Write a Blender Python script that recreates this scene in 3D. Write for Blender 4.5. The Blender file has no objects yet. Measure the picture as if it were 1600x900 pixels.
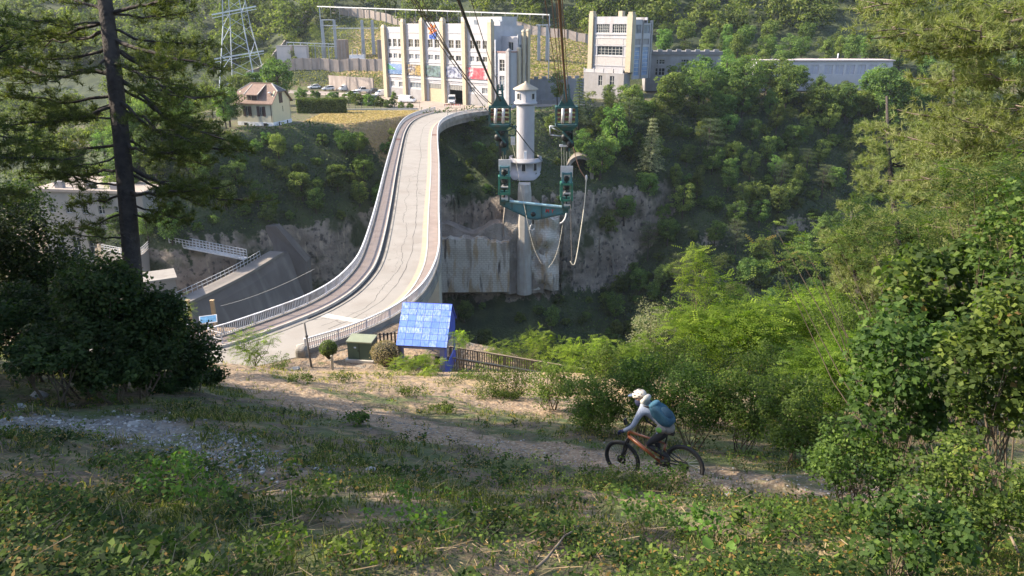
import bpy, math, random
import numpy as np
from mathutils import Vector, Matrix, noise as mnoise
S = bpy.context.scene
C = S.collection
PI = math.pi
rad = math.radians

# ---------------------------------------------------------------- camera, sky, sun, exposure
cam = bpy.data.cameras.new("camera")
camo = bpy.data.objects.new("camera", cam); C.objects.link(camo); S.camera = camo
HAZE = 0.0001
PITCH = 19.7
FPX = 1156.0
cam.sensor_width = 36.0; cam.lens = 36.0 * FPX / 1600.0
cam.clip_start = 0.1; cam.clip_end = 6000
camo.location = (0, 0, 0); camo.rotation_euler = (rad(90 - PITCH), 0, 0)
S.render.resolution_x = 1024; S.render.resolution_y = 576
W = bpy.data.worlds.new("World"); S.world = W; W.use_nodes = True
SUN_TO = Vector((-0.98, 0.10, 0.0)).normalized()
ELEV = 35.0
wn = W.node_tree.nodes; wl = W.node_tree.links
sky = wn.new("ShaderNodeTexSky"); sky.sky_type = 'NISHITA'; sky.sun_disc = False
sky.sun_elevation = rad(ELEV); sky.sun_rotation = math.atan2(SUN_TO.x, SUN_TO.y)
sky.air_density = 1.0; sky.dust_density = 1.5
wn["Background"].inputs[1].default_value = 0.15
wl.new(sky.outputs[0], wn["Background"].inputs[0])
sun = bpy.data.lights.new("sun", 'SUN'); sun.energy = 4.7; sun.angle = rad(0.6); sun.color = (1.0, 0.87, 0.68)
suno = bpy.data.objects.new("sun", sun); C.objects.link(suno)
sd = Vector((SUN_TO.x * math.cos(rad(ELEV)), SUN_TO.y * math.cos(rad(ELEV)), math.sin(rad(ELEV))))
suno.rotation_euler = sd.to_track_quat('Z', 'Y').to_euler()
S.view_settings.view_transform = 'Standard'; S.view_settings.look = 'None'
S.view_settings.exposure = 1.42; S.view_settings.gamma = 1.0
S.view_settings.use_curve_mapping = False
S.cycles.max_bounces = 5; S.cycles.diffuse_bounces = 3; S.cycles.glossy_bounces = 2
S.cycles.transmission_bounces = 3; S.cycles.transparent_max_bounces = 4; S.cycles.volume_bounces = 0
S.cycles.caustics_reflective = False; S.cycles.caustics_refractive = False
S.cycles.sample_clamp_indirect = 6.0
S.cycles.use_denoising = True
try: S.cycles.denoiser = 'OPENIMAGEDENOISE'
except Exception: pass

# ---------------------------------------------------------------- measuring helpers
CP, SP = math.cos(rad(PITCH)), math.sin(rad(PITCH))
def ray(px, py):
    u = (px - 800) / FPX; v = (450 - py) / FPX
    return np.array([u, CP + v * SP, -SP + v * CP])
def G(px, py, Z):
    r = ray(px, py); return r * (Z / r[2])
def at(px, py, t): return ray(px, py) * t
def proj(x, y, z):
    t = y * CP - z * SP; up = z * CP + y * SP
    return 800 + FPX * x / t, 450 - FPX * up / t, t
def V3(a): return Vector((float(a[0]), float(a[1]), float(a[2])))

# ---------------------------------------------------------------- materials
def newmat(name):
    m = bpy.data.materials.new(name); m.use_nodes = True
    return m, m.node_tree.nodes, m.node_tree.links, m.node_tree.nodes["Principled BSDF"]
def noise_fac(n, l, coord, scale, detail=4, lo=0.35, hi=0.65, dist=0.0, stretch=None):
    if stretch:
        mp = n.new("ShaderNodeMapping"); mp.inputs['Scale'].default_value = stretch
        l.new(coord, mp.inputs[0]); coord = mp.outputs[0]
    t = n.new("ShaderNodeTexNoise"); t.inputs['Scale'].default_value = scale
    t.inputs['Detail'].default_value = detail; t.inputs['Distortion'].default_value = dist
    l.new(coord, t.inputs['Vector'])
    r = n.new("ShaderNodeMapRange"); r.inputs[1].default_value = lo; r.inputs[2].default_value = hi
    l.new(t.outputs[0], r.inputs[0]); return r.outputs[0]
def mixc(n, l, fac, a, b, mode='MIX'):
    m = n.new("ShaderNodeMix"); m.data_type = 'RGBA'; m.blend_type = mode
    if isinstance(fac, (int, float)): m.inputs[0].default_value = fac
    else: l.new(fac, m.inputs[0])
    for i, x in ((6, a), (7, b)):
        if isinstance(x, (tuple, list)): m.inputs[i].default_value = (*x[:3], 1)
        else: l.new(x, m.inputs[i])
    return m.outputs[2]
def math_(n, l, op, a, b=None):
    m = n.new("ShaderNodeMath"); m.operation = op
    for i, x in enumerate((a, b)):
        if x is None: continue
        if isinstance(x, (int, float)): m.inputs[i].default_value = x
        else: l.new(x, m.inputs[i])
    return m.outputs[0]
def bump(n, l, h, strength, dist, bs):
    b = n.new("ShaderNodeBump"); b.inputs['Strength'].default_value = strength
    b.inputs['Distance'].default_value = dist
    l.new(h, b.inputs['Height']); l.new(b.outputs[0], bs.inputs['Normal'])
def surf(name, c1, c2=None, scale=1.0, rough=0.8, stain=None, stain_scale=0.4, stain_amt=0.6, streak=False,
         bmp=0.0, metallic=0.0, world=False, bscale=None, bdist=0.02):
    """two-tone weathered surface with optional stains (vertical streaks when streak)"""
    m, n, l, b = newmat(name)
    tc = n.new("ShaderNodeTexCoord")
    if world:
        g = n.new("ShaderNodeNewGeometry"); co = g.outputs['Position']
    else: co = tc.outputs['Object']
    c2 = c2 or tuple(x * 0.8 for x in c1)
    f = noise_fac(n, l, co, scale, 6, 0.3, 0.7)
    col = mixc(n, l, f, c1, c2)
    if stain:
        f2 = noise_fac(n, l, co, stain_scale, 5, 0.48, 0.68, 0.3, (1, 1, 0.18) if streak else None)
        f2 = math_(n, l, 'MULTIPLY', f2, stain_amt)
        col = mixc(n, l, f2, col, stain)
    l.new(col, b.inputs['Base Color'])
    b.inputs['Roughness'].default_value = rough; b.inputs['Metallic'].default_value = metallic
    if bmp:
        fb = noise_fac(n, l, co, bscale or scale * 6, 5, 0.2, 0.8)
        bump(n, l, fb, bmp, bdist, b)
    return m
def plain(name, c, rough=0.6, metallic=0.0, vary=0.12, scale=6.0):
    return surf(name, c, tuple(x * (1 - vary * 2) for x in c), scale, rough, metallic=metallic)
def leafmat(name, dark, mid, light, trans=0.35, rough=0.5, dead=None, objvar=0.35, spec=0.16):
    m, n, l, b = newmat(name)
    a = n.new("ShaderNodeAttribute"); a.attribute_name = "v"
    oi = n.new("ShaderNodeObjectInfo")
    cr = n.new("ShaderNodeValToRGB"); e = cr.color_ramp.elements
    e[0].position = 0.0; e[0].color = (*dark, 1); e[1].position = 0.93; e[1].color = (*light, 1)
    x = e.new(0.5); x.color = (*mid, 1)
    if dead: x = e.new(1.0); x.color = (*dead, 1); 
    l.new(a.outputs['Fac'], cr.inputs[0])
    hs = n.new("ShaderNodeHueSaturation")
    hv = n.new("ShaderNodeMapRange"); hv.inputs[3].default_value = 0.5 - 0.035 * objvar / 0.35; hv.inputs[4].default_value = 0.5 + 0.025 * objvar / 0.35
    l.new(oi.outputs['Random'], hv.inputs[0]); l.new(hv.outputs[0], hs.inputs['Hue'])
    vv = n.new("ShaderNodeMapRange"); vv.inputs[3].default_value = 1 - objvar; vv.inputs[4].default_value = 1 + objvar
    k = math_(n, l, 'FRACT', math_(n, l, 'MULTIPLY', oi.outputs['Random'], 7.31))
    l.new(k, vv.inputs[0]); l.new(vv.outputs[0], hs.inputs['Value'])
    l.new(cr.outputs[0], hs.inputs['Color'])
    l.new(hs.outputs[0], b.inputs['Base Color']); b.inputs['Roughness'].default_value = rough+.1
    b.inputs['Specular IOR Level'].default_value = spec
    tr = n.new("ShaderNodeBsdfTranslucent")
    tcol = mixc(n, l, 1.0, hs.outputs[0], (1.5, 1.75, 0.55), 'MULTIPLY')
    l.new(tcol, tr.inputs[0])
    ms = n.new("ShaderNodeMixShader"); ms.inputs[0].default_value = trans
    l.new(b.outputs[0], ms.inputs[1]); l.new(tr.outputs[0], ms.inputs[2])
    l.new(ms.outputs[0], n["Material Output"].inputs[0])
    return m

# ---------------------------------------------------------------- mesh building
class MB:
    def __init__(s): s.v = []; s.f = []; s.mi = []; s.cur = 0; s.smooth = []
    def add(s, vs, fs, smooth=False):
        o = len(s.v); s.v += [tuple(v) for v in vs]
        for f in fs: s.f.append(tuple(i + o for i in f)); s.mi.append(s.cur); s.smooth.append(smooth)
        return s
    def box(s, x0, x1, y0, y1, z0, z1, M=None):
        vs = [(x0,y0,z0),(x1,y0,z0),(x1,y1,z0),(x0,y1,z0),(x0,y0,z1),(x1,y0,z1),(x1,y1,z1),(x0,y1,z1)]
        if M: vs = [M @ Vector(v) for v in vs]
        return s.add(vs, [(0,3,2,1),(4,5,6,7),(0,1,5,4),(1,2,6,5),(2,3,7,6),(3,0,4,7)])
    def beam(s, a, b, w, h=None, up=(0,0,1)):
        a = Vector(a); b = Vector(b); d = b - a; L = d.length
        if L < 1e-6: return s
        h = h or w; d /= L; up = Vector(up)
        if abs(d.dot(up)) > 0.99: up = Vector((1, 0, 0))
        x = d.cross(up).normalized(); y = x.cross(d)
        vs = []
        for p in (a, b):
            for i, j in ((-1,-1),(1,-1),(1,1),(-1,1)): vs.append(p + x*(i*w/2) + y*(j*h/2))
        return s.add(vs, [(0,1,2,3),(7,6,5,4),(0,4,5,1),(1,5,6,2),(2,6,7,3),(3,7,4,0)])
    def tube(s, pts, r, n=6, cap=True):
        pts = [Vector(p) for p in pts]; k = len(pts)
        rs = r if isinstance(r, (list, tuple)) else [r] * k
        vs = []; prev = None
        for i, p in enumerate(pts):
            d = (pts[min(i+1, k-1)] - pts[max(i-1, 0)]).normalized()
            if prev is None:
                up = Vector((0,0,1)) if abs(d.z) < 0.9 else Vector((1,0,0))
                x = d.cross(up).normalized()
            else:
                x = (prev - d * prev.dot(d))
                x = x.normalized() if x.length > 1e-6 else d.orthogonal().normalized()
            prev = x; y = d.cross(x)
            for j in range(n):
                a = 2*PI*j/n; vs.append(p + (x*math.cos(a) + y*math.sin(a)) * rs[i])
        fs = []
        for i in range(k-1):
            for j in range(n):
                fs.append((i*n+j, i*n+(j+1)%n, (i+1)*n+(j+1)%n, (i+1)*n+j))
        if cap: fs.append(tuple(range(n))[::-1]); fs.append(tuple((k-1)*n+j for j in range(n)))
        return s.add(vs, fs, True)
    def lathe(s, prof, n=24, c=(0,0,0), smooth=True, axis='z', a0=0, a1=2*PI):
        vs = []; fs = []; full = abs(a1 - a0 - 2*PI) < 1e-6; m = n if full else n + 1
        for r, z in prof:
            for j in range(m):
                a = a0 + (a1-a0)*j/n
                if axis == 'z': vs.append((c[0]+r*math.cos(a), c[1]+r*math.sin(a), c[2]+z))
                elif axis == 'y': vs.append((c[0]+r*math.cos(a), c[1]+z, c[2]+r*math.sin(a)))
                else: vs.append((c[0]+z, c[1]+r*math.cos(a), c[2]+r*math.sin(a)))
        for i in range(len(prof)-1):
            for j in range(n):
                k = (j+1) % m if full else j+1
                fs.append((i*m+j, i*m+k, (i+1)*m+k, (i+1)*m+j))
        return s.add(vs, fs, smooth)
    def prism(s, poly, h0, h1, axis='z'):
        """poly 2D outline; axis z: (x,y)->z ; axis y: (x,z) extruded in y; axis x: (y,z) extruded in x"""
        n = len(poly); vs = []
        for hgt in (h0, h1):
            for p in poly:
                vs.append((p[0],p[1],hgt) if axis=='z' else (p[0],hgt,p[1]) if axis=='y' else (hgt,p[0],p[1]))
        fs = [tuple(range(n))[::-1], tuple(range(n, 2*n))] + [(i,(i+1)%n,n+(i+1)%n,n+i) for i in range(n)]
        return s.add(vs, fs)
    def quad(s, a, b, c, d): return s.add([a,b,c,d], [(0,1,2,3)])
    def build(s, name, mats, parent=None, loc=None):
        me = bpy.data.meshes.new(name); me.from_pydata(s.v, [], s.f)
        for m in (mats if isinstance(mats, (list, tuple)) else [mats]): me.materials.append(m)
        me.polygons.foreach_set('material_index', s.mi)
        me.polygons.foreach_set('use_smooth', s.smooth)
        me.validate(); me.update()
        import bmesh
        bm = bmesh.new(); bm.from_mesh(me); bmesh.ops.recalc_face_normals(bm, faces=bm.faces); bm.to_mesh(me); bm.free()
        o = bpy.data.objects.new(name, me); C.objects.link(o)
        if parent: o.parent = parent
        if loc is not None: o.location = loc
        return o
def npmesh(name, verts, faces, mat, attr=None, parent=None, smooth=False, mi=None):
    """verts (N,3) array, faces (M,k) array of one polygon size"""
    me = bpy.data.meshes.new(name)
    verts = np.asarray(verts, dtype=np.float32); faces = np.asarray(faces, dtype=np.int32)
    me.vertices.add(len(verts)); me.vertices.foreach_set('co', verts.ravel())
    k = faces.shape[1]; M = len(faces)
    me.loops.add(M*k); me.loops.foreach_set('vertex_index', faces.ravel())
    me.polygons.add(M); me.polygons.foreach_set('loop_start', np.arange(M, dtype=np.int32)*k)
    try: me.polygons.foreach_set('loop_total', np.full(M, k, dtype=np.int32))
    except Exception: pass
    for m in (mat if isinstance(mat, (list, tuple)) else [mat]): me.materials.append(m)
    if mi is not None: me.polygons.foreach_set('material_index', np.asarray(mi, dtype=np.int32))
    if smooth: me.polygons.foreach_set('use_smooth', np.ones(M, dtype=bool))
    me.update(calc_edges=True)
    if attr is not None:
        a = me.attributes.new('v', 'FLOAT', 'FACE'); a.data.foreach_set('value', np.asarray(attr, dtype=np.float32))
    o = bpy.data.objects.new(name, me); C.objects.link(o)
    if parent: o.parent = parent
    return o
def tag(o, label=None, cat=None, group=None, kind=None):
    if label: o['label'] = label
    if cat: o['category'] = cat
    if group: o['group'] = group
    if kind: o['kind'] = kind
    return o
def thing(name, label, cat, loc=(0,0,0), rz=0, group=None):
    o = bpy.data.objects.new(name, None); C.objects.link(o); o.location = loc; o.rotation_euler = (0,0,rz)
    o.empty_display_size = 0.1
    return tag(o, label, cat, group)
KIDS = {}
def dup(root, loc=None, rz=None, scale=None, label=None, group=None, rot=None):
    def cp(o, par):
        c = o.copy(); C.objects.link(c)
        if par: c.parent = par
        for ch in list(o.children): cp(ch, c)
        return c
    r = cp(root, None)
    if loc is not None: r.location = loc
    if rz is not None: r.rotation_euler = (0,0,rz)
    if rot is not None: r.rotation_euler = rot
    if scale is not None: r.scale = scale if isinstance(scale, (tuple, list)) else (scale,)*3
    if label: r['label'] = label
    if group: r['group'] = group
    return r
def struct(o): o['kind'] = 'structure'; return o
def sstep(a, b, x):
    t = np.clip((x - a) / (b - a), 0, 1); return t*t*(3-2*t)

# ---------------------------------------------------------------- terrain height
RX = [-400,-160,-100,-75,-60,-54,-46,-35,-25,-12,5,20,50,100,150,400]
RY = [260, 235, 180,150,150,156,162,168,183,192,190,196,210,226,232,240]
QX = [-400,-160,-100,-60,-20,0,60,100,200,400]
QY = [300,  270, 262,257,245,236,238,240,240,250]
def wobble(x, y, s, seed):
    return (np.sin(x*s+seed)*np.cos(y*s*1.13+seed*2.1) + 0.5*np.sin(x*s*2.3+y*s*1.7+seed*3.3) + 0.3*np.cos(y*s*4.1-x*s*3.1+seed))
BUMP = 0.0
def h(x, y):
    x = np.asarray(x, dtype=float); y = np.asarray(y, dtype=float)
    near = np.interp(y, [-30,-10,0,4.6,11.5,21.8,40,43.2,60], [14,3.5,-1.65,-4.0,-7.6,-12.1,-19.8,-21,-21.2])
    w = 1 - sstep(22, 42, y)
    near = near + np.where(x < 0, -0.13*np.maximum(x, -26), -0.05*np.minimum(x, 30)) * w
    near = near + 0.10*wobble(x, y, 0.55, 1.0)*(1-sstep(30,42,y)) + 0.04*wobble(x, y, 1.9, 4.0)*(1-sstep(25,40,y))
    near = near + BUMP*0.24*np.exp(-((y-(10.55-0.42*(x-3.0)))/0.38)**2)*sstep(-1.5,0.8,x)*(1-sstep(4.2,5.5,x))*(1+.25*wobble(x,y,3.1,2.))
    # right of the platform the hillside keeps falling
    fall = sstep(3, 16, x) * np.clip(y-36, 0, 30)*0.55
    near = near - fall - sstep(-6,-3,x)*sstep(41,45,y)*(1.4+0.2*np.clip(x+4,0,12))
    rim = np.interp(x, [-60,-24,-16,-6,2,12,40], [50.5,50.5,50.0,52.0,50.5,46,44])
    drop = np.clip(y - rim, 0, None)
    near = near - np.interp(drop, [0,3,12,40,60], [0,3.5,18,58,66])
    R = np.interp(x, RX, RY); Q = np.interp(x, QX, QY)
    d = y - R
    wr = sstep(22, 50, x)
    pl = np.interp(d, [-120,-60,-40,-25,-21,-17,-8,0], [-85,-85,-74,-62,-38,-35,-27,-21])
    pr_ = np.interp(d, [-130,-90,-60,-36,-33,-22,-10,0], [-85,-82,-68,-52,-46,-38,-26,-20])
    far = pl*(1-wr) + pr_*wr
    lo = sstep(-75, -110, x)
    far = far - lo*10*sstep(-60, 0, d)
    e = y - Q
    far = far + np.interp(e, [0,8,24,60,120,400,900], [0,6.4,8.5,22,46,190,330]) * 1.0
    k = sstep(105, 125, y)
    near = np.maximum(near, -85)
    z = near*(1-k) + far*k
    z = z + sstep(60,80,y)*(0.5*wobble(x, y, 0.16, 2.0))*(1-sstep(-3,0,d)*(1-sstep(0,4,e)))
    return z
def hz(x, y): return float(h(x, y))
def hit(px, py, t0=2.5, t1=400, off=0.0):
    r = ray(px, py); ts = np.concatenate([np.arange(t0, 60, 0.1), np.arange(60, t1, 0.5)])
    P = r[None, :]*ts[:, None]; g = h(P[:,0], P[:,1]) + off
    i = np.argmax(P[:,2] < g)
    return P[i], ts[i]

MAT = {}
def ground_material():
    m, n, l, b = newmat("ground")
    g = n.new("ShaderNodeNewGeometry"); co = g.outputs['Position']
    def attr(nm):
        a = n.new("ShaderNodeAttribute"); a.attribute_name = nm; return a.outputs['Fac']
    soil = mixc(n, l, noise_fac(n, l, co, 2.2, 8, 0.35, 0.65), (0.095, 0.066, 0.046), (0.155, 0.11, 0.078))
    soil = mixc(n, l, noise_fac(n, l, co, 11, 5, 0.5, 0.6), soil, (0.07, 0.065, 0.03))
    green = mixc(n, l, noise_fac(n, l, co, 0.7, 8, 0.4, 0.6), (0.055, 0.075, 0.022), (0.10, 0.115, 0.035))
    wood = mixc(n, l, noise_fac(n, l, co, 0.25, 8, 0.4, 0.6), (0.02, 0.034, 0.014), (0.045, 0.06, 0.022))
    dry = mixc(n, l, noise_fac(n, l, co, 1.5, 9, 0.35, 0.65), (0.36, 0.25, 0.13), (0.25, 0.18, 0.095))
    vo = n.new("ShaderNodeTexVoronoi"); vo.inputs['Scale'].default_value = 16; l.new(co, vo.inputs['Vector'])
    grav = mixc(n, l, noise_fac(n, l, co, 5, 6, 0.4, 0.6), (0.19, 0.165, 0.135), (0.12, 0.098, 0.075))
    grav = mixc(n, l, math_(n, l, 'MULTIPLY', vo.outputs['Color'], 0.7), grav, (0.27, 0.25, 0.225))
    # rock: bedded limestone with pale streaks
    r1 = noise_fac(n, l, co, 0.25, 8, 0.35, 0.65, 0.4, (1, 1, 2.2))
    rock = mixc(n, l, r1, (0.18, 0.148, 0.122), (0.29, 0.24, 0.195))
    rock = mixc(n, l, noise_fac(n, l, co, 1.1, 6, 0.55, 0.72, 0.2, (1,1,.3)), rock, (0.40, 0.33, 0.25))
    rock = mixc(n, l, noise_fac(n, l, co, 0.9, 6, 0.55, 0.65), rock, (0.07, 0.062, 0.058))
    rock = mixc(n, l, noise_fac(n, l, co, 0.13, 4, 0.5, 0.6), rock, (0.045, 0.055, 0.025))
    nz = noise_fac(n, l, co, 1.3, 6, 0.25, 0.75)
    def edge(nm, amt=0.9):
        x = math_(n, l, 'ADD', attr(nm), math_(n, l, 'MULTIPLY', math_(n, l, 'SUBTRACT', nz, 0.5), amt))
        r = n.new("ShaderNodeMapRange"); r.inputs[1].default_value = 0.35; r.inputs[2].default_value = 0.65
        l.new(x, r.inputs[0]); return r.outputs[0]
    col = mixc(n, l, noise_fac(n, l, co, 0.9, 6, 0.42, 0.6), green, soil)
    col = mixc(n, l, edge('wood'), col, wood)
    col = mixc(n, l, edge('dry'), col, dry)
    dirt = mixc(n, l, noise_fac(n, l, co, 2.5, 9, 0.35, 0.65), (0.28, 0.19, 0.12), (0.175, 0.118, 0.075))
    dirt = mixc(n, l, noise_fac(n, l, co, 14, 4, 0.5, 0.62), dirt, (0.34, 0.27, 0.19))
    col = mixc(n, l, edge('dirt'), col, dirt)
    col = mixc(n, l, edge('path'), col, grav)
    col = mixc(n, l, edge('rock'), col, rock)
    l.new(col, b.inputs['Base Color']); b.inputs['Roughness'].default_value = 0.95
    hb = math_(n, l, 'ADD', noise_fac(n, l, co, 9, 8, 0.2, 0.8), math_(n, l, 'MULTIPLY', noise_fac(n, l, co, 2.2, 8, 0.2, 0.8), 4.0))
    bump(n, l, hb, 0.8, 0.06, b)
    return m
def dist_poly(x, y, pts):
    best = np.full(x.shape, 1e9)
    for (x0,y0),(x1,y1) in zip(pts[:-1], pts[1:]):
        dx, dy = x1-x0, y1-y0; L = dx*dx+dy*dy
        t = np.clip(((x-x0)*dx+(y-y0)*dy)/L, 0, 1)
        best = np.minimum(best, np.hypot(x-x0-t*dx, y-y0-t*dy))
    return best
UP = [tuple(hit(a,b)[0][:2]) for a,b in ((-250,640),(0,668),(150,662),(300,695),(430,735),(560,775),(700,795),(820,792))]
LP = [tuple(hit(a,b)[0][:2]) for a,b in ((330,580),(420,605),(500,630),(600,655),(700,682),(800,700),(900,722),(1010,750),(1150,757),(1300,770),(1450,790))]
RIDE = (hit(1067, 755), hit(962, 742))
BUMP = 1.0
def masks(x, y):
    R = np.interp(x, RX, RY); Q = np.interp(x, QX, QY); d = y-R; e = y-Q
    dy_ = 0.5; sl = np.hypot((h(x+.5,y)-h(x-.5,y)), (h(x,y+dy_)-h(x,y-dy_)))
    far = sstep(58, 64, y)
    p1 = dist_poly(x, y, UP); p2 = dist_poly(x, y, LP)
    path = (1-sstep(0.35, 1.25, p1))*(.78+.22*wobble(x,y,2.3,5.))*(1-sstep(-6.5, -4.0, x)*.8)
    dirt = np.maximum(0.95*(1-sstep(0.6, 1.7, p2))*(1-.45*sstep(2.5,4.5,x)), (1-sstep(0.6,1.6,p1))*sstep(-7,-4,x)*.38)
    dirt = np.maximum(dirt, sstep(18,24,y)*(1-sstep(40,42,y))*(1-sstep(0,6,x))*(0.62+0.25*wobble(x,y,.33,2.)))  # bare bank soil, spread wide to paint the bank's sun patch
    plat = sstep(40.5, 42.5, y)*(1-far)*(1-sstep(2,5,x))
    path = np.maximum(path, 0.3*plat); dirt = np.maximum(dirt, .8*plat)
    dry = sstep(21, 30, y)*(1-sstep(41,43,y))*(1-sstep(4,12,x))*0.62 + 0.25*(1-far)
    fx = sstep(-50,-44,x)*(1-sstep(-25,-21,x))*sstep(163,170,y)*(1-sstep(191,194,y))
    dry = np.maximum(dry*(1-far), fx)
    sw = sstep(-70,-55,x)*(1-sstep(24,30,x))*sstep(2,6,e)*(1-sstep(46,60,e))
    dry = np.maximum(dry, 0.5*sw)
    rock = sstep(1.6, 2.6, sl)*far
    onpl = sstep(-1,1,d)*(1-sstep(0,5,e))
    wood = far*(1-onpl)*(1-sw)*(1-fx)
    path = np.maximum(path, 0.7*onpl*far*sstep(-38,-30,x)*(1-fx)*(1-sstep(-4,4,x))*sstep(-2,1,d))
    return dict(path=path, dirt=dirt, dry=dry, rock=rock, wood=wood)
def axis_vals(segs):
    out = [segs[0][0]]
    for a, b, st in segs:
        n = max(1, int(round((b-a)/st))); out += list(np.linspace(a, b, n+1)[1:])
    return np.array(out)
gx = axis_vals([(-900,-400,50),(-400,-160,8),(-160,-40,2.0),(-40,-14,0.8),(-14,12,0.25),(12,40,0.8),(40,180,2.4),(180,400,8),(400,900,50)])
gy = axis_vals([(-30,-6,3),(-6,3,0.5),(3,16,0.18),(16,44,0.4),(44,66,0.8),(66,125,2.5),(125,215,0.9),(215,300,2.0),(300,420,5),(420,1000,30)])
X, Y = np.meshgrid(gx, gy); Z = h(X, Y)
mk = masks(X, Y)
steep = mk['rock']
n3 = np.zeros_like(X)
idx = np.argwhere(steep > 0.05)
DX = np.zeros_like(X); DY = np.zeros_like(X)
for i, j in idx:
    p = Vector((X[i,j]*0.12, Z[i,j]*0.16, 3.3)); q = Vector((X[i,j]*0.45, Z[i,j]*0.7, 9.1))
    a = mnoise.noise(p)*2.6 + mnoise.noise(q)*1.1
    DY[i,j] = a*steep[i,j]; DX[i,j] = mnoise.noise(q + Vector((5,5,5)))*0.8*steep[i,j]
verts = np.stack([X+DX, Y+DY, Z], -1).reshape(-1,3)
ny, nx = X.shape
I = np.arange(ny-1)[:,None]*nx + np.arange(nx-1)[None,:]
faces = np.stack([I, I+1, I+nx+1, I+nx], -1).reshape(-1,4)
MAT['ground'] = ground_material()
gr = npmesh("ground", verts, faces, MAT['ground'], smooth=True)
for k_, v_ in mk.items():
    a = gr.data.attributes.new(k_, 'FLOAT', 'POINT'); a.data.foreach_set('value', v_.astype(np.float32).ravel())
struct(gr)
# ================================================================= BRIDGE
def catmull(P, n=160):
    P = [np.array(p, float) for p in P]; P = [2*P[0]-P[1]] + P + [2*P[-1]-P[-2]]
    out = []
    for i in range(1, len(P)-2):
        for t in np.linspace(0, 1, 24, endpoint=False):
            a, b, c, d = P[i-1], P[i], P[i+1], P[i+2]
            out.append(0.5*((2*b)+(c-a)*t+(2*a-5*b+4*c-d)*t*t+(3*b-a-3*c+d)*t**3))
    out.append(P[-2]); out = np.array(out)
    for _ in range(30): out[1:-1] = 0.25*out[:-2]+0.5*out[1:-1]+0.25*out[2:]
    s = np.r_[0, np.cumsum(np.hypot(*np.diff(out, axis=0).T))]
    q = np.linspace(0, s[-1], n)
    return np.stack([np.interp(q, s, out[:,0]), np.interp(q, s, out[:,1])], 1)
def normals(P):
    t = np.gradient(P, axis=0); t /= np.linalg.norm(t, axis=1)[:,None]
    return np.stack([t[:,1], -t[:,0]], 1)     # right-hand side
RP = catmull([(-14.0,45.6),(-12.1,47.3),(-10.4,49.3),(-8.7,52.2),(-7.4,56.5),(-6.9,62.1),(-7.1,69),(-8.5,83.5),(-11.2,112.8),(-14.3,143),(-15.6,162),(-14.4,175),(-10.8,184.5),(-6,190)])
LPp = catmull([(-22.4,46.6),(-20.6,47.8),(-19.1,49.6),(-17.6,51.6),(-16.0,54.1),(-14.8,57.3),(-14.2,61.2),(-14.1,65.8),(-14.8,74.2),(-16.3,88.2),(-18.6,108),(-21.4,133.6),(-23.4,154),(-24.0,170),(-22.6,182),(-19.4,192)])
BO = np.array([-12.0, 50.0, -21.0])
NR = normals(RP); NL = normals(LPp)
def Loff(a): return LPp + NL*a          # inward is right of travel
def Roff(a): return RP - NR*a
def ribbon(mb, A, B, z0, z1):
    n = len(A); vs = []
    for i in range(n):
        for (p, z) in ((A[i],z1),(B[i],z1),(B[i],z0),(A[i],z0)): vs.append((p[0]-BO[0], p[1]-BO[1], z-BO[2]))
    fs = []
    for i in range(n-1):
        a = i*4; b = a+4
        for k in range(4): fs.append((a+k, b+k, b+(k+1)%4, a+(k+1)%4))
    fs += [(0,1,2,3), tuple((n-1)*4+k for k in (3,2,1,0))]
    return mb.add(vs, fs)
m_conc = surf("weathered_concrete", (0.30,0.275,0.24), (0.22,0.20,0.175), 1.2, 0.85, (0.10,0.09,0.08), 0.5, 0.6, streak=True, bmp=0.2)
m_road = None
def road_material():
    m, n, l, b = newmat("road_surface")
    g = n.new("ShaderNodeNewGeometry"); co = g.outputs['Position']
    c = mixc(n, l, noise_fac(n, l, co, 0.6, 6, 0.35, 0.65), (0.25,0.23,0.208), (0.30,0.275,0.25))
    c = mixc(n, l, noise_fac(n, l, co, 25, 3, 0.3, 0.7), c, (0.26,0.235,0.205))
    c = mixc(n, l, math_(n, l, 'MULTIPLY', noise_fac(n, l, co, 0.35, 5, 0.52, 0.7), 0.5), c, (0.2,0.17,0.145))
    # fine cracking
    vo = n.new("ShaderNodeTexVoronoi"); vo.feature = 'DISTANCE_TO_EDGE'; vo.inputs['Scale'].default_value = 0.28
    mp = n.new("ShaderNodeMapping"); l.new(co, mp.inputs[0])
    nt = n.new("ShaderNodeTexNoise"); nt.inputs['Scale'].default_value = 1.4; l.new(co, nt.inputs['Vector'])
    vm = n.new("ShaderNodeVectorMath"); vm.operation = 'ADD'; l.new(co, vm.inputs[0]); l.new(nt.outputs['Color'], vm.inputs[1])
    l.new(vm.outputs[0], vo.inputs['Vector'])
    r = n.new("ShaderNodeMapRange"); r.inputs[1].default_value = 0.0; r.inputs[2].default_value = 0.012; r.inputs[3].default_value = 1; r.inputs[4].default_value = 0
    l.new(vo.outputs['Distance'], r.inputs[0])
    k = math_(n, l, 'MULTIPLY', r.outputs[0], noise_fac(n, l, co, 0.12, 2, 0.5, 0.56))
    c = mixc(n, l, math_(n, l, 'MULTIPLY', k, 0.7), c, (0.09,0.08,0.07))
    l.new(c, b.inputs['Base Color']); b.inputs['Roughness'].default_value = 0.8
    bump(n, l, noise_fac(n, l, co, 30, 4, 0.2, 0.8), 0.2, 0.01, b)
    return m
m_road = road_material()
m_side = surf("pink_pavement", (0.27,0.215,0.19), (0.22,0.178,0.16), 1.5, 0.85, world=True, stain=(0.2,0.15,0.13), stain_scale=0.7)
m_rail = surf("pale_grey_railing_paint", (0.62,0.62,0.64), (0.5,0.5,0.52), 3, 0.45, (0.3,0.25,0.2), 1.5, 0.4)
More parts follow.
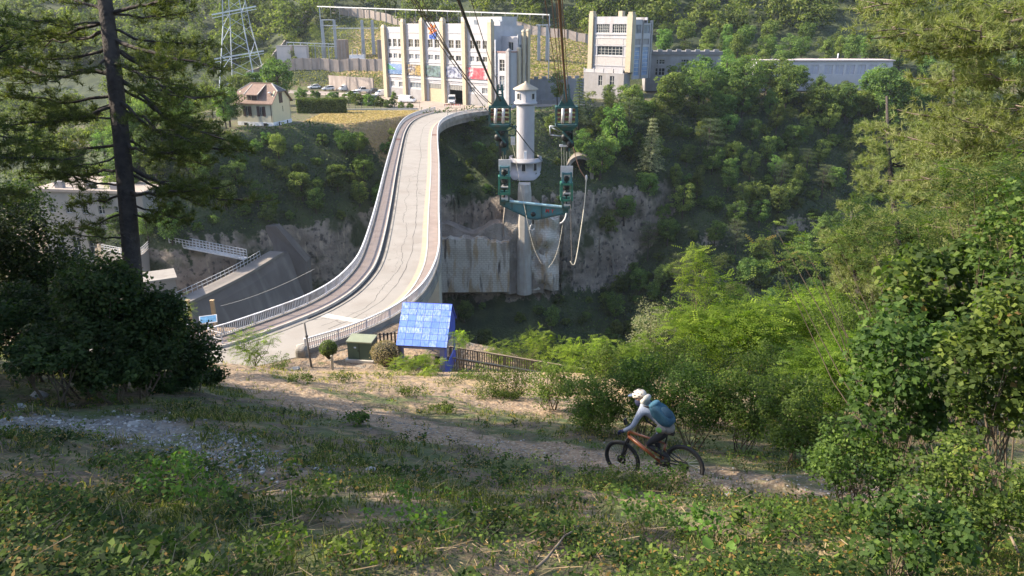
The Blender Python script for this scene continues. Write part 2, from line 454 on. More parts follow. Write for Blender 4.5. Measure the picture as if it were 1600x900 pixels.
m_kerb = surf("pale_kerb_stone", (0.50,0.47,0.42), (0.4,0.37,0.33), 2, 0.8)
m_tar_shade = plain("tar_and_shade", (0.07,0.062,0.056), 0.8)
m_ochre = surf("ochre_dust", (0.38,0.29,0.20), (0.36,0.30,0.24), 1.2, 0.9, world=True)
br = thing("road_bridge", "narrow curved concrete road bridge across the gorge with pale railings", "bridge", tuple(BO))
mb = MB(); ribbon(mb, Loff(-0.28), Roff(-0.28), -21.75, -21.06); mb.build("deck", m_conc, br)
mb = MB(); ribbon(mb, Loff(0.35), Roff(0.35), -22.9, -21.75); mb.build("girder", m_conc, br)
mb = MB(); ribbon(mb, Loff(2.15), Roff(1.25), -21.055, -21.0); mb.build("roadway", m_road, br)
for nm, A, B, z in (("sidewalk", Loff(0.12), Loff(1.42), -20.82), ("sidewalk", Roff(1.12), Roff(0.12), -20.86)):
    mb = MB(); ribbon(mb, A, B, -21.05, z); mb.build(nm, m_side, br)
mb = MB(); ribbon(mb, Loff(1.42), Loff(1.54), -21.05, -20.80); mb.build("kerb", m_kerb, br)
mb = MB(); ribbon(mb, Loff(1.54), Loff(1.95), -21.05, -21.03); mb.build("gutter", m_tar_shade, br)  # dark colour stands for the shadow line in the groove beside the kerb
mb = MB(); ribbon(mb, Loff(1.95), Loff(2.15), -21.05, -20.95); mb.build("kerb", m_conc, br)
mb = MB(); ribbon(mb, Roff(1.25), Roff(1.12), -21.05, -20.83); mb.build("kerb", m_kerb, br)
mb = MB(); ribbon(mb, Roff(1.75), Roff(1.26), -20.998, -20.994); mb.build("dust_strip", m_ochre, br)
random.seed(5)
def crack(frac0, frac1, off0, off1, w):
    n = 150; mb = MB(); A = []; B = []
    o = 0
    for i in range(n):
        f = frac0 + (frac1-frac0)*i/(n-1); q = f*(len(RP)-1); k = int(q); fr = q-k; k2 = min(k+1, len(RP)-1)
        p = RP[k]*(1-fr)+RP[k2]*fr; nn = NR[k]
        o = o*0.85 + random.uniform(-0.07,0.07)
        oo = off0 + (off1-off0)*i/(n-1) + o + 0.15*math.sin(i*0.13)
        ww = w*random.uniform(0.4,1.2)
        A.append(p-nn*(oo-ww)); B.append(p-nn*(oo+ww))
    ribbon(mb, np.array(A), np.array(B), -20.999, -20.996); mb.build("tar_crack", m_tar_shade, br)
crack(0.02, 0.97, 2.6, 3.4, 0.028); crack(0.25, 0.42, 3.9, 4.3, 0.02); crack(0.0, 0.25, 3.4, 3.6, 0.02)
mb = MB()
for fL, fR in ((0.10, 0.07), (0.115, 0.082)): pass
a0 = LPp[10]+NL[10]*2.0; a1 = RP[7]-NR[7]*0.1
d_ = (a1-a0); nn = np.array([-d_[1], d_[0]])/np.hypot(*d_)*0.35
mb.add([(*(a0+nn-BO[:2]), 0.004),(*(a1+nn-BO[:2]),0.004),(*(a1-nn-BO[:2]),0.004),(*(a0-nn-BO[:2]),0.004)], [(0,1,2,3)])
mb.build("expansion_joint", m_kerb, br)
for f, OF in ((0.66, Loff), (0.70, Roff)):
    k = int(f*159); mb = MB(); z = 0.185 if OF is Loff else 0.145
    P0, P1 = OF(0.2), OF(1.1)
    mb.add([(*(P0[k]-BO[:2]), z),(*(P1[k]-BO[:2]),z),(*(P1[k+2]-BO[:2]),z),(*(P0[k+2]-BO[:2]),z)], [(0,1,2,3)])
    mb.build("access_cover", plain("rusty_cover", (0.16,0.07,0.045)), br)
def railing(OF, side):
    mbt = MB(); ribbon(mbt, OF(-0.16), OF(0.10), -21.06, -20.74); base = mbt.build("railing", m_conc, br)
    mb1 = MB(); ribbon(mb1, OF(-0.10), OF(0.04), -20.0, -19.93); mb1.build("handrail", m_rail, base)
    mb1 = MB(); ribbon(mb1, OF(-0.06), OF(0.0), -20.66, -20.62); mb1.build("lower_rail", m_rail, base)
    P = OF(-0.03); s = np.r_[0, np.cumsum(np.hypot(*np.diff(P, axis=0).T))]
    mb2 = MB(); q = 0.1; i = 0
    while q < s[-1]:
        x = np.interp(q, s, P[:,0])-BO[0]; y = np.interp(q, s, P[:,1])-BO[1]
        w = 0.05 if i % 16 == 0 else 0.022
        mb2.box(x-w, x+w, y-w, y+w, 0.26, 1.0); q += 0.155; i += 1
    mb2.build("balusters", m_rail, base)
railing(Loff, 1); railing(Roff, -1)
for f, w in ((0.055, 2.2), (0.42, 2.5), (0.72, 2.5)):
    k = int(f*159); c = 0.5*(RP[k]+LPp[k]) ; dn = RP[k]-LPp[k]; L_ = np.hypot(*dn); dn /= L_
    pz = hz(*c)-1
    M_ = Matrix.Translation((c[0]-BO[0], c[1]-BO[1], 0)) @ Matrix.Rotation(math.atan2(dn[1], dn[0]), 4, 'Z')
    mb = MB(); mb.box(-L_/2+0.6, L_/2-0.35, -w/2, w/2, pz+21, -1.9, M_)
    mb.build("pier", surf("cream_concrete", (0.42,0.37,0.29), (0.36,0.32,0.26), 0.8, 0.85, (0.2,0.17,0.13), 0.6, 0.5, streak=True), br)
mb = MB()   # rounded stone at the near end of the right railing
mb.box(RP[0][0]-BO[0]-0.5, RP[0][0]-BO[0]+0.25, RP[0][1]-BO[1]-0.75, RP[0][1]-BO[1]+0.2, -0.4, 0.62)
o = mb.build("end_block", m_conc, br)
bv = o.modifiers.new("b", 'BEVEL'); bv.width = 0.25; bv.segments = 3

# roads on the two banks, each a sheet with its kerb height of 4 mm steps above the ground
def sheet(name, poly, z, mat, sub=None):
    mb = MB(); mb.add([(p[0], p[1], z) for p in poly], [tuple(range(len(poly)))])
    return struct(mb.build(name, mat))
sheet("road", [(-22.6,46.4),(-15.9,52.2),(-11.6,48.0),(-14.4,44.9),(-17.5,43.0),(-24,41.6),(-40,40.8),(-60,40.8),(-60,47.5),(-40,46.8),(-27,46.4)], -20.985, m_road)
m_yard = surf("pale_yard_asphalt", (0.34,0.27,0.23), (0.28,0.235,0.20), 0.5, 0.85, world=True, stain=(0.22,0.18,0.15), stain_scale=0.2)
def far_sheet(name, poly, dz, mat):
    # follows the plateau
    import itertools
    mb = MB(); mb.add([(p[0], p[1], -20.97+dz) for p in poly], [tuple(range(len(poly)))]); return struct(mb.build(name, mat))
far_sheet("yard", [(-22.5,190.5),(-24.5,196),(-41,214),(-42,223),(-36,229),(-4,201),(2,208),(20,213),(22,205.5),(8,201.5),(-4.5,190.5),(-7.5,188)], 0.06, m_yard)
far_sheet("car_park", [(-80,253.5),(-62,249),(-44,237),(-37,229.5),(-42,222),(-50,229),(-66,240),(-82,246)], 0.055, m_yard)

# ================================================================= POWER STATION
m_white = surf("white_render", (0.40,0.395,0.425), (0.34,0.335,0.36), 0.8, 0.8, (0.42,0.38,0.36), 0.35, 0.55, streak=True)
m_cream = surf("cream_pilaster_paint", (0.43,0.36,0.26), (0.37,0.31,0.225), 0.8, 0.8, (0.38,0.31,0.22), 0.5, 0.5, streak=True)
m_grimy = surf("grimy_concrete", (0.29,0.28,0.29), (0.23,0.22,0.23), 0.8, 0.85, (0.24,0.22,0.21), 0.5, 0.75, streak=True)
m_glass = plain("window_glass", (0.035,0.045,0.055), 0.15, 0.0, 0.3, 0.6)
m_glassblue = plain("dusty_glass", (0.22,0.25,0.30), 0.3, 0.0, 0.3, 0.6)
m_frame = plain("window_frame_paint", (0.55,0.54,0.52), 0.6)
m_roof = surf("flat_roof_gravel", (0.30,0.25,0.22), (0.22,0.18,0.16), 0.5, 0.9)
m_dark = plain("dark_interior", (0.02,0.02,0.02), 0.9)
def wall_open(mb, x0, x1, z0, z1, y, th, opens):
    """wall panel in plane y..y+th with real rectangular openings; opens=[(x0,x1,z0,z1)]"""
    xs = sorted({x0, x1, *[o[0] for o in opens], *[o[1] for o in opens]})
    zs = sorted({z0, z1, *[o[2] for o in opens], *[o[3] for o in opens]})
    for i in range(len(xs)-1):
        j = 0
        while j < len(zs)-1:
            cx = (xs[i]+xs[i+1])/2
            def op(jj):
                cz = (zs[jj]+zs[jj+1])/2
                return any(o[0] < cx < o[1] and o[2] < cz < o[3] for o in opens)
            if op(j): j += 1; continue
            k = j
            while k+1 < len(zs)-1 and not op(k+1): k += 1
            mb.box(xs[i], xs[i+1], y, y+th, zs[j], zs[k+1]); j = k+1
def window(par, x0, x1, z0, z1, y, nx=2, nz=2, glass=None, M_=None, name="window"):
    f = MB(); t = 0.09
    f.box(x0, x1, y+0.16, y+0.24, z0, z0+t, M_); f.box(x0, x1, y+0.16, y+0.24, z1-t, z1, M_)
    for i in range(nx+1):
        x = x0 + (x1-x0)*i/nx; f.box(max(x0,x-t/2), min(x1,x+t/2), y+0.165, y+0.235, z0+t, z1-t, M_)
    for i in range(1, nz):
        z = z0+(z1-z0)*i/nz; f.box(x0+t/2, x1-t/2, y+0.17, y+0.23, z-t/3, z+t/3, M_)
    o = f.build(name, m_frame, par)
    g = MB(); g.box(x0, x1, y+0.25, y+0.27, z0, z1, M_); g.build("pane", glass or m_glass, o)
    return o
PA = math.atan2(-28.2, 31.9)
ps = thing("power_station", "long white power station with cream pilasters, five picture banners and dark window rows", "building", (-37.8, 228.0, -21.0), PA)
LW = 42.6; HB = 20.4; bay = LW/5.0
pil = [0, 8.6, 16.6, 24.9, 33.2, 42.6]
D0 = 13.0
def hbay(i): return (20.0, 20.9, 21.3, 20.9, 20.6)[i]
for i in range(5):
    x0, x1 = pil[i]+0.6, pil[i+1]-0.6
    cx = (x0+x1)/2
    ops = []
    nw = 3 if i in (0, 4) else 2
    ww = 1.55 if nw == 3 else 1.9
    gap = 0.75
    tot = nw*ww+(nw-1)*gap
    top = []; mid = []
    for k in range(nw):
        a = cx - tot/2 + k*(ww+gap); top.append((a, a+ww, 14.6, 16.7)); mid.append((a, a+ww, 11.4, 12.7))
    ops = top+mid
    low = []
    if i == 0: low = [(x0+0.9, x0+2.6, 3.4, 4.8), (x0+4.6, x0+6.6, 3.4, 4.8)]
    if i == 1: low = [(x0+0.9, x1-1.0, 3.4, 4.9)]
    if i == 4: low = [(x0+0.4, x0+2.7, 3.5, 4.8), (x1-3.0, x1-0.6, 3.3, 4.8)]
    door = (cx-2.6, cx+2.6, 0.0, 5.0) if i in (2, 3) else None
    ops2 = ops + low + ([door] if door else [])
    mb = MB(); wall_open(mb, pil[i], pil[i+1], 0, hbay(i), 0.9, 0.35, ops2)
    for zz, hh, pp in ((13.8,0.28,0.12),(10.5,0.25,0.14),(6.0,0.5,0.24),(18.4,0.25,0.10),(5.5,0.2,0.1)):
        if door and zz < 5.3: continue
        mb.box(x0, x1, 0.9-pp, 0.905, zz, zz+hh)
    mb.build("wall", m_white, ps)
    if not door:
        mb = MB(); mb.box(x0, x1, 0.78, 0.897, 0.0, 3.0); mb.build("plinth", m_grimy, ps)
    for o_ in top: window(ps, *o_, 0.9, 2, 2)
    for o_ in mid: window(ps, *o_, 0.9, 2, 1, m_glass if (o_[0]*7) % 3 > 1 else m_glassblue)
    for o_ in low: window(ps, *o_, 0.9, 4, 1, m_glassblue)
    if door:
        f = MB(); f.box(door[0], door[1], 1.02, 1.12, 3.7, 5.0); tr_ = f.build("transom", plain("transom_glass", (0.25,0.24,0.22), 0.5), ps)
        f = MB()
        for k in range(9):
            xx = door[0] + (door[1]-door[0])*k/8; f.box(xx-0.05, xx+0.05, 0.95, 1.015, 3.7, 5.0)
        f.build("bar", m_grimy, tr_)
        if i == 2:
            f = MB()
            for k in range(14): f.box(door[0], door[1], 1.05, 1.12+0.02*(k%2), 3.68*k/14, 3.68*(k+1)/14-0.01)
            f.build("shutter_door", plain("tan_shutter", (0.45,0.37,0.25), 0.7), ps)
        else:
            f = MB(); f.box(door[0]-1, door[1]+1, 7.0, 7.1, 0, 5.0); f.build("garage_interior", m_dark, ps)
# pilasters
mbp_h = [20.6, 22.2, 22.4, 22.4, 22.2, 22.0]
for i, x in enumerate(pil):
    w = 0.62 if i else 0.75
    mb = MB(); mb.box(x-w, x+w, 0.0, 1.3, 0, mbp_h[i]-0.9)
    mb.add([(x-w-.05,-.05,mbp_h[i]-0.9),(x+w+.05,-.05,mbp_h[i]-0.9),(x+w+.05,1.35,mbp_h[i]-0.9),(x-w-.05,1.35,mbp_h[i]-0.9),(x-w*.5,.3,mbp_h[i]),(x+w*.5,.3,mbp_h[i]),(x+w*.5,1.0,mbp_h[i]),(x-w*.5,1.0,mbp_h[i])],
           [(0,1,5,4),(1,2,6,5),(2,3,7,6),(3,0,4,7),(4,5,6,7),(0,3,2,1)])
    mb.build("pilaster", m_cream, ps)
mb = MB(); mb.box(0.1, LW-0.1, D0, D0+0.3, 0, 20.0); mb.box(-0.2, 0.1, 1.25, D0+0.3, 0, 20.0); mb.box(LW-0.1, LW+0.2, 1.3, D0+0.3, 0, 20.4)
mb.build("side_wall", m_white, ps)
mb = MB(); mb.box(0.1, LW-0.1, 1.25, D0, 19.1, 19.3); mb.build("roof", m_roof, ps)
mb = MB(); mb.box(26, LW-1.5, 6.5, 12.5, 19.3, 22.6); mb.box(36, LW-0.5, 4.8, 6.49, 19.3, 21.4); ph_ = mb.build("roof_block", m_white, ps)
for a in (27, 31, 36, 40):
    mb = MB(); mb.box(a, a+1.4, 6.42, 6.49, 20.6, 21.8); mb.build("window", m_glassblue, ps)
# right wing: annex flush with front, stepped side with pilasters
x0 = LW+0.62; x1 = LW+5.8
mb = MB(); wins = [(x0+2.0,x0+3.8,9.3,12.2),(x0+2.0,x0+3.8,4.4,8.2),(x0+0.5,x0+1.3,7.0,8.6)]
wall_open(mb, x0-0.6, x1, 0, 13.9, 1.0, 0.3, wins); mb.box(x1-0.3, x1, 1.3, 4.6, 0, 13.9)
mb.box(x0-0.6, x1-0.3, 1.3, 9.5, 13.3, 13.5)
mb.build("annex_wall", m_white, ps)
mb = MB(); mb.box(x0-0.5, x1+0.12, 0.85, 0.997, 13.9, 14.25); mb.box(x1+0.003, x1+0.12, 0.997, 4.6, 13.9, 14.25); mb.build("cornice", surf("dark_red_coping", (0.28,0.17,0.16), (0.22,0.14,0.13), 2, 0.8), ps)
for o_ in wins: window(ps, *o_, 1.0, 2, 3, m_glass if o_[3] > 9 else m_glassblue)
mb = MB(); wall_open(mb, x0-0.6, x1, 13.5, 17.8, 4.62, 0.3, [(x1-3.3,x1-1.6,14.3,16.4)]); mb.box(x0-0.6, x1, 4.95, 9.5, 17.6, 17.8); mb.build("upper_wall", m_white, ps)
window(ps, x1-3.3, x1-1.6, 14.3, 16.4, 4.62, 2, 1)
Ms = Matrix.Translation((x1, 0, 0)) @ Matrix.Rotation(PI/2, 4, 'Z')
def sidebox(mb, a, b, d0, d1, z0, z1): mb.box(x1-d1, x1+d0*-1 if False else x1-d0, a, b, z0, z1)
mb = MB()
sd_w = []
for (a, b, ht) in ((4.65, 6.5, 18.2), (6.5, 8.4, 18.0)):
    c_ = (a+b)/2
    for zz in ((3.4,6.4),(8.0,11.2),(13.0,15.8)):
        if zz[1] > ht-1: continue
        sd_w.append((c_-0.45, c_+0.45, *zz))
    zs = [0, 3.4, 6.4, 8.0, 11.2, 13.0, 15.8, ht] if ht > 17 else [0, 3.4, 6.4, 8.0, 11.2, ht]
    for k in range(len(zs)-1):
        if k % 2 == 0: mb.box(x1-0.3, x1, a, b, zs[k], zs[k+1])
        else:
            mb.box(x1-0.3, x1, a, c_-0.45, zs[k], zs[k+1]); mb.box(x1-0.3, x1, c_+0.45, b, zs[k], zs[k+1])
mb.build("side_wall", m_white, ps)
for a, b, z0_, z1_ in sd_w:
    g = MB(); g.box(x1-0.22, x1-0.18, a, b, z0_, z1_); w_ = g.build("window", m_glassblue, ps)
for yy, zt in ((0.9, 14.9), (4.7, 15.2), (6.5, 19.4), (8.4, 19.6)):
    mb = MB(); mb.box(x1+0.003 if yy > 1 else x1-0.5, x1+0.6, yy-0.45, yy+0.45, 0, zt-0.5)
    mb.lathe([(0.62,0),(0.45,0.4),(0.01,0.6)], 8, (x1+0.25, yy, zt-0.5)); mb.build("pilaster", m_cream if yy > 1 else m_grimy, ps)
mb = MB(); mb.tube([(x0+0.9,0.7,0),(x0+0.9,0.7,17)], 0.16, 8); mb.build("vent_pipe", m_rail, ps)
# banners: real printed panels
def banner(i, kind):
    x0, x1 = pil[i]+0.75, pil[i+1]-0.8; z0, z1 = (7.75, 12.0) if False else (7.55, 9.0)
    z0, z1 = 7.5, 9.15
    m, n, l, b = newmat("banner_print_%d" % i)
    tc = n.new("ShaderNodeTexCoord"); sp = n.new("ShaderNodeSeparateXYZ"); l.new(tc.outputs['Generated'], sp.inputs[0])
    co = tc.outputs['Object']; b.inputs['Roughness'].default_value = 0.6
    u, v = sp.outputs[0], sp.outputs[2]
    if kind == 'lake':
        c = mixc(n, l, sstep_node(n, l, v, 0.42, 0.5), (0.07,0.14,0.28), (0.13,0.20,0.36))
        hill = math_(n, l, 'SUBTRACT', math_(n, l, 'SUBTRACT', 1.05, math_(n, l, 'MULTIPLY', u, 1.05)), v)
        k = math_(n, l, 'MULTIPLY', sstep_node(n, l, hill, 0.0, 0.04), sstep_node(n, l, v, 0.40, 0.45))
        c = mixc(n, l, k, c, (0.05,0.20,0.09))
        h2 = math_(n, l, 'SUBTRACT', math_(n, l, 'SUBTRACT', math_(n, l, 'MULTIPLY', u, 0.75), 0.05), v)
        k = math_(n, l, 'MULTIPLY', sstep_node(n, l, h2, 0.0, 0.04), sstep_node(n, l, v, 0.5, 0.52))
        c = mixc(n, l, k, c, (0.12,0.14,0.4))
        c = mixc(n, l, noise_fac(n, l, co, 3, 3, 0.62, 0.66), c, (0.7,0.75,0.85))
    else:
        cols = {'people': ((0.03,0.025,0.05),(0.26,0.19,0.08),(0.36,0.33,0.33)), 'green': ((0.03,0.055,0.05),(0.13,0.20,0.20),(0.07,0.09,0.13)),
                'blue': ((0.03,0.04,0.09),(0.38,0.39,0.45),(0.2,0.22,0.33)), 'red': ((0.42,0.40,0.41),(0.42,0.03,0.05),(0.16,0.05,0.10))}[kind]
        c = mixc(n, l, noise_fac(n, l, co, 0.8, 2, 0.40, 0.60), cols[0], cols[1])
        c = mixc(n, l, noise_fac(n, l, co, 1.5, 3, 0.5, 0.64), c, cols[2])
        if kind == 'red':
            k = math_(n, l, 'MULTIPLY', sstep_node(n, l, u, 0.2, 0.35), sstep_node(n, l, math_(n, l, 'SUBTRACT', 1.0, u), 0.15, 0.35))
            c = mixc(n, l, math_(n, l, 'MULTIPLY', k, 0.75), c, (0.36,0.03,0.05))
        if kind == 'people': c = mixc(n, l, sstep_node(n, l, u, 0.5, 0.7), c, mixc(n, l, noise_fac(n, l, co, 2, 3, 0.5, 0.56), (0.30,0.20,0.05), (0.07,0.05,0.02)))
    l.new(c, b.inputs['Base Color'])
    mb = MB(); mb.box(0, x1-x0, 0, 0.04, 0, 2.9); o = mb.build("banner", m, ps); o.location = (x0, 0.62, 0)
    o.location = (x0, 0.62, 6.95); o['label'] = {'lake':'banner picturing a blue lake under a green hill','people':'banner picturing people in dark and ochre','green':'banner picturing people on green','blue':'banner picturing a figure in white on dark blue','red':'white banner with red machinery'}[kind]
    return o
def sstep_node(n, l, x, a, b):
    r = n.new("ShaderNodeMapRange"); r.inputs[1].default_value = a; r.inputs[2].default_value = b
    r.interpolation_type = 'SMOOTHSTEP'; l.new(x, r.inputs[0]); return r.outputs[0]
for i, k in enumerate(('lake','people','green','blue','red')): banner(i, k)
# sign: orange petals above blue letters  edf
m_or = plain("orange_sign", (0.85,0.20,0.05), 0.5); m_bl = plain("blue_sign", (0.03,0.10,0.45), 0.5)
sg = MB(); cx = (pil[2]+pil[3])/2 - 0.2; cz = 19.1
for k in range(6):
    a = PI/2 + k*PI/3 + 0.3
    dx, dz = math.cos(a), math.sin(a); px_, pz_ = -dz, dx
    pts = [(0.3,0),(0.9,0.42),(1.5,0.30),(1.75,0),(1.5,-0.28),(0.9,-0.38)]
    sg.prism([(cx+dx*p+px_*q, cz+0.25+dz*p*0.95+pz_*q) for p, q in pts], 0.72, 0.80, 'y')
so = sg.build("emblem", m_or, ps)
def text(txt, size, mat, parent, loc, rot=(PI/2,0,0), ext=0.04, name="lettering", align='CENTER'):
    cu = bpy.data.curves.new(name, 'FONT'); cu.body = txt; cu.size = size; cu.extrude = ext; cu.align_x = align
    cu.offset = size*0.025
    o = bpy.data.objects.new(name, cu); C.objects.link(o)
    dg = bpy.context.evaluated_depsgraph_get(); me = bpy.data.meshes.new_from_object(o.evaluated_get(dg))
    bpy.data.objects.remove(o); me.materials.clear(); me.materials.append(mat)
    o = bpy.data.objects.new(name, me); C.objects.link(o); o.parent = parent; o.location = loc; o.rotation_euler = rot
    return o
text("edf", 2.3, m_bl, ps, (cx, 0.74, 16.95))

# ================================================================= RIGHT TOWER BLOCK
m_blueglass = plain("blue_glazing", (0.26,0.36,0.55), 0.25, 0, 0.2, 0.6)
rb = thing("valve_house", "tall white and cream block with blue side glazing, right of the round tower", "building", tuple(at(921,107,219)), PA)
W2, D2, H2 = 13.6, 9.6, 14.4
mb = MB(); ow = [(1.6,6.2,10.0,12.4),(7.2,11.9,10.0,12.4),(2.3,11.0,3.9,6.3)]
wall_open(mb, 0.5, W2-0.5, -0.2, 14.4, 0.5, 0.4, ow); mb.box(0, 0.4, 0.9, D2, -0.2, 14.2); mb.box(0.4, W2-.4, D2-0.4, D2, -0.2, 14.2)
mb.build("wall", surf("white_render_stained", (0.39,0.38,0.41), (0.32,0.315,0.34), 0.6, 0.85, (0.30,0.27,0.27), 0.7, 0.7, streak=True), rb)
mb = MB(); mb.box(0.4, W2-.4, .9, D2-.4, 13.3, 13.5); mb.build("roof", m_roof, rb)
for o_ in ow: window(rb, *o_, 0.5, 7, 3, m_glass)
mb = MB()
for a, b, c_, d_ in ((1.0,1.15,0.9,8.6),(2.1,2.25,0.9,8.6),(11.05,11.2,0.9,8.6),(12.2,12.35,0.9,8.6)): mb.box(a, b, 0.38, 0.497, c_, d_)
for z in (0.9, 3.5, 6.45, 8.5): mb.box(0.9, 12.4, 0.35, 0.497, z, z+0.28)
mb.box(0.5, W2-.5, 0.3, 0.497, 9.5, 9.8)
mb.build("window_surround", m_white, rb)
mb = MB(); mb.box(1.2, 12.1, 0.44, 0.497, 1.2, 3.4); mb.box(1.2, 12.1, 0.44, 0.497, 6.8, 8.4); mb.build("infill_panel", surf("grey_pebble_panel", (0.42,0.39,0.38), (0.34,0.31,0.31), 3, 0.9), rb)
for x, w, ht, y in ((0.1,0.75,15.9,0.1),(W2-0.2,0.85,15.6,0.1)):
    mb = MB(); mb.box(x-w, x+w, y-0.3, y+1.5, -0.6, ht-0.7); mb.box(x-w*.8, x+w*.8, y-0.2, y+1.3, ht-0.7, ht); mb.build("pilaster", m_cream, rb)
for x in (4.6,):
    mb = MB(); mb.box(x-.7, x+.7, D2-1.5, D2, 13.5, 16.0); mb.build("pilaster", m_cream, rb)
# side (local +x face)
mb = MB(); X2 = W2+0.35
zs = [-2.5, 0.2, 7.2, 8.0, 9.6, 12.1, 14.2]
def side_panel(mb, y0, y1, ht):
    mb.box(X2-0.4, X2, y0, y0+0.5, -2.6, ht); mb.box(X2-0.4, X2, y1-0.5, y1, -2.6, ht)
    for z0_, z1_ in ((-2.6,-1.6),(6.2,6.8),(8.4,9.9),(12.2,ht)): mb.box(X2-0.4, X2, y0+.5, y1-.5, z0_, z1_)
side_panel(mb, 1.75, 5.6, 13.6); side_panel(mb, 5.9, 10.2, 12.6); mb.build("side_wall", m_white, rb)
for y0, y1 in ((2.25,5.1),(6.4,9.7)):
    f = MB(); f.box(X2-0.3, X2-0.26, y0, y1, -1.6, 6.2); w_ = f.build("window", m_blueglass, rb)
    f = MB()
    for k in range(1, 7): f.box(X2-0.25, X2-0.18, y0, y1, -1.6+k*1.1, -1.5+k*1.1)
    f.build("mullion", m_frame, w_)
    f = MB(); f.box(X2-0.3, X2-0.26, y0, y1, 9.9, 12.2); f.box(X2-0.25, X2-0.18, (y0+y1)/2-.15, (y0+y1)/2+.15, 9.9, 12.2); f.build("window", m_glassblue, rb)
    f = MB(); f.box(X2-0.3, X2-0.24, y0, y1, 6.8, 8.4); f.build("infill_panel", m_grimy, rb)
mb = MB(); mb.box(X2-0.5, X2+0.35, 5.61, 5.89, -2.6, 14.2); mb.box(X2-0.5, X2+0.3, 10.21, 10.9, -2.6, 13.4); mb.build("pilaster", m_grimy, rb)
# podium
mb = MB(); ow = [(4.2,5.5,-4.6,-1.7),(8.2,9.7,-4.6,-1.7)]
wall_open(mb, -1.2, W2-0.6, -8.5, -1.0, -1.2, 0.4, ow); mb.box(-1.2, -0.8, -0.8, 8, -8.5, -1.0); mb.box(W2-1.0, W2-0.6, -0.8, 2, -8.5, -1); mb.box(-0.8, W2-1.0, -0.8, D2, -1.3, -1.02)
mb.build("podium", m_grimy, rb)
for o_ in ow: window(rb, *o_, -1.2, 2, 2)
mb = MB()
for k in range(4):
    mb.box(-0.9+k*3.45, 2.2+k*3.45, -1.1, -0.85, -0.85, 0.0)
mb.box(-1.25, W2-0.55, -1.27, -0.78, -1.0, -0.86)
for k in range(5): mb.box(-1.2+k*3.35, -0.85+k*3.35, -1.2, -0.8, -0.86, 0.25)
mb.build("balustrade", m_white, rb)

# ================================================================= LOW BUILDINGS ON THE RIGHT
lo_ = thing("service_building", "low grey flat roofed building with small dark windows adjoining the tall block", "building", tuple(at(1008,121,226)), -0.05)
mb = MB(); ws = [(3.2+k*7.2, 5.6+k*7.2, 3.9, 5.3) for k in range(3)] + [(3.0+k*7.2, 5.8+k*7.2, 0.6, 2.8) for k in range(3)]
wall_open(mb, 0, 22.5, -4, 6.6, 0, 0.4, ws); mb.box(0,0.3,.4,8,-4,6.6); mb.box(22.2,22.5,.4,8,-4,6.6); mb.box(.3,22.2,7.7,8,-4,6.6)
for k in range(7): mb.box(0.3+k*3.3, 0.75+k*3.3, -0.12, -0.003, -4, 6.2)
mb.build("wall", m_grimy, lo_)
mb = MB(); mb.box(-0.2, 22.7, -0.4, 8.2, 6.6, 7.6); mb.build("cornice", surf("dark_band", (0.20,0.19,0.20), (0.15,0.145,0.15), 1, 0.85), lo_)
for k in range(8):
    mb = MB(); mb.box(0.5+k*2.8, 1.9+k*2.8, -0.35, 0.6, 7.603, 8.2); mb.build("merlon", m_grimy, lo_)
for o_ in ws: window(lo_, *o_, 0, 3, 2)
wb = thing("long_white_building", "long low white building with wide window bays half hidden in the trees at right", "building", tuple(at(1186,121,228)), 0.02)
mb = MB(); ws = [(20+k*3.4, 22.6+k*3.4, 0.8, 3.7) for k in range(6)] + [(2+k*3.4, 4.6+k*3.4, 0.8, 3.7) for k in range(5)]
wall_open(mb, 0, 41, -4, 4.8, 0, 0.3, ws); mb.box(0,0.3,.3,9,-4,4.8); mb.box(40.7,41,.3,9,-4,4.8)
mb.build("wall", surf("bright_white_render", (0.44,0.43,0.48), (0.38,0.375,0.42), 0.6, 0.7), wb)
mb = MB(); mb.box(-0.4, 41.4, -0.5, 9.4, 4.8, 5.15); mb.build("roof", surf("pinkish_roof_edge", (0.5,0.42,0.42), (0.42,0.35,0.35), 0.8, 0.8), wb)
mb = MB(); mb.tube([(24.5,2,5.1),(24.5,2,7.0)], 0.22, 8); mb.build("flue", m_rail, wb)
for o_ in ws: window(wb, *o_, 0, 2, 1, plain("mauve_glass", (0.42,0.42,0.52), 0.3))

# ================================================================= ROUND SHAFT TOWER
tp = G(821, 271, -33.5); tcx, tcy = tp[0], tp[1] + 2.8
m_tower = surf("tower_concrete", (0.40,0.38,0.395), (0.34,0.325,0.34), 0.5, 0.85, (0.36,0.33,0.33), 0.6, 0.5, streak=True)
tw = thing("shaft_tower", "slender round pale concrete tower with conical cap on a wide drum", "tower", (tcx, tcy, -34.0))
ztop = (tcy*-0.0640) + 34.0
def zt(py):   # height above tower base of a pixel row at the tower's axis
    r = ray(822, py); return r[2]*(tcy/r[1]) + 34.0
zc = zt(160); z_eave = zt(139); z_top = zt(129); z_dr = zt(247)
mb = MB(); mb.lathe([(4.05,-1.0),(4.05,0.35),(3.85,0.36),(3.85,z_dr-0.75),(4.1,z_dr-0.74),(4.1,z_dr-0.35),(3.9,z_dr-0.34),(3.9,z_dr+0.35),(3.65,z_dr+0.35),(3.65,z_dr-0.55),(0.05,z_dr-0.55)], 40); mb.build("drum", m_tower, tw)
mb = MB(); mb.lathe([(0.05,-1.0),(4.05,-1.0)], 40); mb.build("drum_floor", m_tower, tw)
mb = MB(); mb.lathe([(2.1,z_dr-0.5),(2.1,zc-0.6)], 32); mb.build("shaft", m_tower, tw)
mb = MB(); mb.lathe([(2.1,zc-0.6),(2.75,zc-0.25),(2.75,zc+0.1),(2.45,zc+0.12),(2.45,z_eave)], 32); mb.build("head", m_tower, tw)
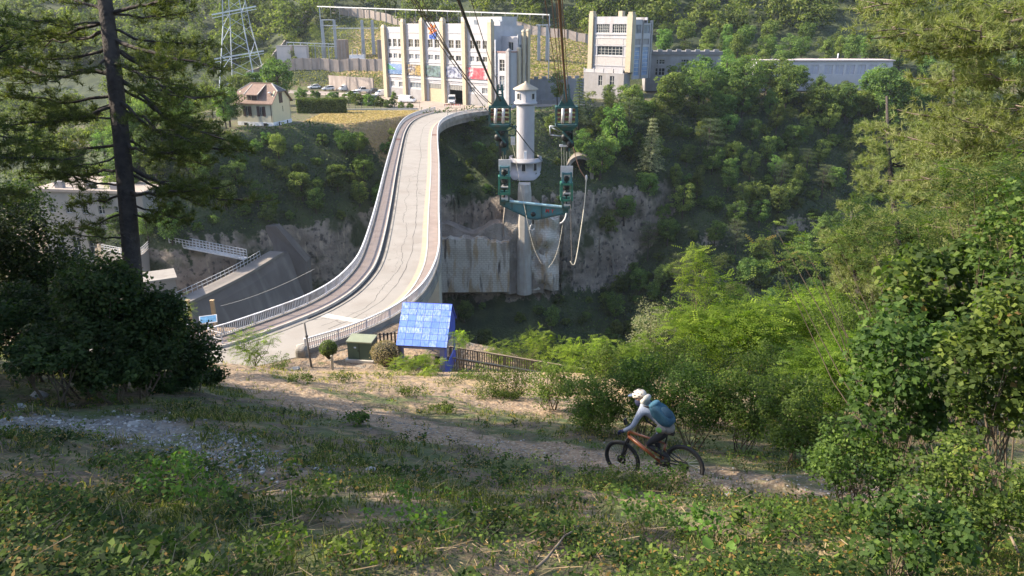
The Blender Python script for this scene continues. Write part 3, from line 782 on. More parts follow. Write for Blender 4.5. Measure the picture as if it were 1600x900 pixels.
mb = MB(); mb.lathe([(2.9,z_eave-0.1),(2.9,z_eave+0.12),(0.25,z_top),(0.2,z_top+0.3),(0.01,z_top+0.32)], 32); mb.build("conical_roof", surf("tan_roof", (0.44,0.36,0.28), (0.36,0.30,0.24), 1.2, 0.85), tw)
def curved_window(a, z0_, z1_, r, w, par):
    Mx = Matrix.Rotation(a, 4, 'Z')
    f = MB(); f.box(-w/2, w/2, -r-0.01, -r+0.25, z0_, z1_, Mx); o = f.build("window", m_dark, par)
    f = MB(); t=0.1
    for q in ((-w/2-t, -w/2, z0_-t, z1_+t),(w/2, w/2+t, z0_-t, z1_+t)): f.box(q[0], q[1], -r-0.06, -r+0.2, q[2], q[3], Mx)
    f.box(-w/2, w/2, -r-0.06, -r+0.2, z0_-t, z0_, Mx); f.box(-w/2, w/2, -r-0.06, -r+0.2, z1_, z1_+t, Mx); f.build("frame", m_kerb, o)
zw = (zc+z_eave)/2
for a in (-0.75, 0.75): curved_window(a, zw-0.6, zw+0.6, 2.45, 0.75, tw)
for a in (-0.12, 0.62, -1.2): curved_window(a, 1.2, 3.0, 3.88, 0.85, tw)
f = MB(); f.box(-0.04, 0.04, -2.47, -2.3, zc+0.15, z_eave-0.1); f.build("joint", plain("grey_joint", (0.3,0.28,0.28)), tw)
f = MB(); f.box(-0.35, 0.3, -2.4, -2.05, z_dr-0.5, z_dr+2.0); f.build("door", plain("white_door", (0.8,0.8,0.8)), tw)
# buttress pillar below the tower and masonry cliff facing
def rockwall_material():
    m, n, l, b = newmat("stained_masonry")
    g = n.new("ShaderNodeNewGeometry"); co = g.outputs['Position']
    c = mixc(n, l, noise_fac(n, l, co, 0.5, 7, 0.35, 0.65), (0.26,0.225,0.19), (0.34,0.295,0.25))
    st = noise_fac(n, l, co, 0.35, 7, 0.40, 0.50, 0.5, (1, 1, 0.12))
    c = mixc(n, l, math_(n, l, 'MULTIPLY', st, 0.85), c, (0.52,0.48,0.42))
    c = mixc(n, l, math_(n, l, 'MULTIPLY', noise_fac(n, l, co, 0.6, 6, 0.52, 0.64, 0.3, (1,1,0.2)), 0.75), c, (0.36,0.24,0.12))
    c = mixc(n, l, noise_fac(n, l, co, 0.9, 6, 0.58, 0.68, 0.3, (1,1,0.10)), c, (0.075,0.065,0.06))
    br_ = n.new("ShaderNodeTexBrick"); br_.inputs['Scale'].default_value = 0.5; br_.inputs['Mortar Size'].default_value = 0.05
    sp = n.new("ShaderNodeSeparateXYZ"); l.new(co, sp.inputs[0]); cb = n.new("ShaderNodeCombineXYZ"); l.new(sp.outputs[0], cb.inputs[0]); l.new(sp.outputs[2], cb.inputs[1])
    l.new(cb.outputs[0], br_.inputs['Vector'])
    c = mixc(n, l, math_(n, l, 'MULTIPLY', br_.outputs['Fac'], 0.22), c, (0.13,0.095,0.07))
    l.new(c, b.inputs['Base Color']); b.inputs['Roughness'].default_value = 0.9
    hh = math_(n, l, 'SUBTRACT', noise_fac(n, l, co, 1.5, 7, 0.2, 0.8), math_(n, l, 'MULTIPLY', br_.outputs['Fac'], 0.12))
    bump(n, l, hh, 0.6, 0.15, b)
    return m
m_mas = rockwall_material()
mw = thing("masonry_wall", "tall masonry facing on the cliff with white and rusty streaks left of the buttress", "retaining wall", (-16, 166.5, -40))
def wallpatch(name, x0, x1, topf, bot, yfront, par, mat, seed, amp=0.25):
    nxp, nzp = int((x1-x0)/0.6)+1, 28; vs = []; fs = []
    for i in range(nxp):
        x = x0 + (x1-x0)*i/(nxp-1); zt_ = topf(x)
        for j in range(nzp):
            z = bot + (zt_-bot)*j/(nzp-1)
            y = yfront(x) - 0.05*(zt_-z) + amp*mnoise.noise(Vector((x*.4+seed, z*.3, seed))) - 0.0
            vs.append((x-mw.location.x, y-mw.location.y, z-mw.location.z))
    n0 = len(vs)
    for i in range(nxp):
        for j in range(nzp):
            v = vs[i*nzp+j]; vs.append((v[0], v[1]+9.0, v[2]))
    for i in range(nxp-1):
        for j in range(nzp-1):
            a = i*nzp+j; fs.append((a, a+nzp, a+nzp+1, a+1)); fs.append((n0+a+1, n0+a+nzp+1, n0+a+nzp, n0+a))
    for i in range(nxp-1):
        a = i*nzp+nzp-1; fs.append((a, a+nzp, n0+a+nzp, n0+a)); a = i*nzp; fs.append((n0+a, n0+a+nzp, a+nzp, a))
    for j in range(nzp-1):
        a = j; fs.append((a+1, n0+a+1, n0+a, a)); a = (nxp-1)*nzp+j; fs.append((a, n0+a, n0+a+1, a+1))
    mbq = MB(); mbq.add(vs, fs, False); return mbq.build(name, mat, par)
def zrow(py, y): r = ray(750, py); return r[2]*(y/r[1])
yf = lambda x: 162.6 + 0.02*(x+8)
wallpatch("white_facing", -18.5, -0.6, lambda x: zrow(370 + (0 if x < -5 else 6) + 1.2*math.sin(x*1.9)+.8*math.sin(x*4.1), 164.6), zrow(452,164), yf, mw, m_mas, 3.1)
wallpatch("rough_facing", -18.5, 7.5, lambda x: zrow(352+8*math.sin(x*.5)+(-40 if -2 < x < 6 else 0), 168.5), zrow(455,166), lambda x: 165.6+0.02*x, mw, surf("dark_rock_face", (0.22,0.185,0.16), (0.30,0.255,0.22), 0.5, 0.9, (0.42,0.38,0.33), 0.5, 0.55, streak=True, bmp=0.8, world=True, bdist=0.3), 7.7, 0.9)
wallpatch("right_facing", 3.4, 11.0, lambda x: zrow(330+10*math.sin(x*.8), 167), zrow(452,165)+1*0, lambda x: 165.2, mw, m_mas, 9.3, 1.6)
bt = thing("buttress", "pale round fronted concrete buttress running down the cliff beneath the tower", "buttress", (tcx-0.3, 164.2, 0))
mb = MB(); zb0, zb1 = zrow(462, 163)+0.0, zrow(288, 166)
prof = [(-1.75,2.6),(-1.75,0.0),(-1.2,-0.8),(0,-1.2),(1.2,-0.8),(1.75,0.0),(1.75,2.6)]
secs = 16
vs = []
for j in range(secs+1):
    z = zb0 + (zb1-zb0)*j/secs; k = 1 - 0.12*j/secs; capk = (1,.98,.8)[max(0,j-14)]
    for p in prof: vs.append((p[0]*k*(0.35+0.65*capk), p[1]*k + 0.10*j + (1-capk)*2.0, z))
nP = len(prof); fs = [(j*nP+i, j*nP+(i+1)%nP, (j+1)*nP+(i+1)%nP, (j+1)*nP+i) for j in range(secs) for i in range(nP)] + [tuple(range(nP))[::-1], tuple(secs*nP+i for i in range(nP))]
mb.add(vs, fs); mb.build("concrete_face", surf("pale_streaked_concrete", (0.40,0.375,0.345), (0.32,0.30,0.275), 0.7, 0.88, (0.26,0.2,0.14), 0.6, 0.65, streak=True, bmp=0.3), bt)
# tunnel portal
tpx = at(906, 277, 180.0)
tn = thing("tunnel_portal", "dark arched tunnel mouth with stone surround in the slope right of the tower", "tunnel portal", tuple(tpx - np.array([0,0,0])))
R_ = 2.5
mb = MB(); pts = [(-R_-0.8,-1.5)] + [((R_+0.8)*math.cos(a), 2.0+(R_+0.8)*math.sin(a)) for a in np.linspace(PI, 0, 15)] + [(R_+0.8,-1.5)]
ins = [(R_,-1.5)] + [(R_*math.cos(a), 2.0+R_*math.sin(a)) for a in np.linspace(0, PI, 15)] + [(-R_,-1.5)]
n_ = len(pts); ins = ins[::-1]
vs = [(p[0],-0.4,p[1]) for p in pts]+[(p[0],-0.4,p[1]) for p in ins]+[(p[0],6,p[1]) for p in pts]+[(p[0],6,p[1]) for p in ins]
fs = []
for i in range(n_-1):
    fs += [(i,i+1,n_+i+1,n_+i),(2*n_+i,3*n_+i,3*n_+i+1,2*n_+i+1),(i,2*n_+i,2*n_+i+1,i+1),(n_+i,n_+i+1,3*n_+i+1,3*n_+i)]
mb.add(vs, fs); mb.build("stone_surround", surf("portal_stone", (0.24,0.21,0.18), (0.17,0.15,0.13), 1.5, 0.9, bmp=0.4), tn)
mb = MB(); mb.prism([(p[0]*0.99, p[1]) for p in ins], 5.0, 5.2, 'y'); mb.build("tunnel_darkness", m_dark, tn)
# ================================================================= HOUSE
HP = at(428, 201, 160.0)
HA = PI - rad(15)      # local x runs left-and-back along the long face
ho = thing("house", "small cream house with brown tiled half hipped roof, dormer and dark shutters", "house", (HP[0], HP[1], HP[2]), 0)
m_cr = surf("cream_render", (0.52,0.49,0.38), (0.47,0.44,0.35), 0.8, 0.85, (0.4,0.37,0.3), 0.6, 0.3, streak=True)
m_gab = surf("yellow_render", (0.62,0.54,0.34), (0.57,0.50,0.33), 0.8, 0.85)
m_base = surf("white_base_render", (0.78,0.78,0.82), (0.66,0.66,0.70), 1.2, 0.85, (0.3,0.3,0.35), 1.0, 0.5)
def tile_mat(name, c1, c2):
    m, n, l, b = newmat(name); tc = n.new("ShaderNodeTexCoord")
    c = mixc(n, l, noise_fac(n, l, tc.outputs['Object'], 2.0, 6, 0.35, 0.65), c1, c2)
    c = mixc(n, l, noise_fac(n, l, tc.outputs['Object'], 12, 2, 0.5, 0.6), c, tuple(x*0.6 for x in c1))
    l.new(c, b.inputs['Base Color']); b.inputs['Roughness'].default_value = 0.8
    wv = n.new("ShaderNodeTexWave"); wv.bands_direction = 'Z'; wv.inputs['Scale'].default_value = 2.2; l.new(tc.outputs['Object'], wv.inputs[0])
    bump(n, l, wv.outputs[0], 0.6, 0.05, b); return m
m_tile = tile_mat("brown_roof_tiles", (0.25,0.165,0.13), (0.19,0.125,0.10))
m_tiled = tile_mat("shaded_slate_roof", (0.13,0.115,0.115), (0.10,0.09,0.09))  # dark slate tone also carries the shade on hips and dormer cheeks
m_shut = plain("dark_brown_shutters", (0.055,0.03,0.03), 0.6)
LH, WH = 8.7, 7.4
# local frame: x from 0 (corner) to -LH along long face (rotated), y back along gable
ho.rotation_euler = (0, 0, -rad(15))
ZB, ZE, ZR = 1.3, 5.6, 9.2
mb = MB(); wins = [(-7.0,-5.1,2.5,4.6),(-3.6,-1.7,2.5,4.6)]
wall_open(mb, -LH, 0, ZB, ZE, 0, 0.3, wins); mb.box(-LH, -LH+.3, .3, WH, ZB, ZE); mb.box(-LH+.3, 0, WH-.3, WH, ZB, ZE)
mb.build("wall", m_cr, ho)
mb = MB(); mb.prism([(0.003,ZB),(WH,ZB),(WH,ZE),(WH-1.9,ZE+2.1),(1.9,ZE+2.1),(0.003,ZE)], -0.3, 0.0, 'x'); mb.build("gable_wall", m_gab, ho)
mb = MB(); mb.prism([(0.3,ZE),(WH-.3,ZE),(WH-1.9,ZE+2.0),(1.9,ZE+2.0)], -LH, -LH+.3, 'x'); mb.build("gable_wall", m_gab, ho)
mb = MB(); mb.box(-LH-0.04, 0.04, -0.04, WH+.04, -3.0, ZB); mb.build("basement", m_base, ho)
for a in (-7.2, -2.4): 
    f = MB(); f.box(a, a+0.9, -0.06, -0.043, 0.4, 1.1); f.build("vent_window", m_dark, ho)
for a in (2.0, 5.4):
    f = MB(); f.box(0.043, 0.06, a, a+0.5, 0.2, 1.2); f.build("vent_window", m_dark, ho)
def hwin(x0, x1, z0, z1):
    w = window(ho, x0+0.55, x1-0.55, z0, z1, -0.1, 2, 1)
    for a, b in ((x0-0.1, x0+0.52), (x1-0.52, x1+0.1)):
        f = MB(); f.box(a, b, -0.07, -0.005, z0, z1); f.build("shutter", m_shut, w)
hwin(-7.0,-5.1,2.5,4.6); hwin(-3.6,-1.7,2.5,4.6)
f = MB(); f.box(0.005, 0.08, 3.1, 3.7, ZE-0.5, ZE+1.7); f.box(0.005,0.08,3.85,4.45,ZE-0.5,ZE+1.7); f.build("shutter", m_shut, ho)
f = MB(); f.box(0.005, 0.04, 4.2, 4.35, 3.2, 4.4); f.build("slit_window", m_dark, ho)
f = MB(); f.tube([(-0.3,-0.12,ZE-0.3),(-0.2,-0.1,ZE-0.5),(-0.2,-0.1,ZB)], 0.06, 6); f.build("downpipe", m_shut, ho)
# roof: ridge along x, slopes -y / +y, clipped hips at both ends
ov = 0.55; e0 = ZE-0.35; yr = WH/2; hipx = 2.3; zh = ZE+2.05
def slope_pt(x, z, front=True):   # on the front slope plane
    t = (z-e0)/(ZR-e0); y = -ov + t*(yr+ov); return (x, y if front else WH-y, z)
for front in (True, False):
    mb = MB()
    pts = [slope_pt(-LH-ov, e0, front), slope_pt(ov, e0, front), slope_pt(ov, zh, front), slope_pt(-hipx+ov, ZR, front), slope_pt(-LH+hipx-ov, ZR, front), slope_pt(-LH-ov, zh, front)]
    th = 0.18
    vs = pts + [(p[0], p[1], p[2]-th) for p in pts]
    mb.add(vs, [(0,1,2,3,4,5),(11,10,9,8,7,6)] + [(i,(i+1)%6,6+(i+1)%6,6+i) for i in range(6)])
    mb.build("roof", m_tile, ho)
for sx in (1, -1):
    mb = MB()
    X0 = ov if sx > 0 else -LH-ov; X1 = -hipx+ov if sx > 0 else -LH+hipx-ov
    a = slope_pt(X0, zh, True); b = slope_pt(X0, zh, False); c = (X1, yr, ZR)
    mb.add([a, b, c, (a[0]-sx*.02,a[1],a[2]-.2), (b[0]-sx*.02,b[1],b[2]-.2), (c[0]-sx*.1,c[1],c[2]-.2)], [(0,1,2),(5,4,3),(0,3,4,1),(1,4,5,2),(2,5,3,0)])
    mb.build("hip_roof", m_tiled, ho)
    mb = MB(); mb.beam(a, c, 0.22, 0.14); mb.beam(b, c, 0.22, 0.14); mb.build("hip_ridge", m_kerb, ho)
mb = MB(); mb.beam((-hipx+ov, yr, ZR+.03), (-LH+hipx-ov, yr, ZR+.03), 0.25, 0.14); mb.build("ridge", m_tile, ho)
# dormer
dx0, dx1 = -6.0, -3.3; dz0 = 5.85; dz1 = 7.1
d = MB(); yy0 = 0.15
d.box(dx0, dx1, yy0, yy0+0.2, dz0-0.5, dz1); dm = d.build("dormer", m_cr, ho)
f = MB(); f.box(dx0+0.2, dx0+1.1, yy0-0.04, yy0-0.003, dz0-0.1, dz1-0.15); f.box(dx0+1.3, dx1-0.15, yy0-0.04, yy0-0.003, dz0-0.1, dz1-0.15); f.build("shutter", m_shut, dm)
f = MB()
for xx in (dx0+0.05, dx1-0.05): f.add([(xx-.05,yy0,dz0-.6),(xx-.05,yy0,dz1),(xx-.05,3.0,8.55),(xx+.05,yy0,dz0-.6),(xx+.05,yy0,dz1),(xx+.05,3.0,8.55)], [(0,1,2),(5,4,3),(0,3,4,1),(1,4,5,2),(2,5,3,0)])
f.build("cheek", m_tiled, dm)
f = MB(); f.add([(dx0-.3,yy0-.4,dz1-0.08),(dx1+.3,yy0-.4,dz1-0.08),(dx1+.3,3.3,8.9),(dx0-.3,3.3,8.9),(dx0-.3,yy0-.4,dz1-0.2),(dx1+.3,yy0-.4,dz1-0.2),(dx1+.3,3.3,8.75),(dx0-.3,3.3,8.75)], [(0,1,2,3),(7,6,5,4),(0,4,5,1),(1,5,6,2),(2,6,7,3),(3,7,4,0)]); f.build("dormer_roof", m_tile, dm)
f = MB(); f.beam((dx0-.3,yy0-.4,dz1),(dx0-.3,3.3,8.95),.14,.08); f.beam((dx1+.3,yy0-.4,dz1),(dx1+.3,3.3,8.95),.14,.08); f.build("verge", m_kerb, dm)
f = MB(); f.lathe([(0.02,0),(0.35,0.02),(0.4,0.15),(0.02,0.3)], 12, (-0.9, 1.2, 7.3)); f.build("satellite_dish", m_rail, ho)

# ================================================================= WALLS, FENCES
def wall_run(name, label, cat, pts, hgt, th, mat, ribs=0, group=None, rib_mat=None, rib_w=0.35, zf=None, extra=0.0):
    o0 = np.array([pts[0][0], pts[0][1], 0.0]); z0 = (zf or hz)(pts[0][0], pts[0][1]); o0[2] = z0
    t = thing(name, label, cat, tuple(o0), 0, group)
    mb = MB(); rb_ = MB()
    for (a, b) in zip(pts[:-1], pts[1:]):
        a = np.array(a, float); b = np.array(b, float); L = np.hypot(*(b-a)); n = max(2, int(L/3)); d = (b-a)/L; nn = np.array([-d[1], d[0]])*th/2
        for k in range(n):
            p = a+(b-a)*k/n; q = a+(b-a)*(k+1)/n
            zp = (zf or hz)(*p); zq = (zf or hz)(*q)
            vs = []
            for w, z in ((p, zp), (q, zq)):
                for sgn in (-1, 1):
                    for zz in (z-1.5, z+hgt): vs.append((w[0]+sgn*nn[0]-o0[0], w[1]+sgn*nn[1]-o0[1], zz-o0[2]))
            mb.add(vs, [(0,4,5,1),(2,3,7,6),(1,5,7,3),(0,2,6,4),(0,1,3,2),(4,6,7,5)])
            if ribs:
                m_ = p; rb_.box(m_[0]-o0[0]-rib_w/2, m_[0]-o0[0]+rib_w/2, m_[1]-o0[1]-th/2-.22, m_[1]-o0[1]+th/2+.22, zp-o0[2]-1, zp-o0[2]+hgt+0.12)
    mb.build("wall", mat, t)
    if ribs: rb_.build("ribs", rib_mat or mat, t)
    return t
m_oldc = surf("old_pinkish_concrete", (0.36,0.30,0.27), (0.28,0.235,0.215), 0.5, 0.9, (0.15,0.12,0.11), 0.5, 0.6, streak=True, bmp=0.2)
def pxy(px, py, z): g = G(px, py, z); return (g[0], g[1])
def ground_at_px(px, py): return hit(px, py, 60, 600)[0]
wall_run("yard_wall", "long ribbed grey concrete wall below the switchyard", "wall", [(-84,266.5),(-66,265.5),(-52,262.0),(-40.5,258.5)], 3.6, 0.5, m_oldc, 1)
wall_run("boundary_wall", "ribbed concrete wall climbing the hillside diagonally behind the switchyard", "wall", [(-93,270),(-90,285),(-88,300),(-86,316),(-84,330)], 3.2, 0.4, m_oldc, 1)
wall_run("boundary_wall", "ribbed concrete wall running level along the hillside behind the switchyard", "wall", [(-84,330),(-60,320),(-40,306),(-20,300)], 3.2, 0.4, m_oldc, 1)
wall_run("boundary_wall", "ribbed concrete wall on the grassy slope between the two tall buildings", "wall", [(-6,290),(10,283),(26,276),(36,273)], 3.0, 0.4, m_oldc, 1)
wall_run("retaining_wall", "stained concrete retaining wall behind the cars, beside the power station", "wall", [(-61,256),(-52,248.5),(-44,243)], 4.6, 0.5, m_oldc, 0)
cw = wall_run("crenellated_wall", "pale concrete wall with notched top behind the round tower", "wall", [(3.5,214),(12,216.5),(20.5,219)], 6.2, 0.5, m_grimy, 0)
f = MB()
for k in range(7): f.box(0.3+k*2.35, 1.5+k*2.35, 0.75*k-0.35, 0.75*k+.6, 6.2, 6.9)
f.build("merlons", m_grimy, cw)
wall_run("parapet_wall", "low grey parapet along the yard in front of the round tower", "wall", [(-1.0,206),(8,208.5),(22,211)], 1.1, 0.35, m_grimy, 1, zf=lambda x, y: -21.0)
hut = thing("switch_hut", "tiny stone hut with flat slab roof on the ochre bank", "hut", (7.5, 233, hz(7.5,233)-0.6))
f = MB(); wall_open(f, -2, 2, 0, 3.4, -1.5, 0.3, [(-0.5,0.6,0,2.4)]); f.box(-2,-1.7,-1.2,1.5,0,3.4); f.box(1.7,2,-1.2,1.5,0,3.4); f.box(-1.7,1.7,1.2,1.5,0,3.4); f.build("wall", surf("pink_stone", (0.40,0.31,0.26), (0.3,0.23,0.2), 1.5, 0.9), hut)
f = MB(); f.box(-2.5, 2.5, -2, 2, 3.4, 3.75); f.build("roof", surf("tan_slab", (0.46,0.38,0.30), None, 1, 0.9), hut)
f = MB(); f.box(-0.5,0.6,-1.3,-1.25,0,2.4); f.build("door", plain("mauve_door",(0.12,0.09,0.12)), hut)
m_fence = plain("dark_green_fence", (0.06,0.09,0.08), 0.6)
def post_fence(name, label, pts, z, hgt, step, par_group=None, mat=None, rails=(0.3, 0.95), r=0.04):
    o0 = (pts[0][0], pts[0][1], z if z is not None else hz(*pts[0])); t = thing(name, label, "fence", o0, 0, par_group)
    pm = MB(); rm = MB()
    for a, b in zip(pts[:-1], pts[1:]):
        a = np.array(a, float); b = np.array(b, float); L = np.hypot(*(b-a)); n = max(1, int(L/step))
        P = [a+(b-a)*k/n for k in range(n+1)]
        Zs = [(z if z is not None else hz(*p)) for p in P]
        for p, zz in zip(P, Zs): pm.box(p[0]-o0[0]-r, p[0]-o0[0]+r, p[1]-o0[1]-r, p[1]-o0[1]+r, zz-o0[2]-.3, zz-o0[2]+hgt)
        for q in rails:
            for k in range(n): rm.beam((P[k][0]-o0[0],P[k][1]-o0[1],Zs[k]-o0[2]+hgt*q),(P[k+1][0]-o0[0],P[k+1][1]-o0[1],Zs[k+1]-o0[2]+hgt*q), r*0.8)
    pm.build("posts", mat or m_fence, t); rm.build("rails", mat or m_fence, t); return t
post_fence("mesh_fence", "thin dark mesh fence between the hedge and the van by the power station", [(-43.5,194.5),(-34,196),(-27,196.5),(-24,197)], -21.0, 1.9, 1.6)
post_fence("mesh_fence", "low fence along the near edge of the car park", [(-66,236),(-56,228.5),(-47,221.5),(-41,214.5)], -21.0, 1.2, 2.6)
post_fence("mesh_fence", "dark railing with tall posts on the far right curve of the bridge", [(-15.0,176),(-11.6,184.4),(-7.4,189.6)], -20.0, 1.1, 3.2)
wall_run("low_kerb_wall", "low pale kerb wall at the top of the dry field", "wall", [(-47,193),(-40,194),(-30,195.5),(-24.5,196.2)], 0.3, 0.3, m_kerb)
gp = thing("gate_pillar", "squat grey stone pillar at the car park corner", "pillar", (-38.2, 209, -21))
f = MB(); f.box(-1.3,1.3,-.8,.8,-.3,2.2); f.box(-1.5,1.5,-1,1,2.2,2.5); f.build("block", m_grimy, gp)

# ================================================================= VEHICLES
m_tyre = plain("tyre_rubber", (0.025,0.025,0.027), 0.85); m_rim = plain("wheel_rim", (0.35,0.35,0.36), 0.35, 0.8)
m_lamp = plain("headlamp_glass", (0.6,0.6,0.62), 0.15); m_red = plain("tail_lamp_red", (0.4,0.02,0.02), 0.3)
def paint(name, c): 
    m, n, l, b = newmat(name); b.inputs['Base Color'].default_value = (*c, 1); b.inputs['Roughness'].default_value = 0.3
    b.inputs['Coat Weight'].default_value = 0.5; return m
P_white = paint("white_car_paint", (0.72,0.72,0.74)); P_dark = paint("dark_car_paint", (0.035,0.04,0.05)); P_silver = paint("silver_car_paint", (0.42,0.44,0.48)); P_black = paint("black_car_paint", (0.02,0.02,0.024))
def loft_body(secs):
    """secs: (x, half width bottom, z bottom, half width top, z top)"""
    mb = MB(); vs = []
    for x, wb, zb, wt, zt_ in secs:
        zm = zb + (zt_-zb)*0.55
        vs += [(x,-wb*.94,zb),(x,-wb,zb+(zt_-zb)*.2),(x,-wb,zm),(x,-wt,zt_-.04),(x,-wt*.86,zt_),(x,wt*.86,zt_),(x,wt,zt_-.04),(x,wb,zm),(x,wb,zb+(zt_-zb)*.2),(x,wb*.94,zb)]
    n = 10; k = len(secs)
    fs = [(i*n+j, i*n+(j+1)%n, (i+1)*n+(j+1)%n, (i+1)*n+j) for i in range(k-1) for j in range(n)] + [tuple(range(n))[::-1], tuple((k-1)*n+j for j in range(n))]
    mb.add(vs, fs, False); return mb
def vehicle(kind, label, cat, pm, name):
    t = thing(name, label, cat)
    if kind == 'car':
        L, wd, wr = 4.1, 0.88, 0.31
        body = [(-2.05,.7,.35,.66,.7),(-1.98,.84,.22,.78,.98),(-1.3,.88,.2,.84,1.0),(0.6,.88,.2,.84,.96),(1.6,.86,.2,.78,.84),(1.98,.78,.24,.68,.70),(2.06,.66,.32,.6,.6)]
        cabin = [(-1.95,.76,.95,.60,1.05),(-1.55,.80,.95,.62,1.42),(-.6,.80,.95,.64,1.50),(.25,.80,.94,.62,1.42),(1.05,.78,.90,.66,.96)]
        ax = (-1.25, 1.3)
    elif kind in ('van', 'smallvan'):
        s_ = 1.0 if kind == 'van' else 0.86; hh = 1.95 if kind == 'van' else 1.8; wr = .33
        body = [(-2.5*s_,.86,.28,.8,hh-.12),(-2.42*s_,.93,.24,.84,hh),(0.6*s_,.95,.22,.86,hh),(1.15*s_,.95,.22,.8,hh-.1),(1.2*s_,.95,.22,.9,1.2),(1.95*s_,.93,.22,.86,1.05),(2.4*s_,.86,.25,.74,.85),(2.5*s_,.7,.33,.6,.65)]
        cabin = [(0.9*s_,.86,1.15,.76,hh-.12),(1.12*s_,.88,1.12,.74,hh-.14),(1.9*s_,.86,1.04,.78,1.09)]
        ax = (-1.6*s_, 1.6*s_)
    else:   # pickup
        wr = .38
        body = [(-2.6,.85,.45,.82,.95),(-2.5,.9,.4,.86,1.05),(-.4,.92,.38,.88,1.05),(1.3,.92,.38,.86,1.08),(2.3,.88,.38,.78,.98),(2.6,.74,.45,.66,.8)]
        cabin = [(-.75,.82,1.0,.66,1.1),(-.6,.84,1.0,.68,1.75),(.7,.84,1.0,.68,1.78),(1.4,.82,1.04,.72,1.1)]
        ax = (-1.6, 1.65)
    b = loft_body(body).build("body", pm, t)
    bv = b.modifiers.new("b", 'BEVEL'); bv.width = 0.05; bv.segments = 2
    if kind == 'pickup':
        f = MB(); f.box(-2.45,-.75,-.8,.8,1.02,1.058); f.build("cargo_bed", m_tyre, t)
    g = loft_body([(x, wb*1.0+.012, zb, wt+.012, zt_-.03) for x, wb, zb, wt, zt_ in cabin]).build("windows", m_glass, t)
    if kind != 'van' and kind != 'smallvan':
        c2 = [(x, wb, zt_-.06, wt+.02, zt_+.015) for x, wb, zb, wt, zt_ in cabin[1:-1]]
        c2 = [(x, wt*1.02, z1, wt, z2) for x, wb, z1, wt, z2 in c2]
        loft_body(c2).build("roof", pm, t)
        f = MB()
        for sy in (-1, 1):
            for i in (1, 2, 3):
                if i >= len(cabin): continue
                x, wb, zb, wt, zt_ = cabin[i]; f.beam((x, sy*(wb+.01), zb), (x, sy*(wt+.015), zt_-.03), .07, .05)
            x, wb, zb, wt, zt_ = cabin[-1]; xa, _, _, wa, za = cabin[-2]; f.beam((x, sy*(wb-.02), zb), (xa, sy*(wa-.02), za-.02), .06, .05)
        f.build("pillars", pm, t)
    for sx in ax:
        for sy in (-1, 1):
            f = MB(); f.lathe([(0.05,-.11),(wr*.9,-.11),(wr,-.08),(wr,.08),(wr*.9,.11),(.05,.11)], 18, (sx, sy*.80, wr), axis='y'); w = f.build("wheel", m_tyre, t)
            f = MB(); f.lathe([(0.01,.135),(wr*.5,.13),(wr*.62,.1)], 12, (sx, sy*.80, wr), axis='y') if sy > 0 else f.lathe([(wr*.62,-.1),(wr*.5,-.13),(.01,-.135)], 12, (sx, sy*.80, wr), axis='y'); f.build("rim", m_rim, w)
    fx, fw, fz = body[-2][0], body[-2][1], body[-1][4]
    for sy in (-1, 1):
        f = MB(); f.box(fx-.06, fx+.10, sy*fw*.68-.13, sy*fw*.68+.13, fz-.02, fz+.13); f.build("headlight", m_lamp, t)
        f = MB(); rx = body[0][0]; f.box(rx-.02, rx+.12, sy*.7-.08, sy*.7+.08, .75, 1.0); f.build("tail_light", m_red, t)
    f = MB(); f.box(body[-1][0]-.04, body[-1][0]+.03, -.45, .45, .35, fz-.12); f.build("grille", m_tyre, t)
    for sy in (-1, 1):
        cx_ = cabin[-1][0]-.15; f = MB(); f.box(cx_-.06, cx_+.08, sy*(.95)-.09, sy*.95+.09, 1.02, 1.18); f.build("mirror", pm, t)
    return t
def put(t, px, py, z, rz):
    g = G(px, py, z); t.location = (g[0], g[1], z); t.rotation_euler = (0, 0, rz); return t
PK = -20.86
car0 = vehicle('car', "white hatchback parked just right of the big round tree", "car", P_white, "parked_car"); gcar = "cars parked beside the power station"; car0['group'] = gcar
put(car0, 602, 0, PK, 0) if False else None
def pk(t, px, py, hd): g = G(px, py, PK); t.location = (g[0], g[1], PK); t.rotation_euler = (0,0,rad(hd)); return t
pk(car0, 491, 138.5, 215)
pk(dup(car0, label="white hatchback, second from the left in the row of parked cars"), 513, 141, 212)
pk(dup(car0, label="white hatchback partly hidden behind the big round tree, leftmost of the row"), 474, 137, 215)
sv = vehicle('smallvan', "small white panel van in the middle of the parked row", "van", P_white, "parked_van"); sv['group'] = gcar; pk(sv, 540, 141.5, 212)
pk(dup(car0, label="white car in the nearer row, parked across in front of the others"), 551, 149, 185)
pu = vehicle('pickup', "white pickup parked right of the small panel van", "pickup", P_white, "pickup_truck"); pk(pu, 568, 144.5, 212)
pd = vehicle('pickup', "dark pickup with silver bonnet parked between two white vehicles", "pickup", P_dark, "pickup_truck"); pk(pd, 586, 147, 208)
pk(dup(sv, label="small white van at the right end of the parked row, beside the power station corner"), 597.5, 149.5, 212)
vb = vehicle('van', "white delivery van parked at the foot of the second bay of the power station", "van", P_white, "delivery_van"); pk(vb, 637, 160, -18)
v2 = dup(vb, label="white delivery van standing in the open garage door of the power station"); 
g_ = Matrix.Translation(ps.location) @ Matrix.Rotation(PA, 4, 'Z') @ Vector(((pil[3]+pil[4])/2, -0.6, 0)); v2.location = (g_.x, g_.y, PK); v2.rotation_euler = (0,0,-PI/2+0.02)
v2.scale = (1,1.02,1.18)
pb = vehicle('pickup', "black pickup parked at the right end of the power station front", "pickup", P_black, "pickup_truck"); pk(pb, 744, 163, 170)

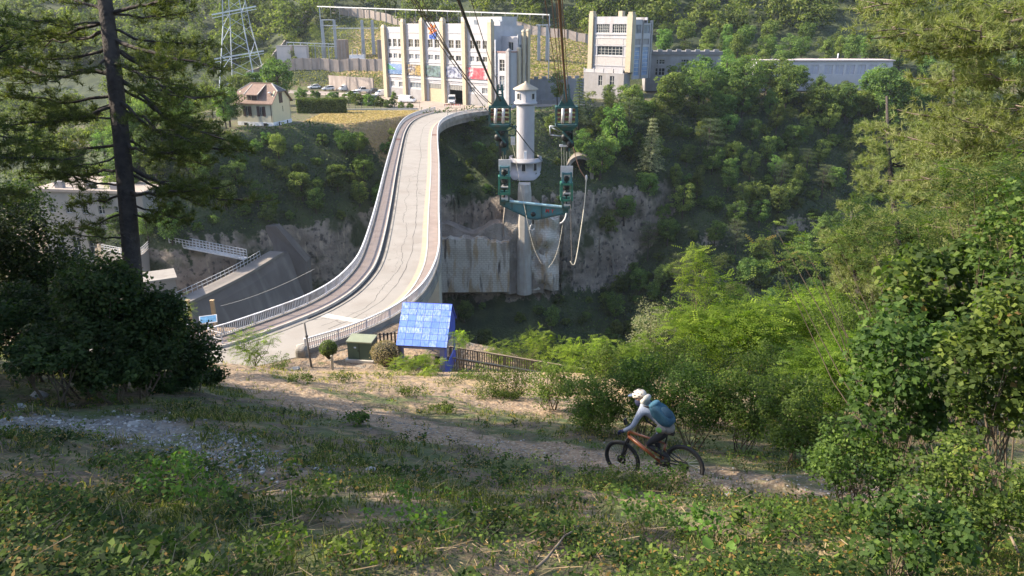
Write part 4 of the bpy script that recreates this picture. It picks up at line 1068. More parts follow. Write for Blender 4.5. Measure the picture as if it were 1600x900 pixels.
# barriers by the bridge end
for k, (px, hd) in enumerate(((700, 10), (714, -12))):
    g_ = G(px, 168, -20.9); bt_ = thing("road_barrier", "low red and white road barrier at the far end of the bridge" , "barrier", (g_[0], g_[1], -20.9), rad(hd), "barriers at the far bridge end")
    f = MB(); f.box(-1,1,-.04,.04,.55,.85); f.build("board", plain("red_barrier", (0.55,0.12,0.08)), bt_)
    f = MB()
    for q in (-.6,0.1,.7): f.box(q-.12,q+.12,-.05,-.043,.55,.85)
    for q in (-.9,.9): f.box(q-.04,q+.04,-.3,.3,0,.06); f.box(q-.04,q+.04,-.04,.04,.06,.55)
    f.build("white_band_and_feet", m_rail, bt_)

# ================================================================= SWITCHYARD
m_steel = plain("galvanised_steel", (0.42,0.45,0.50), 0.5, 0.3); m_lat = plain("pylon_steel", (0.40,0.45,0.52), 0.55, 0.2)
def lattice_col(mb, x, y, z0, z1, w, w2=None, r=0.06, n=None):
    w2 = w2 or w; n = n or max(2, int((z1-z0)/(w*1.3)))
    def c(k, i): ww = (w+(w2-w)*k/n)/2; s = ((-1,-1),(1,-1),(1,1),(-1,1))[i%4]; return Vector((x+s[0]*ww, y+s[1]*ww, z0+(z1-z0)*k/n))
    for i in range(4):
        mb.beam(c(0,i), c(n,i), r*1.5)
        for k in range(n):
            a, b = (i, i+1) if k % 2 else (i+1, i); mb.beam(c(k,a), c(k+1,b), r*.8)
def gantry(name, label, pxs, pybase, ytop, yw, beams=True, zb=None, w=0.9):
    pass
def zy(py, y, px=800): r = ray(px, py); return r[2]*(y/r[1])
def xy_(px, y, py=60): r = ray(px, py); return r[0]*(y/r[1])
# big double portal gantry left
def portal(label, legs, yb, ztop, arms, name="switchyard_gantry"):
    t = thing(name, label, "gantry", (legs[0], yb, hz(legs[0], yb)))
    z0 = t.location.z
    for X_ in legs:
        mb = MB(); lattice_col(mb, X_-legs[0], 0, hz(X_,yb)-z0-.3, ztop-z0, 1.0, 0.7, 0.09); mb.box(X_-legs[0]-.32, X_-legs[0]+.32, -.2, .2, hz(X_,yb)-z0, ztop-z0); mb.build("leg", m_steel, t)
    for a0_, a1_, z in arms:
        mb = MB(); mb.beam((a0_-legs[0],-.25,z-z0),(a1_-legs[0],-.25,z-z0),.22,.3); mb.beam((a0_-legs[0],.25,z-z0),(a1_-legs[0],.25,z-z0),.22,.3)
        n = max(3, int((a1_-a0_)/1.2))
        if a1_-a0_ < 4: mb.beam(((a0_+a1_)/2-legs[0],-.3,z-z0),((a0_+a1_)/2-legs[0],.3,z-z0),.2)
        else:
         for k in range(n): mb.beam((a0_-legs[0]+k*(a1_-a0_)/n,-.3,z-z0),(a0_-legs[0]+(k+1)*(a1_-a0_)/n,.25,z-z0),.08)
        mb.build("cross_arm", m_rail, t)
    return t
Yg = 282.
l1, l2, l3, l4 = [xy_(p, Yg) for p in (505, 524, 567, 583)]
portal("steel gantry with four tall legs in the switchyard left of the power station", [l1, l2, l3, l4], Yg, zy(31, Yg), [(l1, l2+1, zy(40, Yg)),(l2-1, l4+2, zy(44, Yg)),(l1, l2, zy(31,Yg))])
r1, r2 = xy_(842, 262), xy_(855, 262)
portal("two legged steel gantry standing right of the power station", [r1, r2], 262., zy(38,262), [(r1-1, r2+1, zy(39,262))], "steel_gantry")
# long bus beam above the roofline
bb = thing("bus_beam", "long thin white beam carrying insulators high above the power station roof", "bus beam", (xy_(500,300), 300., zy(10,300,500)))
xa, xb = xy_(500,300), xy_(858,240); zA, zB_ = zy(10,300), zy(23,240)
f = MB(); f.beam((0,0,0),(xb-xa,-60,zB_-zA+0), .35,.35); f.build("beam", m_rail, bb)
ins_ = MB(); wr_ = MB()
for k in range(22):
    q = (k+0.5)/22; p = Vector(((xb-xa)*q, -60*q, (zB_-zA)*q)); dz = 3.2 + 1.5*((k*37)%5)/5
    ins_.tube([p, p-Vector((0,0,1.4))], 0.13, 6); wr_.beam(p-Vector((0,0,1.4)), p-Vector((0,0,dz)), 0.07)
ins_.build("insulators", m_grimy, bb); wr_.build("droppers", m_steel, bb)
for px, y_ in ((503, 298), (858, 241)):
    x_ = xy_(px, y_); f = MB(); f.beam((x_-xa, y_-300, hz(x_,y_)-zA), (x_-xa, y_-300, zy(10 if px < 600 else 22, y_)-zA), .3); f.build("leg", m_steel, bb)
# lower bus frame
Yb = 274.; xa, xb = xy_(447,Yb), xy_(523,Yb)
bf = thing("bus_frame", "low white pipe frame carrying insulator stacks behind the ribbed wall", "bus frame", (xa, Yb, hz(xa,Yb)))
zt1 = zy(66,Yb)-hz(xa,Yb); f = MB(); f.beam((0,0,zt1),(xb-xa,0,zt1-.6),.25); f.beam((0,3,zt1-1),(xb-xa,3,zt1-1.6),.2); f.build("beam", m_rail, bf)
f = MB()
for k in range(8): f.beam(((xb-xa)*k/7,0,-.5),((xb-xa)*k/7,0,zt1-.3),.16)
f.build("posts", m_steel, bf)
f = MB()
for k in range(15):
    x_ = (xb-xa)*(k+.5)/15
    for j in range(4): f.lathe([(.05,0),(.22,.1),(.05,.3)], 8, (x_, 1.2, zt1-3.4+j*.45))
    f.beam((x_,1.2,-.5),(x_,1.2,zt1-3.4),.14)
f.build("insulators", m_grimy, bf)
for a, b, pt, pb_, lab in ((430,452,72,96,"pinkish blank service kiosk left of the switchyard"),(458,477,72,96,"second pinkish kiosk, nearer the bus frame")):
    y_ = 271.5; x0_, x1_ = xy_(a,y_), xy_(b,y_); zz = hz(x0_, y_); o = thing("service_kiosk", lab, "kiosk", (x0_, y_, zz))
    hh = zy(pt, y_) - zz; f = MB(); f.box(0, x1_-x0_, 0, 3, -1, hh); f.build("wall", surf("pale_pink_panel", (0.52,0.46,0.45), (0.46,0.41,0.41), 0.6, 0.8), o)
    f = MB(); f.box(-.15, x1_-x0_+.15, -.15, 3.15, hh, hh+.2); f.build("roof", m_grimy, o)
f = None
tr = thing("transformer", "grey power transformer with round drums behind the ribbed wall", "transformer", (xy_(555,267), 268.5, hz(xy_(555,267),268.5)))
zk = zy(98,268)-tr.location.z
f = MB(); f.box(-2.6,2.6,-1,1.5,-.5,zk+2.6); f.build("tank", m_rail, tr)
for k in range(4):
    f = MB(); f.lathe([(0.02,0),(0.75,0.02),(0.8,.1),(.8,2.4),(.7,2.5),(.02,2.55)], 16, (-2.6+k*1.7,-1.9,zk-1.2)); f.build("drum", m_rail, tr)
for k in range(3):
    f = MB(); 
    for j in range(5): f.lathe([(.08,0),(.3,.12),(.08,.4)], 8, (-1.6+k*1.6, 0.2, zk+2.6+j*.4))
    f.build("bushing", m_grimy, tr)
for px, hh in ((533, 62), (596, 62)):
    y_ = 276.; x_ = xy_(px, y_); zz = hz(x_, y_); o = thing("brick_pier", "tall ribbed brick fire wall %s" % ("beside the tall gantry leg" if px < 560 else "against the left end of the power station"), "brick wall", (x_, y_, zz))
    f = MB(); f.box(-1.6,1.6,-.6,4,-1,zy(hh,y_)-zz); f.build("brickwork", surf("brown_brick", (0.33,0.25,0.20), (0.25,0.19,0.16), 1.5, 0.9, bmp=.3), o)
    f = MB()
    for q in (-1.2,0,1.2): f.box(q-.15,q+.15,-.75,-.603,-1,zy(hh,y_)-zz)
    f.build("rib", m_oldc, o)
# switch poles
for px, y_, pt, in ((845,240,45),(830,236,62),(866,238,52)):
    pass
# big lattice pylon at left
y_ = 250.; xl = xy_(376, y_, 90); pyl = thing("lattice_pylon", "big blue grey lattice pylon standing left of the climbing wall", "pylon", (xl, y_, -24.0))
ztp = zy(-60, y_)+24; f = MB(); lattice_col(f, 0, 0, 0, ztp*0.55, 13, 6.5, 0.17, 5); f.build("lower_tower", m_lat, pyl)
f = MB(); lattice_col(f, 0, 0, ztp*0.55, ztp, 6.5, 3.5, 0.14, 5); f.build("upper_tower", m_lat, pyl)
f = MB()
for z_, ln in ((ztp*.30, 8.5),(ztp*.62, 7.5)):
    f.beam((-ln,0,z_+.5),(ln*.9,0,z_+3),.4); f.beam((-ln,0,z_-.5),(ln*.9,0,z_+2.2),.2)
f.build("cross_arm", plain("bright_steel", (0.55,0.6,0.66), 0.45, 0.3), pyl)
# overhead power lines
def cable(name, label, cat, pts, r, mat, sag=0.0, group=None, n=16):
    a = Vector(pts[0]); P = []
    for (p, q) in zip(pts[:-1], pts[1:]):
        p, q = Vector(p), Vector(q)
        for k in range(n):
            t = k/n; w = p.lerp(q, t); w.z -= sag*4*t*(1-t); P.append(w-a)
    P.append(Vector(pts[-1])-a)
    mb = MB(); mb.tube(P, r, 5); o = mb.build(name, mat, None, a); tag(o, label, cat, group); return o
m_wire = plain("grey_wire", (0.20,0.21,0.23), 0.5)
gl = "power lines rising to the right behind the buildings"
for (a, b) in (((795,57),(912,-4)),((800,62),(960,-14)),((845,44),(975,-6)),((822,66),(1000,-40))):
    cable("power_line", "thin power line rising to the upper right behind the buildings", "power line", [at(a[0],a[1],250), at(b[0],b[1],330)], 0.05, m_wire, 1.0, gl, 6)
gl = "power lines rising from the switchyard"
for (a, b) in (((505,32),(612,-20)),((524,31),(640,-25)),((567,34),(700,-30))):
    cable("power_line", "thin power line rising from the left switchyard gantry", "power line", [at(a[0],a[1],290), at(b[0],b[1],370)], 0.05, m_wire, 1.0, gl, 6)

# ================================================================= DAM AND INTAKE BUILDING
m_dam = surf("dark_dam_concrete", (0.17,0.145,0.135), (0.13,0.112,0.105), 0.25, 0.9, (0.30,0.27,0.24), 0.35, 0.45, streak=True, bmp=0.4, world=True)
m_dam2 = surf("pale_dam_concrete", (0.30,0.275,0.25), (0.24,0.22,0.20), 0.4, 0.9, (0.17,0.15,0.14), 0.35, 0.55, streak=True, bmp=0.3, world=True)
ZC = -42.0
A = G(288, 470, ZC); B = G(425, 398, ZC)
dm_ = thing("dam", "dark concrete gravity dam with a railed walkway along its crest", "dam", tuple(A))
dv = (B-A)[:2]; Ld = np.hypot(*dv); dv /= Ld; nd = np.array([dv[1], -dv[0]])   # downstream: to the right of travel
def dpt(s, n, z):    # s along crest, n downstream
    bow = 0.8*math.sin(PI*min(max(s/Ld,0),1))
    p = A[:2] + dv*s + nd*(n + bow); return (p[0]-A[0], p[1]-A[1], z-ZC)
mb = MB(); ns = 14; prof = [(-1.2,-85),(-1.2,-42.4),(1.0,-42.4),(1.6,-44.0),(3.2,-50),(7,-58),(15,-68),(24,-85)]
vs = []
for i in range(ns+1):
    s = -8 + (Ld+12)*i/ns
    for (nn_, z) in prof: vs.append(dpt(s, nn_, z))
k = len(prof); fs = [(i*k+j, i*k+j+1, (i+1)*k+j+1, (i+1)*k+j) for i in range(ns) for j in range(k-1)] + [tuple(range(k)), tuple(ns*k+j for j in range(k))[::-1]]
mb.add(vs, fs); mb.build("face", m_dam, dm_)
mb = MB(); vs = []
for i in range(ns+1):
    s = -8 + (Ld+10)*i/ns
    for (nn_, z) in ((-1.6,-42.4),(-1.6,-41.9),(1.3,-41.9),(1.3,-42.4)): vs.append(dpt(s, nn_, z))
fs = [(i*4+j, i*4+(j+1)%4, (i+1)*4+(j+1)%4, (i+1)*4+j) for i in range(ns) for j in range(4)] + [(0,1,2,3),(ns*4+3,ns*4+2,ns*4+1,ns*4)]
mb.add(vs, fs); mb.build("crest_walkway", surf("worn_crest_concrete", (0.23,0.205,0.185), (0.18,0.16,0.145), .6, .9, world=True), dm_)
mb = MB()
for nn_ in (-1.45,):
    prev = None
    for i in range(26):
        s = -6 + (Ld+4)*i/25; p = Vector(dpt(s, nn_, -41.9)); mb.beam(p, p+Vector((0,0,1.15)), .08)
        if prev:
            for zz in (0.55, 1.15): mb.beam(prev+Vector((0,0,zz)), p+Vector((0,0,zz)), .07)
        prev = p
mb.build("railing", m_rail, dm_)
mb = MB()
for s, n0, n1, w in ((Ld*.55, 4.5, 16, .25),(Ld*.3,5,18,.2),(Ld*.8,5,14,.22)): pass
for j in range(9):
    s = Ld*0.02 + j*0.55; a = Vector(dpt(s, 11.3, -62.6)); 
    b_ = Vector(dpt(s, 16, -68.8)); mb.beam(a+Vector((0,0,.25)), b_+Vector((0,0,.3)), 0.18+0.2*((j*5)%3)/3, .08)
mb.build("water_trickle", plain("white_water", (0.7,0.72,0.75), 0.3), dm_)
# right abutment fin and left gate block
mb = MB(); p0 = Vector(dpt(Ld+3, -1, -42)); mb.add([(p0.x-1.5,p0.y,-8),(p0.x+1.5,p0.y,-8),(p0.x+6,p0.y+1,-14),(p0.x-1.5,p0.y,4.8),(p0.x+0.6,p0.y,4.8),(p0.x+5.5,p0.y+1,-2.8),
    (p0.x-1.5,p0.y+4,-8),(p0.x+1.5,p0.y+4,-8),(p0.x+6,p0.y+5,-14),(p0.x-1.5,p0.y+4,4.8),(p0.x+0.6,p0.y+4,4.8),(p0.x+5.5,p0.y+5,-2.8)],
    [(0,1,2,5,4,3),(9,10,11,8,7,6),(3,4,10,9),(4,5,11,10),(5,2,8,11),(0,3,9,6),(2,1,7,8),(1,0,6,7)]); mb.build("abutment_fin", m_dam, dm_)
gb = G(252, 478, -44.0)
gt = thing("gate_block", "square pale concrete block with timber struts at the near end of the dam", "gate house", tuple(gb), 0.5)
mb = MB(); mb.box(-2.6,2.6,-2.4,2.4,-8,5.0); mb.build("block", m_dam2, gt)
mb = MB(); mb.box(-2.9,2.9,-2.7,2.7,5.0,5.35); mb.build("cap", m_dam2, gt)
mb = MB()
for q in (-1.6,-.6,.4): mb.beam((q,-2.6,2.6),(q+1.0,-4.6,-2.4),.3)
mb.build("strut", plain("tan_timber", (0.42,0.30,0.16), .8), gt)
# intake building
ib = thing("intake_building", "tall pale concrete intake building with flat roof seen behind the left pine", "building", (-87.5, 134.0, -46.0), rad(-8))
m_ib = surf("cream_grey_render", (0.31,0.285,0.26), (0.26,0.24,0.22), 0.5, 0.85, (0.25,0.22,0.2), 0.5, 0.5, streak=True)
Hh = 17.0; mb = MB(); ws = [(2+k*3.3,3.2+k*3.3,13.0,14.6) for k in range(6)] + [(2+k*3.3,3.6+k*3.3,5.0,8.4) for k in range(6)]
wall_open(mb, 0, 21, -10, Hh, 0, .4, ws); mb.box(0,.4,.4,13,-10,Hh); mb.box(20.6,21,.4,13,-10,Hh); mb.box(.4,20.6,12.6,13,-10,Hh); mb.build("wall", m_ib, ib)
mb = MB(); mb.box(-.4,21.4,-.4,13.4,Hh,Hh+.5); mb.build("roof", surf("warm_roof", (0.36,0.30,0.26), (0.3,0.25,0.22), 0.6, 0.9), ib)
for a in (3.5, 9.8, 14.6):
    mb = MB(); mb.box(a, a+1.6, .6, 1.4, Hh+.5, Hh+1.7); mb.build("roof_vent", m_grimy, ib)
mb = MB()
for k in range(9): mb.box(1+k*2.3,1.2+k*2.3,12.6,12.8,Hh+.5,Hh+1.7)
mb.box(0.8,20,12.62,12.78,Hh+1.6,Hh+1.75); mb.build("railing", m_rail, ib)
for o_ in ws: window(ib, *o_, 0, 2, 2)
# curved retaining wall and catwalk
def vwall(name, label, pts, zt_, zb_, th, mat):
    o0 = pts[0]; t = thing(name, label, "retaining wall", (o0[0], o0[1], zb_)); mb = MB()
    P = catmull(pts, 40) if len(pts) > 2 else np.array(pts); N = normals(P)
    vs = []
    for i in range(len(P)):
        for s, z in ((0,zb_),(0,zt_),(th,zt_),(th,zb_)): q = P[i]-N[i]*s; vs.append((q[0]-o0[0], q[1]-o0[1], z-zb_))
    n = len(P); fs = [(i*4+j,(i+1)*4+j,(i+1)*4+(j+1)%4,i*4+(j+1)%4) for i in range(n-1) for j in range(4)] + [(0,1,2,3),((n-1)*4+3,(n-1)*4+2,(n-1)*4+1,(n-1)*4)]
    mb.add(vs, fs); mb.build("wall", mat, t); return t
w0 = [tuple(G(px,py,-38.5)[:2]) for px, py in ((160,392),(215,400),(238,383),(275,373),(310,376))]
vwall("curved_retaining_wall", "curved pale concrete retaining wall under the white catwalk", w0, -38.6, -62, 3.0, m_dam2)
ca, cb = G(268, 381, -38.0), G(384, 404, -40.6)
ct = thing("catwalk", "white railed steel catwalk running down to the dam crest", "footbridge", tuple(ca))
mb = MB(); d_ = Vector(cb-ca); mb.beam((0,0,0), d_, 1.4, .25); mb.build("deck", m_rail, ct)
sd_ = Vector((d_.y, -d_.x, 0)).normalized()*0.7
for sgn in (-1, 1):
    mb = MB(); n = 22
    for k in range(n+1): p = d_*(k/n)+sd_*sgn; mb.beam(p, p+Vector((0,0,1.5)), .09)
    for zz in (.5,1.0,1.5): mb.beam(sd_*sgn+Vector((0,0,zz)), d_+sd_*sgn+Vector((0,0,zz)), .08)
    mb.build("railing", m_rail, ct)
rw = thing("stair_railing", "white railing following the curved wall left of the catwalk", "railing", (w0[0][0], w0[0][1], -38.6))
P = catmull(w0, 36)[:26]; mb = MB(); prev = None
for p in P:
    q = Vector((p[0]-w0[0][0], p[1]-w0[0][1], 0)); mb.beam(q, q+Vector((0,0,1.3)), .08)
    if prev is not None:
        for zz in (.45,.9,1.3): mb.beam(prev+Vector((0,0,zz)), q+Vector((0,0,zz)), .08)
    prev = q
mb.build("rails", m_rail, rw)
cable("guy_cable", "thin cable slanting across the dam face to the bridge", "cable", [at(345,478,118), at(492,420,96)], 0.03, m_wire, 0.5)

# viewpoint left of the bridge: panels and timber posts
for px, py, lab in ((282,497,"pale tilted information panel at the viewpoint left of the road"),(328,513,"blue information panel at the viewpoint beside the bridge railing")):
    g_ = G(px, py+4, -21.0); o = thing("information_panel", lab, "information panel", (g_[0], g_[1], -21.0), 0.35)
    f = MB(); f.box(-.45,-.38,-.04,.04,0,.85); f.build("leg", m_steel, o); f = MB(); f.box(.38,.45,-.04,.04,0,.85); f.build("leg", m_steel, o)
    Mx = Matrix.Translation((0,0,.9)) @ Matrix.Rotation(rad(32), 4, 'X'); f = MB(); f.box(-.6,.6,-.35,.35,-.03,.03,Mx); bd = f.build("board", m_rail, o)
    if px > 300:
        f = MB(); f.box(-.54,.54,-.29,.29,.033,.036,Mx); f.build("picture", plain("blue_picture", (0.12,0.32,0.55), .5, vary=.3, scale=3), bd)
for px, lab in ((299,"left of two square timber posts in front of the dam"),(337,"right of two square timber posts in front of the dam")):
    g_ = at(px, 510, 62.); o = thing("timber_post", lab, "post", (g_[0], g_[1], g_[2]))
    f = MB(); f.box(-.14,.14,-.14,.14,-2,2.3); f.box(-.17,.17,-.17,.17,2.3,2.36); f.build("shaft", surf("weathered_tan_timber", (0.40,0.30,0.17), (0.3,0.22,0.13), 3, .8), o)
post_fence("viewpoint_railing", "pale low railing at the viewpoint left of the road", [tuple(G(225,489,-20)[:2]), tuple(G(262,500,-20)[:2]), tuple(G(345,520,-20)[:2])], -21.0, 1.0, 0.9, mat=m_rail, rails=(.5,1.0))
# ================================================================= BLUE SHELTER AND NEARBY
def blue_roof_mat():
    m, n, l, b = newmat("blue_roof_tiles"); tc = n.new("ShaderNodeTexCoord")
    c = mixc(n, l, noise_fac(n, l, tc.outputs['Object'], 2.5, 5), (0.10,0.20,0.72), (0.15,0.27,0.80))
    br_ = n.new("ShaderNodeTexBrick"); br_.offset = 0; br_.inputs['Scale'].default_value = 1.0; br_.inputs['Brick Width'].default_value = 0.53; br_.inputs['Row Height'].default_value = 0.43; br_.inputs['Mortar Size'].default_value = 0.012
    uv = n.new("ShaderNodeUVMap"); l.new(tc.outputs['UV'], br_.inputs['Vector'])
    # white sun glare put into the colour, different on every tile
    br_.inputs['Color1'].default_value = (0,0,0,1); br_.inputs['Color2'].default_value = (1,1,1,1); br_.inputs['Mortar'].default_value = (0,0,0,1)
    w = noise_fac(n, l, tc.outputs['UV'], 5.0, 8, 0.42, 0.58, 0.4, (3.0, 0.8, 1))
    k = math_(n, l, 'MULTIPLY', w, math_(n, l, 'MULTIPLY', br_.outputs['Color'], 0.62))
    c = mixc(n, l, k, c, (0.62,0.70,0.85))
    c = mixc(n, l, br_.outputs['Fac'], c, (0.02,0.04,0.22))
    l.new(c, b.inputs['Base Color']); b.inputs['Roughness'].default_value = 0.35
    return m
m_blue = surf("blue_paint", (0.05,0.09,0.50), (0.04,0.075,0.42), 1.5, 0.5, (0.12,0.16,0.45), 2, 0.4)
m_bluegrey = surf("blue_grey_posts", (0.13,0.16,0.32), (0.10,0.12,0.26), 2, 0.6)
SX, SY, SZ = -7.35, 43.6, -21.9
sh = thing("blue_shelter", "small open blue shelter with steep glare-whitened blue tiled roof beside the timber walkway", "shelter", (SX, SY, SZ), rad(-7))
w_, d_s, ze, zr = 3.15, 3.1, 2.5, 4.55
ridge_y = 1.95
def roof_slab(y0, z0, y1, z1, mat, uv=True):
    me = bpy.data.meshes.new("roof_panel"); import bmesh; bm = bmesh.new()
    ny_, nz_ = (z1-z0), -(y1-y0); L_ = math.hypot(ny_, nz_); oy, oz = -abs(ny_)/L_*.08 if y1 > y0 else abs(ny_)/L_*.08, abs(nz_)/L_*.08
    P = [(-.08,y0,z0),(w_+.08,y0,z0),(w_+.08,y1,z1),(-.08,y1,z1)]; Q = [(p[0],p[1]+oy,p[2]+oz) for p in P]
    vs = [bm.verts.new(p) for p in P+Q]; uvl = bm.loops.layers.uv.new("UVMap")
    L2 = math.hypot(y1-y0, z1-z0)
    for f in ((4,5,6,7),(3,2,1,0),(0,1,5,4),(1,2,6,5),(2,3,7,6),(3,0,4,7)):
        fa = bm.faces.new([vs[i] for i in f])
        for lp in fa.loops: 
            i = lp.vert.index if False else [k for k in f][list(fa.loops).index(lp)]
            lp[uvl].uv = (P[i%4][0]+.08, L2 if i%4 in (2,3) else 0)
    bm.normal_update(); bm.to_mesh(me); bm.free(); me.materials.append(mat); o = bpy.data.objects.new("roof_panel", me); C.objects.link(o); o.parent = sh; return o
roof_slab(-0.12, ze-0.1, ridge_y, zr, blue_roof_mat()); roof_slab(d_s+.12, ze+0.6, ridge_y, zr, blue_roof_mat() if False else m_blue)
for x0_ in (0.0, w_-0.08):
    f = MB(); f.prism([(0.0,ze-.05),(d_s,ze-.05),(d_s,ze+.75),(ridge_y,zr-.1),(0.0,ze+.05)], x0_, x0_+0.08, 'x'); f.build("gable", m_blue, sh)
f = MB(); f.prism([(-.02,0),(.34,0),(.34,ze-.05),(.0,ze-.05)], w_-0.1, w_-0.02, 'x'); f.box(w_-.1,w_-.02,.34,d_s,0,1.0); f.box(w_-.1,w_-.02,d_s-.3,d_s,1.0,ze-.05); f.build("side_wall", m_blue, sh)
for a, b in ((0,.3),(w_-.42,w_-.1)):
    f = MB(); f.add([(a+.12*(a==0),0,0),(b,0,0),(b,0,ze-.3),(a,0,ze-.3),(a+.12*(a==0),.3,0),(b,.3,0),(b,.3,ze-.3),(a,.3,ze-.3)], [(0,1,2,3),(7,6,5,4),(0,4,5,1),(1,5,6,2),(2,6,7,3),(3,7,4,0)]); f.build("post", m_bluegrey, sh)
f = MB(); f.box(0, w_-.1, -.02, .28, ze-.3, ze-.06); f.build("lintel", m_bluegrey, sh)
f = MB(); f.box(.3, w_-.42, .05, .12, .0, .75); f.build("low_wall", m_bluegrey, sh)
f = MB(); f.box(0, .1, d_s-.2, d_s, 0, ze); f.box(1.5,1.6,d_s-.15,d_s-.05,0,ze); f.build("rear_posts", m_bluegrey, sh)
f = MB(); f.box(.9,1.5,.5,.62,.95,1.45); f.box(2.3,2.85,.5,.62,.95,1.45); f.build("board", m_dark, sh)
# electrical cabinet
gx_ = G(541, 566, -21.0); cab = thing("electrical_cabinet", "squat dark green electrical cabinet with paler lid left of the blue shelter", "cabinet", (gx_[0]+.1, gx_[1]+.2, -21.0), rad(-8))
m_grn = surf("dark_green_cabinet", (0.035,0.07,0.05), (0.03,0.06,0.045), 2, .5)
f = MB(); f.box(0,1.62,0,1.15,.15,1.35); f.build("body", m_grn, cab)
f = MB(); f.prism([(-.05,1.35),(1.2,1.35),(1.2,1.47),(-.05,1.43)], -.06, 1.68, 'x'); f.build("lid", surf("tan_green_lid", (0.24,0.26,0.17), (0.2,0.22,0.15), 2, .6), cab)
f = MB(); f.box(-.15,1.75,-.18,1.2,-.2,.15); f.build("plinth", m_kerb, cab)
f = MB(); f.box(.79,.82,-.012,-.003,.2,1.3); f.box(.7,.74,-.03,-.003,.7,.85); f.build("door_seam", m_dark, cab)
f = MB(); f.box(.45,.6,-.012,-.003,.95,1.05); f.build("sticker", plain("white_blue_sticker", (0.4,0.5,0.65)), cab)
# pole, marker, stones
g_ = hit(487, 574)[0]; gz = hz(g_[0], g_[1]); po = thing("wooden_pole", "thin leaning grey wooden pole standing at the road edge by the railing end", "pole", (g_[0], g_[1], gz-.2))
f = MB(); f.tube([(0,0,0),(-.18,0,3.3)], [.075,.06], 8); f.build("shaft", surf("grey_timber", (0.16,0.15,0.14), (0.11,0.10,0.095), 5, .9), po)
f = MB(); f.lathe([(0.09,0),(.09,.12),(.01,.14)], 8, (-.12,0,2.3)); f.build("collar", m_dark, po)
g_ = hit(520, 578)[0]; o = thing("marker_post", "short grey marker post in front of the clipped round bush", "post", (g_[0], g_[1], hz(g_[0],g_[1])-.1))
f = MB(); f.box(-.06,.06,-.06,.06,0,1.05); f.lathe([(0.09,1.05),(.05,1.12),(.01,1.13)], 6); f.build("shaft", surf("pale_post", (0.3,0.28,0.22), None, 3, .9), o)
# timber walkway
m_tim = surf("weathered_timber", (0.30,0.225,0.15), (0.22,0.165,0.11), 4, .85, (0.13,0.10,0.075), 1.5, .5)
tw0 = np.array([-4.3, 45.2, -22.25]); tw1 = np.array([5.2, 45.4, -24.1])
wk = thing("timber_walkway", "sloping timber walkway with two picket railings leading right from the blue shelter", "walkway", tuple(tw0))
dd = Vector(tw1-tw0)
mb = MB()
for k in range(40):
    a = dd*(k/40)+Vector((0,0,0)); mb.box(a.x, a.x+dd.x/40-.03, a.y-.05, a.y+1.75, a.z-.08, a.z)
mb.beam((0,.05,-.15), dd+Vector((0,.05,-.15)), .1,.2); mb.beam((0,1.65,-.15), dd+Vector((0,1.65,-.15)), .1,.2); mb.build("deck", m_tim, wk)
for yy in (0.0, 1.7):
    mb = MB(); mb.beam(Vector((0,yy,1.15)), dd+Vector((0,yy,1.15)), .16, .07); mb.beam(Vector((0,yy,.25)), dd+Vector((0,yy,.25)), .06, .08)
    for k in range(6):
        p = dd*(k/5)+Vector((0,yy,0)); mb.box(p.x-.07,p.x+.07,p.y-.07,p.y+.07,p.z-1.6,p.z+1.14)
    for k in range(58):
        p = dd*((k+.5)/58)+Vector((0,yy,0)); mb.box(p.x-.035,p.x+.035,p.y-.02,p.y+.02,p.z+.2,p.z+1.12)
    mb.build("railing", m_tim, wk)
wk2 = post_fence("picket_fence", "dark low picket fence below the bridge railing behind the cabinet", [(-10.6,46.6),(-7.6,47.2)], -21.2, 1.1, .25, mat=m_dark, rails=(.2,.9), r=.05)
for (px, py, s, lab) in ((462,575,6,"white boulder at the road edge under the wooden pole"),(61,619,11,"pale white boulder at the top edge of the gravel track"),(32,633,6.5,"flat pale stone beside the white boulder on the gravel track"),
                    (109,632,6,"grey stone right of the white boulder on the gravel track"),(208,661,7,"pale stone at the right end of the gravel patch"),(139,843,8,"pale angular stone among the weeds at lower left"),
                    (1140,772,7,"pale stone on the slope below the rear bicycle wheel"),(1106,779,4,"small white stone left of the pale stone below the bicycle"),(579,733,7,"grey stone in the grass left of centre")):
    g_, t_ = hit(px, py+3); z_ = hz(g_[0], g_[1]); s = s*t_/FPX
    rng = random.Random(px); o = thing("stone", lab, "stone", (g_[0], g_[1], z_))
    import bmesh
    bm = bmesh.new(); bmesh.ops.create_icosphere(bm, subdivisions=2, radius=1)
    for v in bm.verts:
        v.co *= 1 + .35*mnoise.noise(v.co*1.3+Vector((px,0,0))); v.co = Vector((v.co.x*s*1.25, v.co.y*s, v.co.z*s*.65+s*.2))
    me = bpy.data.meshes.new("rock"); bm.to_mesh(me); bm.free(); me.materials.append(surf("pale_limestone", (0.34,0.33,0.31), (0.24,0.23,0.215), 6, .9, bmp=.3)); oo = bpy.data.objects.new("rock", me); C.objects.link(oo); oo.parent = o

